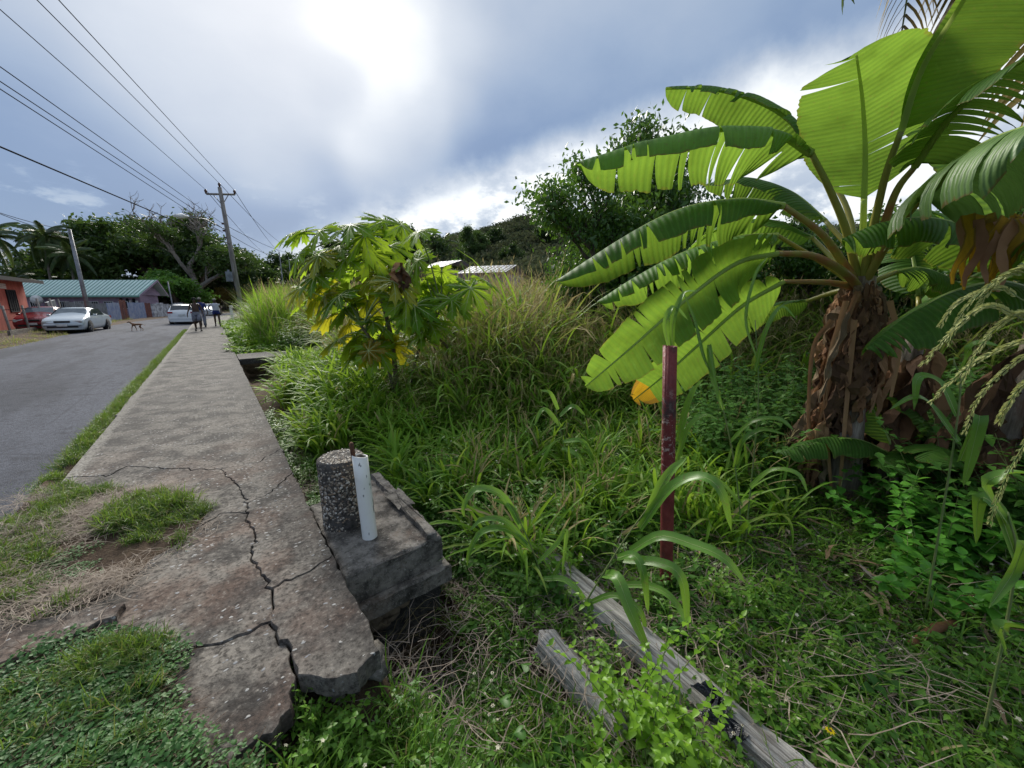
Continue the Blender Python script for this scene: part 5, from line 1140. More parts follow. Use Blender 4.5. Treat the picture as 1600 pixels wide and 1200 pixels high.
# ================================================================== BANANA PLANTS
def bez(pts, n):
    """Catmull-Rom through the given points"""
    P_ = [pts[0]*2-pts[1]]+list(pts)+[pts[-1]*2-pts[-2]]; out = []; m = len(pts)-1
    for i in range(n+1):
        f = i/n*m; k = min(m-1, int(f)); t = f-k; a, b, c, d = P_[k:k+4]
        out.append(.5*((2*b)+(c-a)*t+(2*a-5*b+4*c-d)*t*t+(3*b-a-3*c+d)*t**3))
    return out
def banana_leaf(parent, mid, half, up, droop=.5, tears=.08, seed=0, mat='banana', tipmat=None, wl=1.0, wr=1.0, tip_r=.0, ragged=.3, pleat=.004, sag=.0, base_r=.35, n=64, label=None, flat=False):
    """mid: midrib points; half: half width; up: where the upper side faces; droop: angle each half hangs below flat (radians)"""
    rg = np.random.default_rng(seed); pts = bez(mid, n); m = 7; tears = tears*1.5 if tears < .2 else tears; V = []; UV = []; F = []; MI = []
    up = Vector(up).normalized(); frames = []
    for i in range(n+1):
        t = (pts[min(i+1, n)]-pts[max(i-1, 0)]).normalized(); sd = t.cross(up); sd = sd.normalized() if sd.length > 1e-4 else Vector((1, 0, 0)); frames.append((t, sd, sd.cross(t).normalized()))
    def prof(f): return (math.sin(math.pi*min(1, f/ (2*base_r)))**.55 if f < base_r else 1)*((1-((f-base_r)/(1-base_r))**3.2)**.5 if f > base_r else 1)+.001
    for side, wk in ((-1, wl), (1, wr)):
        seg_end = [0]; 
        i = 0
        while i < n:
            L = int(max(2, rg.exponential(1/max(tears, .001)))) if tears > 0 else n
            i = min(n, i+L); seg_end.append(i)
        if seg_end[-1]-seg_end[-2] < 2 and len(seg_end) > 2: seg_end.pop(-2)
        for a, b in zip(seg_end[:-1], seg_end[1:]):
            dr = droop*(1+rg.normal(0, .075 if tears else 0)); ln = 1+rg.normal(0, .022 if tears else 0); sk_ = rg.normal(0, .05); cut = (rg.uniform(.008, .05)*half/.35 if tears and b-a < n*.4 else 0); jag = rg.normal(0, .012, n+2)
            base = len(V); f0, f1 = a/n, b/n; cnt = b-a+1
            for i in range(a, b+1):
                f = i/n; t, sd, up_ = frames[i]; w_ = half*wk*prof(min(f, .998))*ln*(1+jag[i]); loc = (i-a)/max(1, b-a)
                for j in range(m):
                    q = j/(m-1); ang = dr*(.45+1.1*q)+.04*math.sin(i*1.3)*pleat*40*q
                    # integrate the drooping arc
                    x = 0; z = 0
                    st = 4
                    for s in range(st): aa = dr*(.35+1.15*q*(s+.5)/st); x += math.cos(aa)*q/st; z -= math.sin(aa)*q/st
                    pinch = -(loc-.5)*cut*q*q
                    p = pts[i]+sd*side*x*w_+up_*(z*w_+.012)+t*(w_*(.22*q+sk_*q*q))+t*pinch*1.6
                    p = p+up_*(pleat*math.sin((i*.9+side))*q*w_*2+ .012*math.sin(i*.37+seed)*q)
                    p.z -= sag*q*q*w_
                    V.append(tuple(p)); UV.append((side*q, f))
            for i in range(cnt-1):
                for j in range(m-1):
                    q0 = base+i*m+j; F.append((q0, q0+1, q0+m+1, q0+m) if side < 0 else (q0, q0+m, q0+m+1, q0+1)); MI.append(1 if (tipmat and (a+i)/n > tip_r) else 0)
    me = qmesh('leaf', np.array(V), np.array(F), [M[mat], M[tipmat or mat]], np.array(MI), np.array(UV)); o = link('leaf', me, parent)
    if label: o['label'] = label
    mb = MB()
    if flat: mb.ribbon([p-frames[i][2]*.006 for i, p in enumerate(pts)], [.020*(1-.8*i/n)+.002 for i in range(n+1)], up=tuple(-up), fold=.2)
    else: mb.tube(pts, [.026*half/.35*(1-.86*i/n)+.002 for i in range(n+1)], 7)
    mb = mb; mr = mb.obj('midrib', M['midrib'] if mat != 'dry' else M['brownstem'], o); return o
def L3(px): return [D(u, v, d) for u, v, d in px]
def petiole(parent, pts, r0, r1, mat='petiole'):
    mb = MB(); p = bez(pts, 16); mb.tube(p, [r0+(r1-r0)*i/16 for i in range(17)], 10); return mb.obj('petiole', M[mat], parent)
crown = D(1348, 432, 4.85); bb_ = Vector((D(1325, 740, 4.8).x, D(1325, 740, 4.8).y, 0)); bb_.z = gz(bb_.x, bb_.y)
ban = tag(empty('banana_plant', (0, 0, 0)), 'large banana plant with broad arching leaves and brown dead leaves round its trunk', 'banana plant')
ban.location = bb_; bpy.context.view_layer.update()
holder = ban
def rel(o): o.location = o.location-ban.location if False else o.location; return o
trunk_pts = bez([bb_+Vector((0, 0, -.1)), bb_.lerp(crown, .35)+Vector((.02, 0, 0)), bb_.lerp(crown, .75), crown], 24)
mb = MB(); n = 26; vs = []; uv = []
for i, p in enumerate(trunk_pts):
    f = i/24; r_ = .122-.035*f
    for k in range(n):
        a = 2*math.pi*k/n; q = r_*(1+.07*math.sin(a*3+f*5)+.05*math.sin(a*7-f*9)+.03*math.sin(a*13)); vs.append(p+Vector((math.cos(a)*q, math.sin(a)*q, 0))-bb_); uv.append((k/n, f*2))
mb.add(vs, [(i*n+k, i*n+(k+1) % n, (i+1)*n+(k+1) % n, (i+1)*n+k) for i in range(24) for k in range(n)], 0, uv); mb.obj('trunk', M['sheath'], ban)
# everything below is laid out in world space, then shifted under the plant's base
def shift(o, base): o.location = -Vector(base)
def bleaf(base, pet, mid, half, up, pr=(.034, .019), pm='petiole', **kw):
    o = banana_leaf(ban, L3(mid), half, up, **kw); shift(o, base)
    if pet: q = petiole(ban, [crown-Vector((0, 0, .12))]+L3(pet)+[L3(mid)[0]], pr[0], pr[1], pm); shift(q, base)
    return o
toC = Vector((-.6, -.2, .1))   # roughly towards the lens from the plant
AW = ray(1200, 500); AW = Vector((AW.x, AW.y, 0)).normalized(); UPB = tuple(AW*.42+Vector((0, 0, 1))); UPS = tuple(AW*.85+Vector((0, 0, .6)))
# 1 upright centre leaf, underside towards the lens
bleaf(bb_, [(1348, 372, 4.75)], [(1350, 312, 4.6), (1352, 240, 4.42), (1348, 160, 4.12), (1338, 84, 3.75)], .41, -(-ray(1350, 220)).normalized(), pr=(.030, .022), pm='midrib', droop=-.10, tears=.035, seed=1, flat=True, base_r=.40, pleat=.006, ragged=.25)
# 2 big arching leaf to the left
bleaf(bb_, [(1322, 360, 4.65), (1298, 300, 4.5)], [(1268, 240, 4.35), (1210, 208, 4.2), (1120, 203, 4.0), (1010, 224, 3.85), (900, 256, 3.75)], .44, UPB, pr=(.036, .022), droop=1.1, tears=.055, seed=2, wl=.95, wr=1.05, base_r=.25)
# 3 high leaf further back
bleaf(bb_, [(1325, 330, 5.1)], [(1275, 245, 5.3), (1235, 190, 5.3), (1180, 158, 5.25), (1110, 140, 5.2), (1040, 139, 5.1)], .33, UPB, pr=(.03, .018), droop=1.0, tears=.08, seed=3, base_r=.2)
# 4 mid left, dusty top
bleaf(bb_, [(1310, 400, 4.6), (1280, 362, 4.4)], [(1225, 322, 4.2), (1150, 314, 4.05), (1060, 330, 3.9), (970, 375, 3.8), (870, 440, 3.75)], .38, UPB, pr=(.038, .022), pm='petiole_red', droop=1.1, tears=.12, seed=4, base_r=.25, mat='banana')
# 5 below it
bleaf(bb_, [(1300, 420, 4.9)], [(1215, 368, 4.6), (1150, 372, 4.4), (1070, 395, 4.25), (1000, 430, 4.15), (934, 472, 4.1)], .34, UPB, pr=(.03, .018), droop=1.0, tears=.16, seed=5, mat='banana', base_r=.2)
# 6 low left big leaf, hanging
bleaf(bb_, [(1318, 425, 4.5), (1270, 400, 4.3)], [(1215, 396, 4.1), (1150, 412, 3.9), (1070, 470, 3.7), (990, 540, 3.55), (915, 604, 3.5)], 0.31, UPS, pr=(.040, .022), pm='petiole_red', droop=.35, tears=.12, seed=6, tipmat=None, base_r=.22)
# 7 lowest left, yellow burnt tip
bleaf(bb_, [(1300, 442, 4.6)], [(1225, 440, 4.45), (1160, 478, 4.3), (1090, 540, 4.15), (1040, 585, 4.05), (990, 625, 4.0)], .28, UPS, pr=(.034, .018), pm='petiole_red', droop=.35, tears=.07, seed=7, tipmat='banana_yellow', tip_r=.86, base_r=.25, label='banana leaf whose tip has turned yellow and brown')
# 8 tall leaf leaving the top of the picture
bleaf(bb_, [(1368, 340, 4.6), (1385, 270, 4.4)], [(1408, 205, 4.25), (1440, 110, 4.0), (1503, 5, 3.7), (1575, -110, 3.4)], .34, -(-ray(1470, 60)).normalized()+Vector((0, 0, .1)), pr=(.034, .02), droop=.10, tears=.0, seed=8, flat=True, base_r=.3, wl=1.15, wr=.12)
# 9 torn leaf going right
bleaf(bb_, [(1375, 370, 4.7), (1400, 300, 4.5)], [(1430, 260, 4.4), (1480, 190, 4.1), (1545, 130, 3.8), (1640, 70, 3.4)], .34, (0, 0, 1), pr=(.038, .02), pm='petiole_red', droop=.75, tears=.22, seed=9, ragged=.8, mat='banana', base_r=.2)
# 10 broad leaf hanging to the right, pleated
bleaf(bb_, [(1380, 390, 4.7), (1410, 345, 4.5)], [(1440, 310, 4.3), (1490, 262, 3.9), (1550, 220, 3.5), (1660, 180, 3.1)], .48, (0, 0, 1), pr=(.042, .022), pm='petiole_red', droop=1.15, tears=.05, seed=10, mat='banana_dusty', base_r=.12)
# 11-14 behind
bleaf(bb_, [(1335, 400, 5.0)], [(1290, 345, 5.2), (1235, 300, 5.5), (1170, 280, 5.7), (1100, 290, 5.8)], .27, UPB, droop=.8, tears=.06, seed=11, base_r=.2)
bleaf(bb_, [(1320, 425, 5.0)], [(1270, 372, 5.3), (1200, 345, 5.5), (1120, 360, 5.7), (1070, 400, 5.8)], .27, UPB, droop=.7, tears=.06, seed=12, base_r=.2, mat='banana')
bleaf(bb_, [(1310, 455, 4.95)], [(1262, 470, 5.2), (1215, 475, 5.4), (1175, 495, 5.5), (1142, 528, 5.6)], .20, UPB, droop=.7, tears=.12, seed=13, base_r=.2)
bleaf(bb_, [(1362, 410, 5.0)], [(1390, 350, 5.3), (1430, 330, 5.6), (1480, 340, 5.8), (1530, 380, 5.9)], .32, (0, 0, 1), droop=.8, tears=.06, seed=14, base_r=.2, mat='banana')
bleaf(bb_, [(1365, 440, 4.9)], [(1400, 425, 5.1), (1440, 420, 5.2), (1490, 440, 5.3), (1540, 480, 5.4)], .27, (0, 0, 1), droop=.85, tears=.08, seed=15, base_r=.2)
# dead leaves hanging round the trunk: crumpled strips
rgd = random.Random(9)
def crumple(p0, L, wid, seed, mat, parent, base, out=(0, 0), name='dead_leaf', curl=1.0, nseg=22):
    rg = random.Random(seed); mb = MB(); pts = []; p = Vector(p0); d = Vector((out[0], out[1], .15)); 
    for i in range(nseg+1):
        pts.append(p.copy()); d = (d*.78+Vector((rg.gauss(0, .10), rg.gauss(0, .10), -.42))).normalized() if d.length else Vector((0, 0, -1)); p = p+d*L/nseg
    cols = 7; vs = []; uv = []; a0 = rg.uniform(0, 3.1); a = math.atan2(out[1], out[0])+math.pi/2; ph = [rg.uniform(0, 6.3) for _ in range(4)]
    prev = None
    for i, q in enumerate(pts):
        f = i/nseg; a += rg.gauss(0, .12)*curl; sd = Vector((math.cos(a), math.sin(a), 0)); nn = Vector((-math.sin(a), math.cos(a), 0)); wv = wid*(.35+.75*math.sin(math.pi*min(1, f*.9+.12)))*(1+.45*math.sin(i*1.9+ph[1])*(.4+f)) 
        for j in range(cols):
            x = j/(cols-1)*2-1; z = .16*wid*math.sin(x*5+ph[0]+i*.4)+.20*wid*math.sin(x*2.3+i*1.1+ph[2])+.22*wid*math.sin(i*.8+ph[3])+abs(x)*wid*.30
            vs.append(q+sd*x*wv*.5+nn*z+Vector((0, 0, .10*wid*math.sin(i*1.7+x*4)-abs(x)*wid*.4))); uv.append((x, f))
    mb.add([v-Vector(base) for v in vs], [(i*cols+j, i*cols+j+1, (i+1)*cols+j+1, (i+1)*cols+j) for i in range(nseg) for j in range(cols-1)], 0, uv)
    o = mb.obj(name, M[mat], parent, smooth=False); return o
vl0 = 0; vl = ray(1330, 600); vl = Vector((vl.x, vl.y, 0)).normalized(); rt = Vector((vl.y, -vl.x, 0))   # away from the lens, and to the picture's right
for k in range(150):
    f = .99-.78*rgd.random()**1.15 if k < 100 else .96-.1*rgd.random(); p = bb_.lerp(crown, f); side = rgd.uniform(-1.1, .55) if f < .62 else rgd.uniform(-1.1, 1.1); a = side*1.5
    o_ = (-vl*math.cos(a)+rt*math.sin(a)); h_here = p.z-bb_.z
    if f < .68 and side > -.15: o_ = -rt*.9+vl*rgd.uniform(-.4, .3)
    L = min(rgd.uniform(.45, 1.15), h_here*.98); r_ = .128-.035*f
    crumple(p+o_*(r_-.01)-(rt*.13 if (f < .6) else rt*0), L, rgd.uniform(.05, .14), 100+k, rgd.choice(['dry', 'dry', 'dry', 'drydark', 'drydark', 'litter']), ban, bb_, (o_.x*rgd.uniform(.05, .8), o_.y*rgd.uniform(.05, .8)), nseg=20)
for k, (pa, pb2, pc2) in enumerate([((1340, 455), (1318, 520), (1272, 690)), ((1300, 500), (1268, 560), (1262, 760)), ((1322, 470), (1290, 600), (1300, 780)), ((1335, 500), (1322, 640), (1310, 790)), ((1390, 470), (1405, 540), (1392, 620))]):
    m = MB(); P_ = [D(u, v, 4.62)-bb_ for u, v in (pa, pb2, pc2)]; p_ = bez(P_, 12); m.ribbon(p_, [.022*(1-.5*i/12) for i in range(13)], up=(-vl.x, -vl.y, .1), fold=.5); m.obj('dead_leaf_stalk', M['dry'], ban)

def small_banana(base, h, label, leaves, seed, r=.09, name='banana_plant', group=None, dead=10, mat='banana'):
    base = Vector(base); base.z = gz(base.x, base.y); o = tag(empty(name, base), label, 'banana plant', group); rg = random.Random(seed); top = Vector((0, 0, h)); mb = MB()
    mb.tube([(0, 0, -.1), (0, 0, h*.5), (0, 0, h)], [r, r*.85, r*.6], 14, uvs=1); mb.obj('trunk', M['sheath'], o)
    for k, (az, el, L, half, dr) in enumerate(leaves):
        a = R(az); dx, dy = math.sin(a), math.cos(a); e = R(el); p0 = top; P_ = []
        for f in (0, .12, .35, .6, .82, 1.0): P_.append(top+Vector((dx*L*(f*math.cos(e)+.06*f), dy*L*(f*math.cos(e)+.06*f), L*(math.sin(e)*f-.55*f*f*(1.1 if el < 60 else .5)))))
        lf = banana_leaf(o, P_[1:], half, (0, 0, 1) if el < 70 else (-dx, -dy, .5), droop=dr, tears=.08, seed=seed*20+k, base_r=.25, mat=mat); m = MB(); m.tube([Vector((0, 0, h-.1)), P_[0].lerp(P_[1], .5), P_[1]], [.028, .022, .016], 8); m.obj('petiole', M['petiole'], o)
    for k in range(dead):
        a = rg.uniform(0, 6.28); f = rg.uniform(.35, .95); crumple(Vector((math.cos(a)*r*.9, math.sin(a)*r*.9, h*f)), h*f*rg.uniform(.5, .95), rg.uniform(.08, .2), seed*50+k, rg.choice(['dry', 'drydark', 'drydark']), o, (0, 0, 0), (math.cos(a)*.5, math.sin(a)*.5), nseg=14)
    return o
q = D(1392, 700, 5.3); small_banana((q.x, q.y, 0), 1.75, 'second banana stem close behind the main trunk, half hidden', [(150, 55, 1.7, .30, .8), (100, 40, 1.8, .3, .8), (60, 65, 1.6, .28, .7)], 5, .11, dead=16)
q = D(1575, 700, 4.9); small_banana((q.x, q.y, 0), 1.9, 'shaded banana plant at the right edge with leaves reaching overhead', [(-40, 55, 2.2, .34, .9), (-90, 50, 2.0, .34, .9), (-140, 45, 2.0, .32, .9), (170, 60, 2.2, .34, .8), (60, 50, 2.2, .34, .8), (10, 70, 2.4, .34, .5), (-65, 25, 1.7, .3, .9)], 6, .12, dead=16, mat='banana')
q = D(1540, 640, 5.2); small_banana((q.x, q.y, 0), .35, 'low banana sucker with broad dark leaves right of the trunk', [(-60, 45, 1.25, .22, .5), (-10, 60, 1.2, .2, .4), (40, 40, 1.2, .22, .5), (-110, 30, 1.1, .2, .6), (100, 40, 1.2, .2, .5)], 7, .04, 'banana_sucker', dead=0)
q = D(1420, 650, 4.9); small_banana((q.x, q.y, 0), .45, 'banana sucker with wide leaves between the two trunks', [(-50, 40, 1.3, .22, .6), (30, 60, 1.3, .22, .5), (90, 35, 1.3, .24, .6), (-120, 55, 1.1, .2, .5)], 8, .04, 'banana_sucker', dead=0)
q = D(1235, 640, 5.2); small_banana((q.x, q.y, 0), .3, 'small banana sucker left of the dead leaves on the trunk', [(-70, 35, .95, .16, .6), (-20, 50, .9, .15, .5), (-110, 25, .8, .15, .6), (60, 60, .9, .15, .4)], 9, .035, 'banana_sucker', dead=2)
# orange dead leaf hanging high on the right
hang = tag(empty('hanging_dead_leaf', D(1550, 330, 3.9)), 'orange dead banana leaf hanging in tatters under the pleated leaf', 'dead leaf')
rh = random.Random(3)
for k in range(16):
    q = D(1512+6*k, 338+rh.uniform(-4, 8), 3.9+rh.uniform(-.08, .08))-hang.location; L = rh.uniform(.22, .46); m = MB(); a = rh.uniform(-.05, .05); pts_ = [q+Vector((a*f*2+.01*math.sin(f*9+k), .02*math.sin(f*7+k*2), -L*f)) for f in [i_/7 for i_ in range(8)]]
    m.ribbon(pts_, [.028*(1-.75*(i_/7)**2)*(1+.2*math.sin(i_*2+k)) for i_ in range(8)], up=(-.8+rh.uniform(-.3, .3), -.3, .1), fold=.3); m.obj('tatter', M['banana_yellow' if k % 4 else 'dry'], hang)

# ================================================================== PAPAYA
def papaya_leaf_mesh(seed, mat):
    rg = np.random.default_rng(seed); nl = 8; out = []
    for L in range(nl):
        c = R(-150+300*L/(nl-1)); Lr = (1.0-.32*abs(L-(nl-1)/2)/((nl-1)/2))*rg.uniform(.92, 1.06); hw = R(300/(nl-1)/2)
        for da, r in [(-1, .34), (-.86, .50), (-.95, .70), (-.62, .62), (-.66, .88), (-.30, .82), (0, 1.04), (.30, .82), (.66, .88), (.62, .62), (.95, .70), (.86, .50)]:
            out.append((c+hw*da*.93*(1 if r < .5 else .96), r*Lr*(1+rg.normal(0, .03)), 0))
    mb = MB(); vs = [(0, 0, 0)]; n = len(out)
    def dropz(r, a): return -.30*r*r-.05*math.sin(a*8)*r+.03*math.sin(a*3+seed)*r
    for q in (.45, 1.0):
        for a, r, _ in out:
            rr_ = r*q if q == 1 else min(r*.6, .24+r*.16); vs.append((rr_*math.cos(a), rr_*math.sin(a), dropz(rr_, a)))
    fs = [(0, 1+k, 1+k+1) for k in range(n-1)]+[(1+k, 1+n+k, 1+n+k+1, 1+k+1) for k in range(n-1)]; mb.add(vs, fs, 0)
    for L in range(nl):
        c = R(-150+300*L/(nl-1)); Lr = .9-.28*abs(L-(nl-1)/2)/((nl-1)/2); pts = [Vector((Lr*q*math.cos(c), Lr*q*math.sin(c), dropz(Lr*q, c)+.006)) for q in (0, .3, .6, 1)]
        mb.tube(pts, [.016, .012, .008, .003], 4, 1, cap=False)
        for q in (.4, .62): 
            for sdx in (-1, 1):
                a2 = c+sdx*.5*.33; p0 = Vector((Lr*q*math.cos(c), Lr*q*math.sin(c), dropz(Lr*q, c)+.006)); p1_ = Vector((Lr*(q+.25)*math.cos(a2*.0+c+sdx*.20), Lr*(q+.25)*math.sin(c+sdx*.20), dropz(Lr*(q+.25), c)+.004)); mb.tube([p0, p1_], [.006, .002], 3, 1, cap=False)
    return mb.mesh('leaf', [M[mat], M['papaya_vein']])
PL = [papaya_leaf_mesh(k, 'papaya') for k in range(3)]; PLY = [papaya_leaf_mesh(5+k, 'papaya_y') for k in range(2)]
YP = 6.4
pbase = DY(628, 655, YP); pbase.z = gz(pbase.x, pbase.y); pap = tag(empty('papaya_tree', pbase), 'papaya tree with lobed yellow green leaves on several thin stems', 'papaya tree')
def pstem(px, r0=.05, r1=.03): 
    pts = bez([DY(u, v, yd)-pbase for u, v, yd in px], 12); m = MB(); m.tube(pts, [r0+(r1-r0)*i/12 for i in range(13)], 9); m.obj('stem', M['papaya_trunk'], pap); return pts
S1 = pstem([(628, 668, YP), (620, 600, YP), (610, 520, YP), (585, 430, YP), (566, 380, YP)], .05, .024)
S2 = pstem([(632, 668, YP+.1), (650, 560, YP), (690, 480, YP-.1)], .03, .018)
S3 = pstem([(625, 668, YP+.1), (605, 570, YP-.2), (565, 510, YP-.4)], .032, .02)
S4 = pstem([(640, 668, YP+.2), (700, 560, YP+.2), (680, 520, YP+.3), (668, 455, YP+.3)], .026, .018)
PLV = [(548, 352, .50, 0), (500, 362, .42, 0), (600, 346, .48, 0), (475, 362, .36, 0), (628, 352, .44, 0), (570, 368, .5, 0), (530, 385, .5, 0), (490, 400, .42, 0), (468, 398, .38, 0), (610, 385, .46, 0), (645, 400, .4, 0), (560, 412, .5, 0), (590, 425, .5, 0),
       (520, 430, .5, 0), (635, 425, .46, 0), (660, 442, .44, 0), (500, 455, .48, 1), (470, 450, .40, 1), (545, 455, .5, 0), (575, 470, .46, 1), (610, 462, .46, 0), (690, 448, .42, 0), (722, 440, .40, 0), (705, 468, .42, 0), (648, 478, .46, 0), (675, 470, .42, 0), (600, 500, .42, 0),
       (520, 492, .46, 1), (548, 505, .44, 1), (575, 522, .42, 0), (560, 548, .42, 0), (588, 545, .4, 0), (645, 505, .40, 0), (660, 520, .36, 0), (615, 440, .44, 1), (540, 405, .46, 0), (580, 395, .44, 0), (530, 530, .40, 1), (545, 478, .45, 0), (690, 425, .36, 0)]
rg = random.Random(14)
for k in range(18):
    a_, q_ = rg.uniform(0, 6.28), math.sqrt(rg.random()); PLV.append((590+125*q_*math.cos(a_), 455+95*q_*math.sin(a_), rg.uniform(.38, .48), int(rg.random() < .2)))
PLV += [(735, 450, .40, 0), (755, 437, .34, 0), (455, 365, .34, 0), (655, 362, .36, 0)]
rg = random.Random(4)
for k, (u, v, rad, yl) in enumerate(PLV):
    tip = DY(u, v, YP+rg.uniform(-.5, .5))-pbase; st = [S1, S2, S3, S4][0 if v < 440 and u < 640 else (1 if u > 640 else 2)]; root = min(st[3:], key=lambda p: (p-tip).length+rg.uniform(0, .25)); c = tip; 
    m = MB(); mid_ = root.lerp(c, .5)+Vector((0, 0, .10)); m.tube(bez([root, mid_, c], 8), [.014-.007*i/8 for i in range(9)], 6); pt = m.obj('petiole', M['stem'] if not yl else M['papaya_vein'], pap)
    lf = link('leaf', (PLY if yl else PL)[k % (2 if yl else 3)], pap); out = (c-root); out.z = 0; out = out.normalized() if out.length > .01 else Vector((1, 0, 0))
    out = (out+Vector((rg.gauss(0, .3), rg.gauss(0, .3), 0))+Vector((-.42, -.55, 0))).normalized(); tilt = rg.uniform(.35, 1.0)
    zax = Vector((out.x*math.sin(tilt), out.y*math.sin(tilt), math.cos(tilt))); xax = (out-zax*out.dot(zax)).normalized(); yax = zax.cross(xax); lf.matrix_local = Matrix.LocRotScale(c, Matrix((xax, yax, zax)).transposed().to_quaternion(), Vector((rad, rad, rad))*1.16)
dl = DY(627, 410, YP-.5)-pbase
for k in range(3): tag(crumple(dl+Vector((.05*k-.05, 0, 0)), .42, .16, 40+k, 'drydark' if k else 'dry', pap, (0, 0, 0), (.1, 0), name='withered_leaf', nseg=10), 'withered brown papaya leaf')
ol = DY(576, 548, YP-.6)-pbase; lf = link('leaf', papaya_leaf_mesh(9, 'banana_yellow'), pap); lf.location = ol; lf.rotation_euler = (1.2, .3, -.9); lf.scale = (.28,)*3; lf['label'] = 'orange dying papaya leaf'

# ================================================================== GRASS AND WEED KINDS
def blade_pts(rg, az, L, bend, n, lean=.1):
    p = Vector((0, 0, 0)); e = math.pi/2-lean; pts = [p.copy()]
    for i in range(n):
        e -= bend/n*(.5+1.2*i/n); p = p+Vector((math.cos(az)*math.cos(e), math.sin(az)*math.cos(e), math.sin(e)))*(L/n); pts.append(p.copy())
    return pts
def grass_kind(name, seed, nb, L, W_, spread, mats, bend=(.6, 2.0), nseg=5, pstraw=.1, stalks=0, fold=.25, pw=.6, culm=False):
    rg = random.Random(seed); mb = MB()
    for k in range(nb):
        az = rg.uniform(0, 6.28); l = L*rg.uniform(.55, 1.15); pts = blade_pts(rg, az, l, rg.uniform(*bend), nseg, rg.uniform(.03, .45)); r_ = spread*math.sqrt(rg.random()); a = rg.uniform(0, 6.28)
        o = Vector((r_*math.cos(a), r_*math.sin(a), 0))
        if culm: o.z = rg.uniform(0, .62)*L*culm
        pts = [p+o for p in pts]; mb.ribbon(pts, [W_*rg.uniform(.8, 1.2)*max(.06, (math.sin(math.pi*min(1, .12+.9*i/nseg)))**pw) if i < nseg else .0004 for i in range(nseg+1)], up=(.001, 0, 1), fold=fold, mi=1 if rg.random() < pstraw else 0)
    for k in range(stalks):
        az = rg.uniform(0, 6.28); pts = blade_pts(rg, az, L*rg.uniform(.95, 1.3), rg.uniform(.1, .8), 6, rg.uniform(0, .2)); mb.tube(pts, [.0028*(1-.6*i/6) for i in range(7)], 3, 1, cap=False)
        for j in range(16):
            q = pts[4].lerp(pts[6], j/16); a = rg.uniform(0, 6.28); d = Vector((math.cos(a)*.5, math.sin(a)*.5, .8)).normalized()*rg.uniform(.03, .09); mb.ribbon([q, q+d*.6, q+d], [.0016, .0035, .0005], up=(0, .01, 1), mi=1)
        if culm:
            pass
    return mb.mesh(name, [M[m] for m in mats])
def leaf_shape(L, W_, n=4, curve=.25, fold=.25, ovate=.4):
    pts = [Vector((L*i/n, 0, -curve*L*(i/n)**2)) for i in range(n+1)]
    w_ = [W_*max(.02, (math.sin(math.pi*(i/n)**(.6 if ovate < .5 else 1)))) if 0 < i < n else .0008 for i in range(n+1)]; return pts, w_
def put_leaf(mb, o, az, el, L, W_, n=3, mi=0, fold=.25, curve=.3):
    pts, w_ = leaf_shape(L, W_, n, curve); m = Matrix.Translation(o) @ Matrix.Rotation(az, 4, 'Z') @ Matrix.Rotation(-el, 4, 'Y'); q = [m @ p for p in pts]; upv = (m.to_3x3() @ Vector((0, 0, 1))); mb.ribbon(q, w_, up=tuple(upv), fold=fold, mi=mi)
def herb_kind(name, seed, ns, H, ll, lw, mats, pairs=5, spread=.1, lean=.35, flowers=0, stem=True):
    rg = random.Random(seed); mb = MB()
    for k in range(ns):
        az = rg.uniform(0, 6.28); h = H*rg.uniform(.5, 1.15); r_ = spread*rg.random(); o = Vector((r_*math.cos(az+1), r_*math.sin(az+1), 0)); pts = [p+o for p in blade_pts(rg, az, h, rg.uniform(.1, .9), 4, rg.uniform(0, lean))]
        if stem: mb.tube(pts, .0016, 3, 1, cap=False)
        for j in range(pairs):
            f = (j+.6)/pairs; x = f*4; a = min(3, int(x)); q = pts[a].lerp(pts[a+1], x-a); b = j*1.57+rg.uniform(-.4, .4)
            for s in (0, math.pi): put_leaf(mb, q, b+s, rg.uniform(-.3, .6), ll*rg.uniform(.6, 1.15)*(1-.35*f), lw*rg.uniform(.7, 1.1)*(1-.3*f))
        if flowers and rg.random() < flowers:
            q = pts[-1]
            for s in range(5): put_leaf(mb, q+Vector((0, 0, .01)), s*1.257, .3, .009, .0042, 2, 2)
    return mb.mesh(name, [M[m] for m in mats])
def creeper_kind(name, seed, n, R_, ll, mats):
    rg = random.Random(seed); mb = MB()
    for k in range(n):
        a = rg.uniform(0, 6.28); r_ = R_*math.sqrt(rg.random()); z = rg.uniform(.004, .04)*(1-.4*r_/R_); put_leaf(mb, Vector((r_*math.cos(a), r_*math.sin(a), z)), rg.uniform(0, 6.28), rg.uniform(-.15, .65), ll*rg.uniform(.6, 1.2), ll*.34*rg.uniform(.8, 1.2), 3)
    for k in range(7):
        a = rg.uniform(0, 6.28); p = Vector((0, 0, .012)); pts = [p]
        for i in range(4): a += rg.gauss(0, .4); p = p+Vector((math.cos(a), math.sin(a), 0))*R_*.35; pts.append(p)
        mb.tube(pts, .0012, 3, 1, cap=False)
    return mb.mesh(name, [M[m] for m in mats])
def twig_kind(name, seed, n, R_, L, mat='twig', w_=.0012):
    rg = random.Random(seed); mb = MB()
    for k in range(n):
        a = rg.uniform(0, 6.28); r_ = R_*math.sqrt(rg.random()); p = Vector((r_*math.cos(a), r_*math.sin(a), rg.uniform(.002, .03))); d = rg.uniform(0, 6.28); pts = [p]; l = L*rg.uniform(.3, 1.2)
        for i in range(4): d += rg.gauss(0, .3); p = p+Vector((math.cos(d), math.sin(d), rg.gauss(.02, .16)))*l/4; p.z = max(.001, p.z); pts.append(p.copy())
        mb.ribbon(pts, [w_, w_*1.3, w_*1.2, w_, w_*.3], up=(0, 0, 1), fold=.1)
    return mb.mesh(name, [M[mat]])
def spray(n, fn, rg): return fn(n)
def zfield(x, y): return gh(x, y)
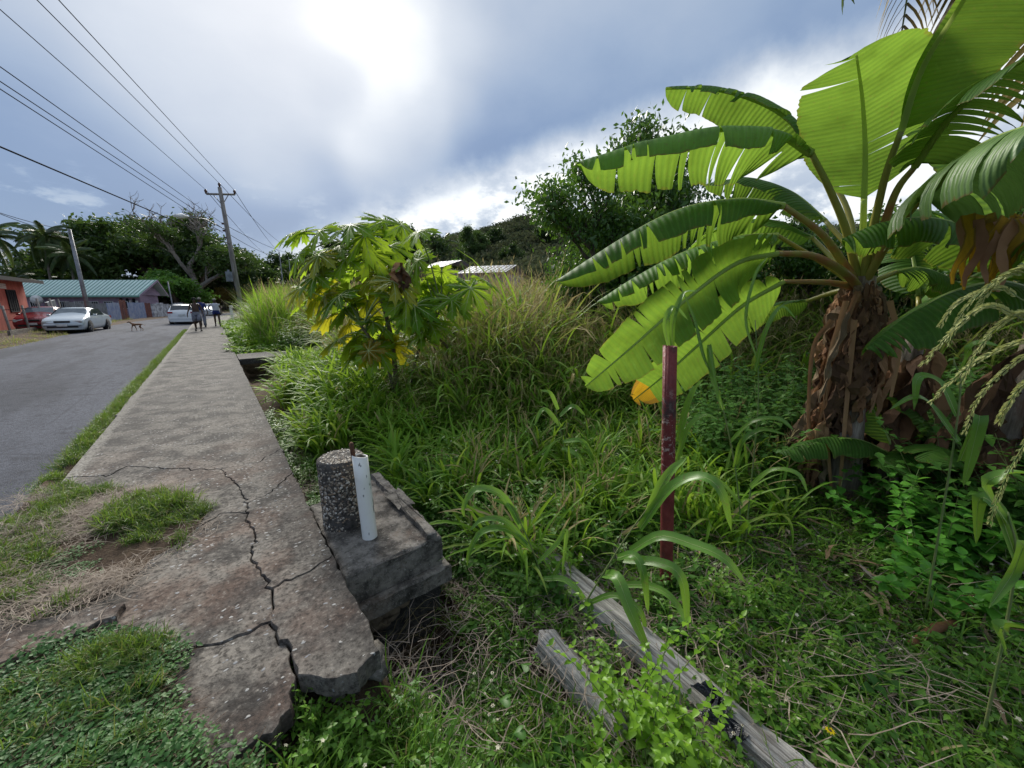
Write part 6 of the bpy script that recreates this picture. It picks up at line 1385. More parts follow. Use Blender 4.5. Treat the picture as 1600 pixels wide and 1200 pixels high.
def sc_field(name, label, cat, x, y, kinds, smin, smax, seed, zoff=-.01, tilt=.12, zs=1, tintf=None, idx=None, sfac=None):
    rg = np.random.default_rng(seed); n = len(x); s = rg.uniform(smin, smax, n)
    if sfac is not None: s = s*sfac
    t = rg.random(n)*.6+.4*vnoise(x, y, 1.3, seed) if tintf is None else tintf
    return scatter(name, label, cat, np.stack([x, y, zfield(x, y)+zoff], 1), zrot(n, rg, tilt), uni(s, zs), rg.integers(0, len(kinds), n) if idx is None else idx, t, kinds)

# kinds
K_tall = [grass_kind('tall_blades', 100+k, 28, 1.15, .0105, .24, ['grass_dull', 'straw'], (.7, 2.3), 5, .22, 3, culm=.5) for k in range(3)]+[grass_kind('tall_blades', 104+k, 26, 1.1, .013, .22, ['grass_bright', 'straw'], (.9, 2.7), 6, .08, 1, culm=.6) for k in range(3)]
K_broad = [grass_kind('broad_blades', 110+k, 22, .66, .0145, .12, ['grass_bright', 'straw'], (.7, 2.5), 7, .03, 0, pw=.5, culm=.5) for k in range(4)]
K_fine = [grass_kind('fine_blades', 120+k, 30, .13, .0021, .05, ['lawn', 'straw'], (.4, 2.2), 4, .09, 0) for k in range(4)]
K_med = [grass_kind('medium_blades', 130+k, 20, .30, .0042, .07, ['grass', 'straw'], (.6, 2.6), 5, .06, 0) for k in range(4)]
K_herb = [herb_kind('herb', 140+k, 7, .20, .044, .014, ['herb', 'stem', 'cream'], 6, .08, .5, .03) for k in range(3)]+[herb_kind('herb', 144+k, 5, .15, .075, .026, ['herb_dark', 'stem', 'cream'], 5, .08, .6, 0) for k in range(2)]
K_small = [herb_kind('small_herb', 150+k, 12, .11, .022, .0075, ['herb', 'stem', 'cream'], 6, .09, .8, .02) for k in range(3)]
K_creep = [creeper_kind('creeper', 160+k, 64, .13, .025, ['creeper', 'brownstem']) for k in range(4)]
K_twig = [twig_kind('straw_mat', 170+k, 45, .16, .22) for k in range(3)]
K_litter = [twig_kind('litter', 175+k, 7, .2, .22, 'litter', .008) for k in range(3)]

rg = np.random.default_rng(500)
# tall grass over the plot
x, y = polar(6400, 2, 100, 3.9, 21, rg, .95); az = np.degrees(np.arctan2(x, y)); r_ = np.hypot(x, y)
lim = np.interp(az, [0, 15, 22, 30, 40, 50, 62, 75, 100], [30, 7.6, 6.0, 4.9, 4.9, 5.3, 5.8, 6.6, 7.2])+vnoise(x, y, 1.1, 9)*1.0
keep = (r_ > lim) & (x > 1.5) & ~((x < 2.9) & (y > 12.2) & (y < 15.8)) & (np.hypot(x-pbase.x, y-pbase.y) > .4)
x, y = x[keep], y[keep]; r_ = r_[keep]; near = np.clip((r_-lim[keep])/1.8, 0, 1)
sc_field('tall_grass', 'tall olive and straw coloured grass filling the plot behind the papaya', 'grass', x, y, K_tall, .8, 1.25, 1, tilt=.14, sfac=(.58+.50*near*np.interp(np.degrees(np.arctan2(x, y)), [5, 16, 22, 26, 45, 100], [.80, .85, 1.2, 1.55, 1.5, 1.4]))*(.80+.5*vnoise(x, y, 1.6, 44)))
rg9 = np.random.default_rng(61); ii = rg9.choice(len(x), 1500, replace=False); xx, yy = x[ii], y[ii]; rr9 = np.hypot(xx, yy); k = rr9 < 12; xx, yy = xx[k]+rg9.normal(0, .1, k.sum()), yy[k]+rg9.normal(0, .1, k.sum())
K_top = [grass_kind('leafy_shoot', 240+k_, 11, .60, .017, .10, ['grass_bright', 'straw'], (.9, 2.8), 7, .10, 0, pw=.5, culm=.9) for k_ in range(4)]
sc_field('leafy_grass_shoots', 'broad pale green blades standing up out of the tall grass', 'grass', xx, yy, K_top, .8, 1.5, 62, zoff=.25, tilt=.28)
ii = rg9.choice(len(x), 520, replace=False); K_st = [grass_kind('seed_stalks', 250+k_, 1, .5, .004, .2, ['straw', 'straw'], (.4, 1), 4, 1, 5) for k_ in range(3)]
for_st = [grass_kind('seed_stalks', 255+k_, 2, 1.45, .004, .3, ['straw', 'straw'], (.2, 1.0), 6, 1, 4) for k_ in range(3)]
sc_field('seed_stalks', 'thin pale seed stalks poking above the tall grass', 'grass', x[ii], y[ii], for_st, .9, 1.35, 63, zoff=.1, tilt=.12, sfac=np.clip(np.hypot(x[ii], y[ii])/9, .8, 1.25))
# very tall yellow green patch by the road
x, y = polar(1500, -1, 16, 15.5, 42, rg, 1.0); keep = (x > 1.45+.10*np.clip(y-18, 0, 30)) & ((x < 7.5) | (y > 24)); x, y = x[keep], y[keep]
K_cane = [grass_kind('cane_blades', 180+k, 42, 1.75, .014, .35, ['grass_bright', 'straw'], (.2, 1.5), 5, .14, 2, culm=.25) for k in range(3)]
sc_field('cane_grass', 'very tall yellow green grass patch beside the far sidewalk', 'grass', x, y, K_cane, .85, 1.2, 2, tilt=.12, sfac=np.clip((y-14)/4, .45, 1.15))
x, y = polar(500, 1, 20, 12.6, 19, rg, 1.0); keep = (x > .5) & ((y > 15)) & (x < 4.5); x, y = x[keep], y[keep]; x = np.concatenate([x, rg.uniform(.52, 3.6, 420)]); y = np.concatenate([y, rg.uniform(18, 42, 420)])
K_vine = [creeper_kind('vine', 190+k, 60, .30, .11, ['lime' if False else 'grass_bright', 'stem']) for k in range(3)]
sc_field('roadside_vines', 'low bright green vines spilling over the edge of the far sidewalk', 'vines', x, y, K_vine, .8, 1.4, 3, zoff=.08, tilt=.3)
x, y = polar(260, 6, 15, 14.8, 19, rg); keep = (x > 2.2); sc_field('dark_vines', 'dark leafy scramble under the tall yellow green grass', 'vines', x[keep], y[keep], [herb_kind('scramble', 195, 16, .65, .10, .036, ['herb_dark', 'stem', 'cream'], 8, .3, .9, 0)], .8, 1.3, 4, zoff=0)
# bright broad bladed clumps
def clump(name, label, cx, cy, rx, ry, n, kinds, s0, s1, seed, zoff=0, **kw):
    rg = np.random.default_rng(seed); a = rg.uniform(0, 6.28, n); q = np.sqrt(rg.random(n)); return sc_field(name, label, 'grass clump', cx+rx*q*np.cos(a), cy+ry*q*np.sin(a), kinds, s0, s1, seed, zoff, **kw)
g_ = G(455, 640, -.5); clump('broad_grass', 'bright green broad bladed grass growing along the drain left of the papaya', 1.75, 9.0, .75, 2.9, 150, K_broad, 1.0, 1.5, 5, tilt=.16)
clump('broad_grass', 'bright broad grass clump nearest behind the bollard by the drain', 1.15, 6.2, .30, .9, 26, K_broad, .8, 1.15, 6, tilt=.2)
g_ = G(670, 700, -.42); clump('broad_grass', 'broad bladed grass tussock right of the bollard, below the papaya trunk', g_.x+.15, g_.y+.35, .75, .45, 44, K_broad, .7, 1.05, 7, tilt=.2)
g_ = G(780, 690, -.38); clump('broad_grass', 'broad bladed grass tussock below the middle of the tall grass', g_.x+.4, g_.y+.2, 1.1, .45, 40, K_broad, .6, .95, 8, tilt=.2)
g_ = G(820, 640, -.36); clump('broad_grass', 'broad grass hiding the foot of the papaya stems', pbase.x-.25, pbase.y-.45, .6, .4, 26, K_broad, .9, 1.3, 83, tilt=.15)
clump('broad_grass', 'pale green blades among the front of the tall grass', g_.x+.2, g_.y+.5, 1.3, .7, 46, K_broad, .7, 1.0, 81, tilt=.2)
def seg_d(x, y, a, b):
    t = np.clip(((x-a[0])*(b[0]-a[0])+(y-a[1])*(b[1]-a[1]))/((b[0]-a[0])**2+(b[1]-a[1])**2), 0, 1); return np.hypot(x-a[0]-t*(b[0]-a[0]), y-a[1]-t*(b[1]-a[1]))
# weeds over the near ground
x, y = polar(9000, -2, 102, .75, 8.2, rg, .95); blkp = XY(led); logd = np.minimum(seg_d(x, y, (la.x, la.y), (lb.x, lb.y)), seg_d(x, y, (lc.x, lc.y), (ld.x, ld.y))); keep = (x > .50) & (logd > .09+.06*vnoise(x, y, .3, 88)) & (poly_sd(x, y, blkp) < -.06) & ~((np.hypot((x-.75)/.30, (y-2.0)/.36) < 1)) & (np.hypot(x-bb_.x, y-bb_.y) > .22)
x, y = x[keep], y[keep]; dens = vnoise(x, y, .55, 14); k2 = dens+np.random.default_rng(3).random(len(x))*.6 > .42; x, y = x[k2], y[k2]
half = len(x)//2
sc_field('weeds', 'mixed low green weeds with small leaves covering the plot', 'weeds', x[:half], y[:half], K_herb, .7, 1.35, 11, tilt=.25)
sc_field('weeds', 'tiny leaved ground weeds carpeting the earth of the plot', 'weeds', x[half:half+half//2], y[half:half+half//2], K_small, .9, 1.7, 12, tilt=.25)
h2 = half+half//2; sc_field('meadow_grass', 'thin green grass blades mixed through the weeds', 'grass', x[h2:], y[h2:], K_med, .6, 1.15, 13, tilt=.3)
x, y = polar(850, 0, 100, .8, 6.5, rg, .9); keep = (x > .5) & (poly_sd(x, y, blkp) < -.03); sc_field('dry_straw', 'dry straw and twigs lying between the weeds', 'straw', x[keep], y[keep], K_twig, .8, 1.8, 15, zoff=.02, tilt=.2)
x, y = polar(420, 60, 102, 1.6, 5.5, rg, .9); dd_ = np.hypot(x-bb_.x, y-bb_.y); keep = (dd_ < 1.9) & (dd_ > .2); sc_field('leaf_litter', 'brown dead banana leaf litter round the foot of the plant', 'leaf litter', x[keep], y[keep], K_litter, .8, 1.6, 16, zoff=.03, tilt=.3)
x, y = polar(1500, 16, 82, 2.6, 6.6, rg); k = (np.hypot(x-bb_.x, y-bb_.y) > .6) & (vnoise(x, y, .7, 91)-.18*np.clip(3.9-np.hypot(x, y), 0, 1) > .38) & (x > 1.5)
K_tw = [herb_kind('tall_weed', 230+k_, 7, .42, .075, .022, ['herb', 'stem', 'cream'], 8, .14, .5, .1) for k_ in range(3)]+[herb_kind('tall_weed', 238, 6, .34, .10, .034, ['herb_dark', 'stem', 'cream'], 6, .14, .5, 0)]+[grass_kind('tall_weed_grass', 233, 16, .55, .010, .12, ['grass_bright', 'straw'], (.7, 2.3), 6, .12, 1, culm=.6)]
sc_field('tall_weeds', 'knee high mixed weeds between the tall grass and the red post', 'weeds', x[k], y[k], K_tw, .55, 1.2, 92, tilt=.2)
x, y = polar(190, 16, 78, 3.2, 6.2, rg); k = (np.hypot(x-bb_.x, y-bb_.y) > .6) & (x > 1.4); sc_field('scattered_tussocks', 'scattered pale green grass tussocks in front of the tall grass', 'grass', x[k], y[k], K_broad, .55, 1.05, 93, tilt=.25)
# front bottom: grass under the broken slab end
x = rg.uniform(-.12, 1.2, 420); y = rg.uniform(.75, 1.62, 420); keep = ~((x < .45) & (y > 1.42)); sc_field('slab_end_grass', 'fresh green grass and weeds sprouting below the broken slab end', 'grass', x[keep], y[keep], K_med+K_herb[:2], .5, .95, 17, tilt=.3)
# left bottom creeping mat, soil patch growth
def in_poly(n, poly, rg, marg=0):
    P_ = np.array(poly); x = rg.uniform(P_[:, 0].min(), P_[:, 0].max(), n); y = rg.uniform(P_[:, 1].min(), P_[:, 1].max(), n); k = poly_sd(x, y, poly)+(vnoise(x, y, .25, 77)-.5)*.16 > marg; return x[k], y[k]
x, y = in_poly(3600, COVER, rg, -.03); k = y > .4; sc_field('creeping_weed', 'creeping dark green leafy mat over the lower left of the sidewalk', 'creeper', x[k], y[k], K_creep, .6, 1.0, 21, zoff=.0, tilt=.12)
x, y = in_poly(1500, COVER, rg, -.05); k = (y > .4) & (vnoise(x, y, .3, 6) > .42); sc_field('lawn_tufts', 'fine grass tufts growing through the creeping mat', 'grass', x[k], y[k], K_fine, .6, 1.1, 22, tilt=.3)
x, y = in_poly(2600, SOIL, rg, -.03); k = vnoise(x, y, .28, 8)+.25*rg.random(len(x)) > .70; sc_field('patch_grass', 'short patchy grass on the soil covering the sidewalk at left', 'grass', x[k], y[k], K_fine, .55, 1.0, 23, tilt=.4)
x, y = in_poly(1000, SOIL, rg, .05); k = vnoise(x, y, .35, 18)+.2*rg.random(len(x)) > .55; sc_field('patch_straw', 'pale dry twigs and straw on the soil patch at left', 'straw', x[k], y[k], K_twig, .6, 1.1, 24, zoff=.012, tilt=.05)
x, y = in_poly(700, SOIL, rg, .0); k = vnoise(x, y, .3, 28) > .55; sc_field('patch_creeper', 'small creeping leaves scattered over the soil patch', 'creeper', x[k], y[k], K_creep, .4, .7, 25, zoff=.0, tilt=.1)
g_ = G(225, 800, .02); clump('green_tuft', 'dense dark green grass tuft on the cracked slab near the soil patch', g_.x+.02, g_.y+.03, .26, .26, 130, K_fine, .8, 1.35, 26, tilt=.45)
g_ = G(190, 1020, .02); clump('green_tuft', 'brighter grass tuft at the upper edge of the creeping mat', g_.x, g_.y, .16, .09, 60, K_fine, .7, 1.0, 27, tilt=.4)
# grass strip between road and sidewalk, sprouts in cracks
x = rg.uniform(-1.55, -1.24, 4200); y = 3.0+rg.random(4200)**1.5*27; k = (vnoise(x*0, y, .8, 31)+.35*rg.random(4200) > .46) | (y > 9); k &= x > -1.47-.02*vnoise(x, y, .5, 32)-(y < 6)*.1
sc_field('verge_grass', 'strip of grass between the road and the sidewalk', 'grass', x[k], y[k], K_fine, .7, 1.25, 28, tilt=.4, zoff=.0)
cp = np.array(Aw[6]+Aw[7]+Aw[9]+Aw[10]+E_[:18]+F_[:10]); ii = np.random.default_rng(2).integers(0, len(cp), 46); sc_field('crack_sprouts', 'small green sprouts growing out of the cracks in the slabs', 'weeds', cp[ii, 0], cp[ii, 1], K_fine+K_creep[:1], .15, .38, 29, zoff=.08, tilt=.5)
bx = np.array([g.x for g in [G(462+k*6, 1080+6*(k % 3), -.02) for k in range(12)]]); by = np.array([g.y for g in [G(462+k*6, 1080+6*(k % 3), -.02) for k in range(12)]]); sc_field('slab_edge_sprigs', 'leafy sprigs pushing up beside the broken slab edge', 'weeds', bx, by-.05, K_herb[:2], .7, 1.1, 30, tilt=.4, zoff=.05)
# left verges far
x = rg.uniform(-16, -6.3, 2600); y = rg.uniform(16, 66, 2600); k = (x < road_x(y)-2.45) & ((vnoise(x, y, 2, 41) > .42)) & ((x > -9) | (y > 44)); K_v = [grass_kind('verge_blades', 200, 26, .22, .006, .25, ['grass_dull', 'straw'], (.4, 2), 3, .3, 0)]
sc_field('far_verge_grass', 'dry short grass on the verge across the road', 'grass', x[k], y[k], K_v, .7, 1.2, 31)
# thicket low behind the banana and right edge
x, y = polar(700, 66, 104, 4.6, 9, rg); K_th = [herb_kind('thicket', 210+k, 16, 1.0, .11, .040, ['herb_dark', 'stem', 'cream'], 9, .35, .6, 0) for k in range(2)]+[herb_kind('thicket', 213, 14, .9, .09, .03, ['herb', 'stem', 'cream'], 9, .35, .6, 0)]
k = np.hypot(x-bb_.x, y-bb_.y) > .8; sc_field('undergrowth', 'dense leafy undergrowth behind the banana plant', 'undergrowth', x[k], y[k], K_th, .6, 1.15, 32)
# trees far behind everything on the left horizon
x, y = polar(240, -34, 14, 105, 150, rg); scatter('distant_trees', 'far line of trees closing the end of the road', 'trees', np.stack([x, y, np.full(len(x), -.5)], 1), zrot(len(x), np.random.default_rng(1), .05), uni(rg.uniform(1.2, 1.9, len(x)), .8), rg.integers(0, 5, len(x)), rg.random(len(x)), HC)

# ================================================================== SINGLE PLANTS IN FRONT
def leaf_strip(parent, pts, wid, up=(-.45, -.25, .8), fold=.35, mat='blade', n=14, name='leaf', tipw=.002, belly=.5):
    p = bez(pts, n); m = MB(); m.ribbon(p, [max(tipw, 1.3*wid*(math.sin(math.pi*min(1, .18+.82*(i/n)))**belly)) if i < n else .0005 for i in range(n+1)], up=up, fold=fold)
    m.tube([q+Vector((0, 0, .0008)) for q in p], [.0016*(1-.8*i/n) for i in range(n+1)], 3, 1, cap=False); return m.obj(name, [M[mat], M['papaya_vein']], parent)
def tall_plant(base_px, d, label, culms, leaves, wid=.016, name='tall_grass_plant', group=None, mat='blade'):
    b0 = D(base_px[0], base_px[1], d); b0.z = gz(b0.x, b0.y); o = tag(empty(name, b0), label, 'grass plant', group)
    for c in culms:
        pts = [Vector((0, 0, 0))]+[D(u, v, dd)-b0 for u, v, dd in c]; p = bez(pts, 12); m = MB(); m.tube(p, [.0065-.0035*i/12 for i in range(13)], 7); m.obj('culm', M['stem'], o)
    for L_ in leaves:
        leaf_strip(o, [D(u, v, dd)-b0 for u, v, dd in L_[0]], wid*(L_[1] if len(L_) > 1 else 1), mat=mat)
    return o
d = 2.35
tall_plant((900, 962), 2.2, 'tall broad bladed grass leaning right in front of the red post', [[(940, 900, 2.2), (985, 830, 2.2), (1035, 765, 2.2)]],
    [([(1010, 812, 2.2), (1030, 765, 2.2), (1050, 735, 2.2), (1072, 716, 2.2)], 1.0), ([(1000, 826, 2.2), (1045, 765, 2.15), (1090, 745, 2.1), (1125, 765, 2.05), (1143, 830, 2.05)], 1.1), ([(985, 862, 2.2), (1030, 838, 2.15), (1080, 850, 2.1), (1130, 872, 2.05), (1165, 912, 2.05)], 1.15), ([(965, 872, 2.2), (990, 868, 2.15), (1005, 895, 2.1), (1013, 960, 2.1)], .95), ([(945, 898, 2.2), (965, 905, 2.1), (985, 955, 2.0), (1018, 1028, 1.95)], 1.35), ([(975, 875, 2.2), (1030, 880, 2.1), (1065, 905, 2.05), (1075, 985, 2.05)], 1.1), ([(960, 915, 2.2), (1010, 915, 2.2), (1050, 935, 2.15), (1078, 985, 2.1)], .8), ([(920, 935, 2.2), (925, 965, 2.15), (930, 1000, 2.1)], .8), ([(915, 945, 2.2), (960, 930, 2.15), (1000, 955, 2.1), (1010, 1000, 2.1)], .7)], .021)
tall_plant((858, 945), 2.3, 'broad bladed grass arching left over the upper end of the long log', [[(840, 880, 2.3), (815, 820, 2.3), (800, 790, 2.3)]],
    [([(815, 825, 2.3), (785, 775, 2.3), (745, 764, 2.3), (726, 790, 2.3), (725, 808, 2.3)], 1.0), ([(825, 850, 2.3), (790, 815, 2.3), (755, 812, 2.3), (733, 830, 2.3)], .8), ([(832, 860, 2.3), (795, 828, 2.3), (755, 830, 2.3), (735, 860, 2.3), (730, 885, 2.3)], .95), ([(812, 818, 2.3), (795, 790, 2.3), (768, 780, 2.3)], .8), ([(840, 880, 2.3), (870, 850, 2.3), (885, 830, 2.3), (878, 900, 2.25)], .7), ([(845, 905, 2.3), (880, 905, 2.25), (905, 925, 2.2), (912, 945, 2.2)], .8), ([(850, 920, 2.3), (815, 900, 2.3), (780, 895, 2.3)], .6), ([(850, 925, 2.3), (868, 895, 2.3), (880, 870, 2.3)], .6), ([(855, 940, 2.3), (840, 945, 2.2), (832, 960, 2.2)], .6)], .019)
tall_plant((1052, 700), 3.2, 'slim tall grass standing just behind the red post', [[(1056, 620, 3.1), (1050, 520, 3.05), (1046, 500, 3.05)]], [([(1050, 560, 3.05), (1040, 510, 3.0), (1052, 480, 3.0), (1075, 500, 3.0)], 1), ([(1050, 545, 3.05), (1052, 500, 3.0), (1068, 460, 3.0), (1090, 455, 2.95)], .9), ([(1060, 690, 3.1), (1072, 640, 3.0), (1085, 610, 2.95), (1100, 592, 2.9)], 1.1), ([(1058, 720, 3.1), (1075, 670, 3.0), (1100, 650, 2.95), (1120, 655, 2.9)], 1.0)], .017)
tall_plant((1165, 850), 3.3, 'thin tall grass stalks with drooping blades between the red post and the banana trunk', [[(1150, 740, 3.3), (1130, 640, 3.3), (1105, 540, 3.3)], [(1175, 740, 3.35), (1185, 620, 3.35), (1180, 500, 3.35)]],
    [([(1130, 640, 3.3), (1112, 590, 3.25), (1108, 540, 3.2), (1125, 640, 3.2)], .8), ([(1142, 690, 3.3), (1175, 660, 3.2), (1215, 655, 3.15), (1240, 672, 3.1)], 1), ([(1148, 730, 3.3), (1160, 690, 3.2), (1190, 672, 3.2), (1230, 680, 3.15)], .9), ([(1120, 600, 3.3), (1100, 560, 3.2), (1085, 500, 3.2), (1060, 440, 3.2)], .6), ([(1180, 580, 3.35), (1195, 520, 3.3), (1220, 480, 3.3), (1245, 500, 3.3)], .7), ([(1182, 560, 3.35), (1165, 500, 3.3), (1180, 430, 3.3), (1200, 400, 3.3)], .5), ([(1160, 790, 3.3), (1120, 750, 3.2), (1075, 745, 3.2), (1060, 770, 3.2)], .9), ([(1172, 760, 3.3), (1205, 735, 3.25), (1245, 740, 3.2), (1262, 770, 3.2)], .9)], .017)
tall_plant((890, 690), 4.0, 'leafy grass shoot in the weeds below the banana leaf tips', [[(880, 690, 4), (868, 640, 4)]], [([(875, 665, 4), (850, 640, 4), (835, 665, 4)], 1), ([(875, 650, 4), (895, 635, 4), (915, 650, 4)], 1), ([(880, 690, 4), (910, 690, 4), (930, 720, 4)], 1), ([(878, 700, 4), (905, 715, 3.9), (920, 760, 3.9)], 1), ([(872, 640, 4), (860, 615, 4), (845, 610, 4)], .8)], .022)
tall_plant((1590, 1000), 2.5, 'grass plant with long curling blades at the right edge', [[(1585, 900, 2.5), (1575, 800, 2.5)]], [([(1590, 880, 2.5), (1560, 800, 2.5), (1530, 780, 2.5), (1525, 850, 2.5)], 1.2), ([(1590, 900, 2.5), (1600, 850, 2.4), (1580, 900, 2.4), (1545, 950, 2.3)], .9), ([(1570, 1020, 2.4), (1560, 985, 2.3), (1580, 980, 2.3), (1620, 985, 2.2)], 1.2), ([(1575, 820, 2.5), (1540, 760, 2.4), (1580, 740, 2.4), (1640, 745, 2.3)], 1.0)], .018)
tall_plant((1500, 760), 3.3, 'tall grass shoots with wide blades under the drooping seed heads', [[(1498, 640, 3.3), (1490, 560, 3.3)]], [([(1495, 650, 3.3), (1470, 600, 3.3), (1435, 590, 3.2), (1428, 640, 3.2)], 1), ([(1497, 690, 3.3), (1460, 640, 3.3), (1430, 620, 3.2), (1390, 640, 3.2)], .8), ([(1500, 720, 3.3), (1530, 650, 3.2), (1520, 700, 3.2), (1505, 760, 3.2)], 1.2), ([(1492, 590, 3.3), (1520, 540, 3.2), (1560, 540, 3.2)], .9)], .02)
# drooping seed heads
sh_ = D(1900, 640, 2.3); sh_.z = gz(sh_.x, sh_.y); sgp = tag(empty('seeding_grass', sh_), 'tall grass with long pale drooping seed heads at the right edge', 'seeding grass')
SP = [((1640, 520), (1600, 500), (1544, 478), (1490, 515), (1440, 572)), ((1650, 540), (1620, 530), (1575, 540), (1510, 575), (1452, 630)), ((1660, 560), (1620, 545), (1580, 570), (1530, 620), (1506, 678)), ((1660, 500), (1600, 470), (1560, 450), (1500, 470), (1468, 510)), ((1670, 590), (1640, 590), (1600, 600), (1570, 640), (1560, 660)), ((1680, 640), (1640, 650), (1610, 680), (1570, 750), (1545, 820)), ((1650, 470), (1610, 430), (1570, 430), (1510, 480), (1480, 540)), ((1660, 450), (1620, 420), (1590, 420), (1550, 450), (1520, 490)), ((1660, 560), (1630, 500), (1590, 490), (1540, 530), (1500, 600))]
for k, pxs in enumerate(SP):
    dd = 2.1+.12*(k % 4); pts = [D(u, v, dd)-sh_ for u, v in pxs]; p = bez([Vector((0, 0, .0)), (pts[0]+Vector((0, 0, 0)))*.7]+pts, 30); rg3 = random.Random(k); m = MB(); m.tube(p, [.0030-.0016*i/30 for i in range(31)], 5); st_ = m.obj('stalk', M['stem'], sgp); m = MB()
    tail = bez(pts[1:], 60)
    for i in range(6, 60):
        for q in range(3):
            a = rg3.uniform(0, 6.28); t = (tail[i+1 if i < 60 else i]-tail[i-1]).normalized(); sd = t.orthogonal().normalized(); sd.rotate(Matrix.Rotation(a, 3, t)); c = tail[i]+sd*.004; e = c+(t*.9+sd*.35).normalized()*.015
            m.ribbon([c, c.lerp(e, .5), e], [.0006, .0030*(1-.5*i/60)+.0008, .0004], up=tuple(sd.cross(t)), fold=.5)
    m.obj('seed_head', M['seed'], sgp)

def leaf_mesh(L, W_, mat, name='leaf', n=5, fold=.3, curve=.35, teeth=0):
    m = MB(); pts, w_ = leaf_shape(L, W_, n, curve); m.ribbon(pts, w_, up=(0, 0, 1), fold=fold); return m.mesh(name, M[mat])
def leafy_plant(base, label, cat, nst, H, mesh_list, nleaf, spread, seed, name='leafy_shrub', lean=.5, tops=0, topmesh=None, smin=.7, smax=1.2, dirb=None):
    rg = random.Random(seed); base = Vector(base); o = tag(empty(name, base), label, cat); cnt = 0; pairs = max(2, int(nleaf/nst/2)); m = MB(); pl = []
    for k in range(nst):
        az = rg.uniform(0, 6.28) if dirb is None else dirb+rg.gauss(0, .8); h = H*rg.uniform(.55, 1.1); r_ = spread*math.sqrt(rg.random()); a = rg.uniform(0, 6.28); oo = Vector((r_*math.cos(a), r_*math.sin(a), 0)); pts = [p+oo for p in blade_pts(rg, az, h, rg.uniform(.1, 1.0), 5, rg.uniform(0, lean))]
        m.tube(pts, [.0035-.002*i/5 for i in range(6)], 5, cap=False)
        for j in range(pairs):
            f = .25+.75*(j+.8)/pairs; x = min(4.99, f*5); a_ = int(x); q = pts[a_].lerp(pts[a_+1], x-a_); b = j*1.57+rg.uniform(-.35, .35)
            for s in (0, math.pi): pl.append((q, b+s, rg.uniform(-.15, .5) if j < pairs-1 else rg.uniform(.3, .8), rg.uniform(smin, smax)*(1.1-.45*(j/pairs))))
    m.obj('stems', M['stem'], o)
    for q, b, e, s in pl[:300]:
        l = link('leaf', rg.choice(mesh_list), o); l.location = q; l.rotation_euler = (rg.uniform(-.3, .3), -e, b); l.scale = (s,)*3
    return o
NL = [leaf_mesh(.10, .036, 'shrub', curve=.4), leaf_mesh(.09, .034, 'shrub', curve=.2)]
for (u, v, dz, lab, n_, H, sp, sd) in [(1395, 850, 0, 'dense nettle like green shrub at the foot of the banana trunk', 26, .72, .42, 3), (1510, 870, 0, 'nettle like leafy shrub right of the banana trunk foot, near the edge', 24, .70, .42, 4), (1450, 925, 0, 'front part of the leafy shrubs, lower and darker, under the banana', 20, .45, .38, 5)]:
    g = G(u, v, -.33); leafy_plant((g.x, g.y, gz(g.x, g.y)), lab, 'shrub', n_, H, NL, 290, sp, sd)
LL = [leaf_mesh(.046, .015, 'lime', curve=.3), leaf_mesh(.058, .018, 'lime', curve=.15)]
g = G(1010, 1130, -.40); leafy_plant((g.x, g.y, gz(g.x, g.y)), 'bright lime green weed with small opposite leaves in front of the short log', 'weed', 16, .78, LL, 300, .17, 6, 'lime_weed', lean=.4, smin=.65, smax=1.15)
g = G(1080, 1190, -.40); leafy_plant((g.x, g.y, gz(g.x, g.y)), 'lime green weed at the bottom edge beside the black bag', 'weed', 14, .55, LL, 280, .16, 7, 'lime_weed', lean=.5, smin=.65, smax=1.1)
g = G(950, 1200, -.40); leafy_plant((g.x, g.y, gz(g.x, g.y)), 'lime green weed at the bottom edge left of the others', 'weed', 12, .36, LL, 200, .12, 8, 'lime_weed', lean=.7)
for (u, v, lab, sd) in [(1175, 935, 'small soft leaved weed right of the red post foot', 9), (1320, 1085, 'pale green trifoliate weed above the yellow flower', 10)]:
    g = G(u, v, -.38); leafy_plant((g.x, g.y, gz(g.x, g.y)), lab, 'weed', 5, .14, LL, 50, .04, sd, 'small_weed', lean=.8, smin=.8, smax=1.4)
# heart shaped leaves in the drain
def heart(u, v, z, s, lab, rz):
    m = MB(); out = []; n = 22
    for i in range(n):
        t = 2*math.pi*i/n; x = 16*math.sin(t)**3; y = 13*math.cos(t)-5*math.cos(2*t)-2*math.cos(3*t)-math.cos(4*t); out.append((x/17*s, -y/17*s, .006*math.cos(2*t)-abs(x)/17*s*.12))
    m.add([(0, 0, .0)]+out, [(0, 1+i, 1+(i+1) % n) for i in range(n)]); m.tube([(0, -.3*s, 0), (0, -.5*s, -.06), (.02, -.4*s, -.18)], .0015, 4, 1); g = G(u, v, z); o = m.obj('heart_leaf', [M['herb'], M['stem']]); o.location = g; o.rotation_euler = (-.25, .1, rz); tag(o, lab, 'leaf')
heart(790, 1093, -.36, .040, 'heart shaped leaf above the lower one near the drain', .9); heart(812, 1143, -.36, .036, 'lowest of the heart shaped leaves near the drain', 1.2); heart(822, 1040, -.36, .036, 'heart shaped leaf just left of the short log end', .5)
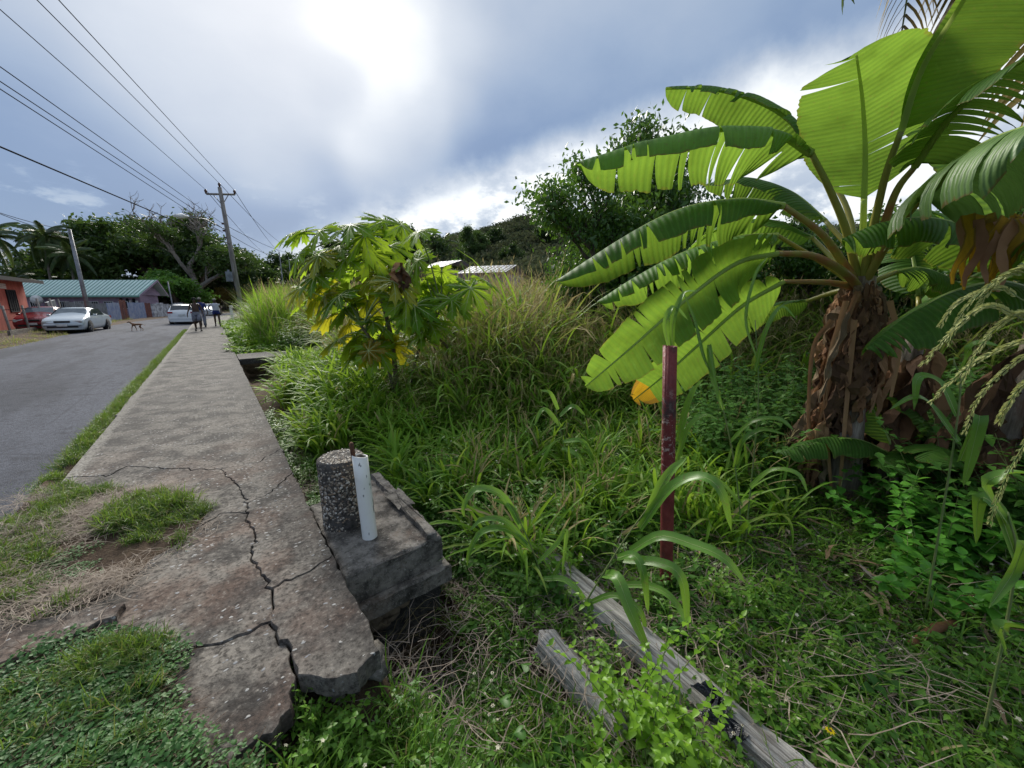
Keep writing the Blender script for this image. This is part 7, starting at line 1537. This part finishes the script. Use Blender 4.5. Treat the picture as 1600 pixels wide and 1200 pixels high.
# yellow flower and pale daisies
def flower(u, v, h, r_, mat, lab, name, cat, grp=None, petals=9):
    g = G(u, v, -.38+h); zz = gz(g.x, g.y); m = MB(); m.tube([(g.x*0, 0, zz-g.z), (0, 0, -.004)], .0012, 4, 1)
    for k in range(petals): put_leaf(m, Vector((0, 0, 0)), k*2*math.pi/petals, .35, r_, r_*.36, 3, 0)
    m.tube([(0, 0, -.002), (0, 0, .005)], r_*.3, 8, 2); o = m.obj(name, [M[mat], M['stem'], M['brownstem']]); o.location = g; o.rotation_euler = (0, 0, random.uniform(0, 6)); tag(o, lab, cat, grp)
flower(1297, 1142, .10, .019, 'yellow', 'single bright yellow flower low in the grass at the bottom right', 'yellow_flower', 'flower')
rf = random.Random(8)
for k in range(46):
    u, v = rf.uniform(900, 1590), rf.uniform(900, 1180)
    if k > 34: u, v = rf.uniform(600, 800), rf.uniform(1020, 1180)
    flower(u, v, rf.uniform(.08, .15), rf.uniform(.006, .010), 'cream', 'tiny pale daisy flower in the low weeds', 'daisy', 'flower', 'tiny pale daisies in the weeds', 6)
# litter: bag and bottle
g = G(1112, 1095, -.34); g = G(1118, 1120, -.34); bag = MB(); rg4 = np.random.default_rng(3); n, m_ = 22, 16; vs = []
for i in range(n):
    for j in range(m_):
        x = (i/(n-1)-.5)*.11; y = (j/(m_-1)-.5)*.22; vs.append((x*(1+.3*math.sin(j*.9))+.03*math.sin(j*.7), y, .05*math.exp(-(x/.06)**2)+.03*(float(vnoise(i*.9, j*.9, 1.7, 5))-.3)+.02*math.sin(i*1.3+j*.5)))
bag.add(vs, [(i*m_+j, i*m_+j+1, (i+1)*m_+j+1, (i+1)*m_+j) for i in range(n-1) for j in range(m_-1)]); o = bag.obj('plastic_bag', M['plastic_bag'], smooth=False); o.location = (g.x, g.y, gz(g.x, g.y)+.13); o.rotation_euler = (.2, .3, -.5); o.modifiers.new('thick', 'SOLIDIFY').thickness = .002; tag(o, 'torn black plastic bag snagged over the long log', 'bag')
g = G(725, 1125, -.50); bt_ = tag(empty('crushed_bottle', (g.x, g.y, gz(g.x, g.y)+.045)), 'small crushed plastic bottle with a red band lying in the drain weeds', 'bottle'); m = MB(); m.tube([(0, -.07, 0), (0, -.055, 0), (.003, -.03, .002), (0, 0, 0), (-.003, .03, 0), (0, .05, 0), (0, .062, 0), (0, .08, 0)], [.018, .022, .019, .022, .018, .020, .009, .008], 12); b = m.obj('shell', M['plastic_clear'], bt_); m = MB(); m.tube([(0, -.01, 0), (0, .012, 0)], .0225, 12, cap=False); m.obj('label_band', M['redlabel'], bt_); bt_.rotation_euler = (.1, 0, .5)
g = G(340, 1130, 0)
# fallen pale cane stalks
for (a_, b_, lab) in [((1490, 950), (1580, 880), 'pale dead banana stalk lying right of the shrubs'), ((1430, 985), (1500, 950), 'brown dead stalk lying in front of the shrubs')]:
    A_, B_ = G(*a_, -.25), G(*b_, -.20); m = MB(); m.tube([Vector((0, 0, 0)), (B_-A_)*.5+Vector((0, 0, .04)), B_-A_], [.025, .028, .02], 8); o = m.obj('dead_stalk', M['dry']); o.location = (A_.x, A_.y, gz(A_.x, A_.y)+.08); tag(o, lab, 'stalk')
# dry grass stems sticking out over the drain hole
dg_ = tag(empty('dry_grass_stems', G(640, 940, -.45)), 'spray of dry pale grass stems over the dark drain hole', 'dry grass'); rr3 = random.Random(6)
for k in range(40):
    p = Vector((rr3.uniform(-.22, .28), rr3.uniform(-.28, .2), rr3.uniform(-.15, .02))); a = rr3.uniform(0, 6.28); m = MB(); q = [p]
    for i in range(4): p = p+Vector((math.cos(a)*.07, math.sin(a)*.07, rr3.uniform(-.03, .05))); a += rr3.gauss(0, .15); q.append(p)
    m.tube(q, .0011, 3, cap=False); m.obj('stem', M['straw'], dg_)

# coconut palm overhead at the top right, only its hanging fronds in view
pc_ = D(1560, -420, 7.0)
FH = [frond_mesh(4, 11, M['palmdry'], nl=60, ll=.95, droop=1.5, wid=.035, segs=3), frond_mesh(4, 12, M['palmleaf'], nl=60, ll=.95, droop=1.5, wid=.035, segs=3)]
ph = tag(empty('coconut_palm', (pc_.x+rt.x*5.5, pc_.y+rt.y*5.5, 0)), 'coconut palm overhead whose old fronds hang into the top right corner', 'palm tree'); m = MB(); pc_l = pc_-ph.location; m.tube([(0, 0, -.4), (0, 0, pc_l.z*.4), (pc_l.x*.5, pc_l.y*.5, pc_l.z*.75), pc_l], [.2, .15, .13, .12], 12); m.obj('trunk', M['palmbark'], ph)
def frond_to(target, k, s=1.0):
    d = (target-pc_); h = Vector((d.x, d.y, 0)); L = h.length; f = link('frond', FH[k], ph); f.location = pc_l
    # frond tip in its own frame lies at (L0, -z0)
    tip = Vector((4*(1-.12*1.5), 0, 4*(.42-.72*1.5))); sc = d.length/tip.length; pitch0 = math.atan2(tip.z, tip.x); pitch1 = math.atan2(d.z, L)
    f.rotation_euler = (Matrix.Rotation(math.atan2(d.y, d.x), 4, 'Z') @ Matrix.Rotation(-(pitch1-pitch0), 4, 'Y')).to_euler(); f.scale = (sc,)*3
frond_to(D(1405, 75, 5.6), 0); frond_to(D(1320, -5, 6.4), 1); frond_to(D(1500, 150, 5.6), 0); frond_to(D(1590, 170, 6.0), 0); frond_to(D(1700, 60, 6.2), 1); frond_to(D(1450, -250, 9), 1); frond_to(D(1800, -200, 8), 1)
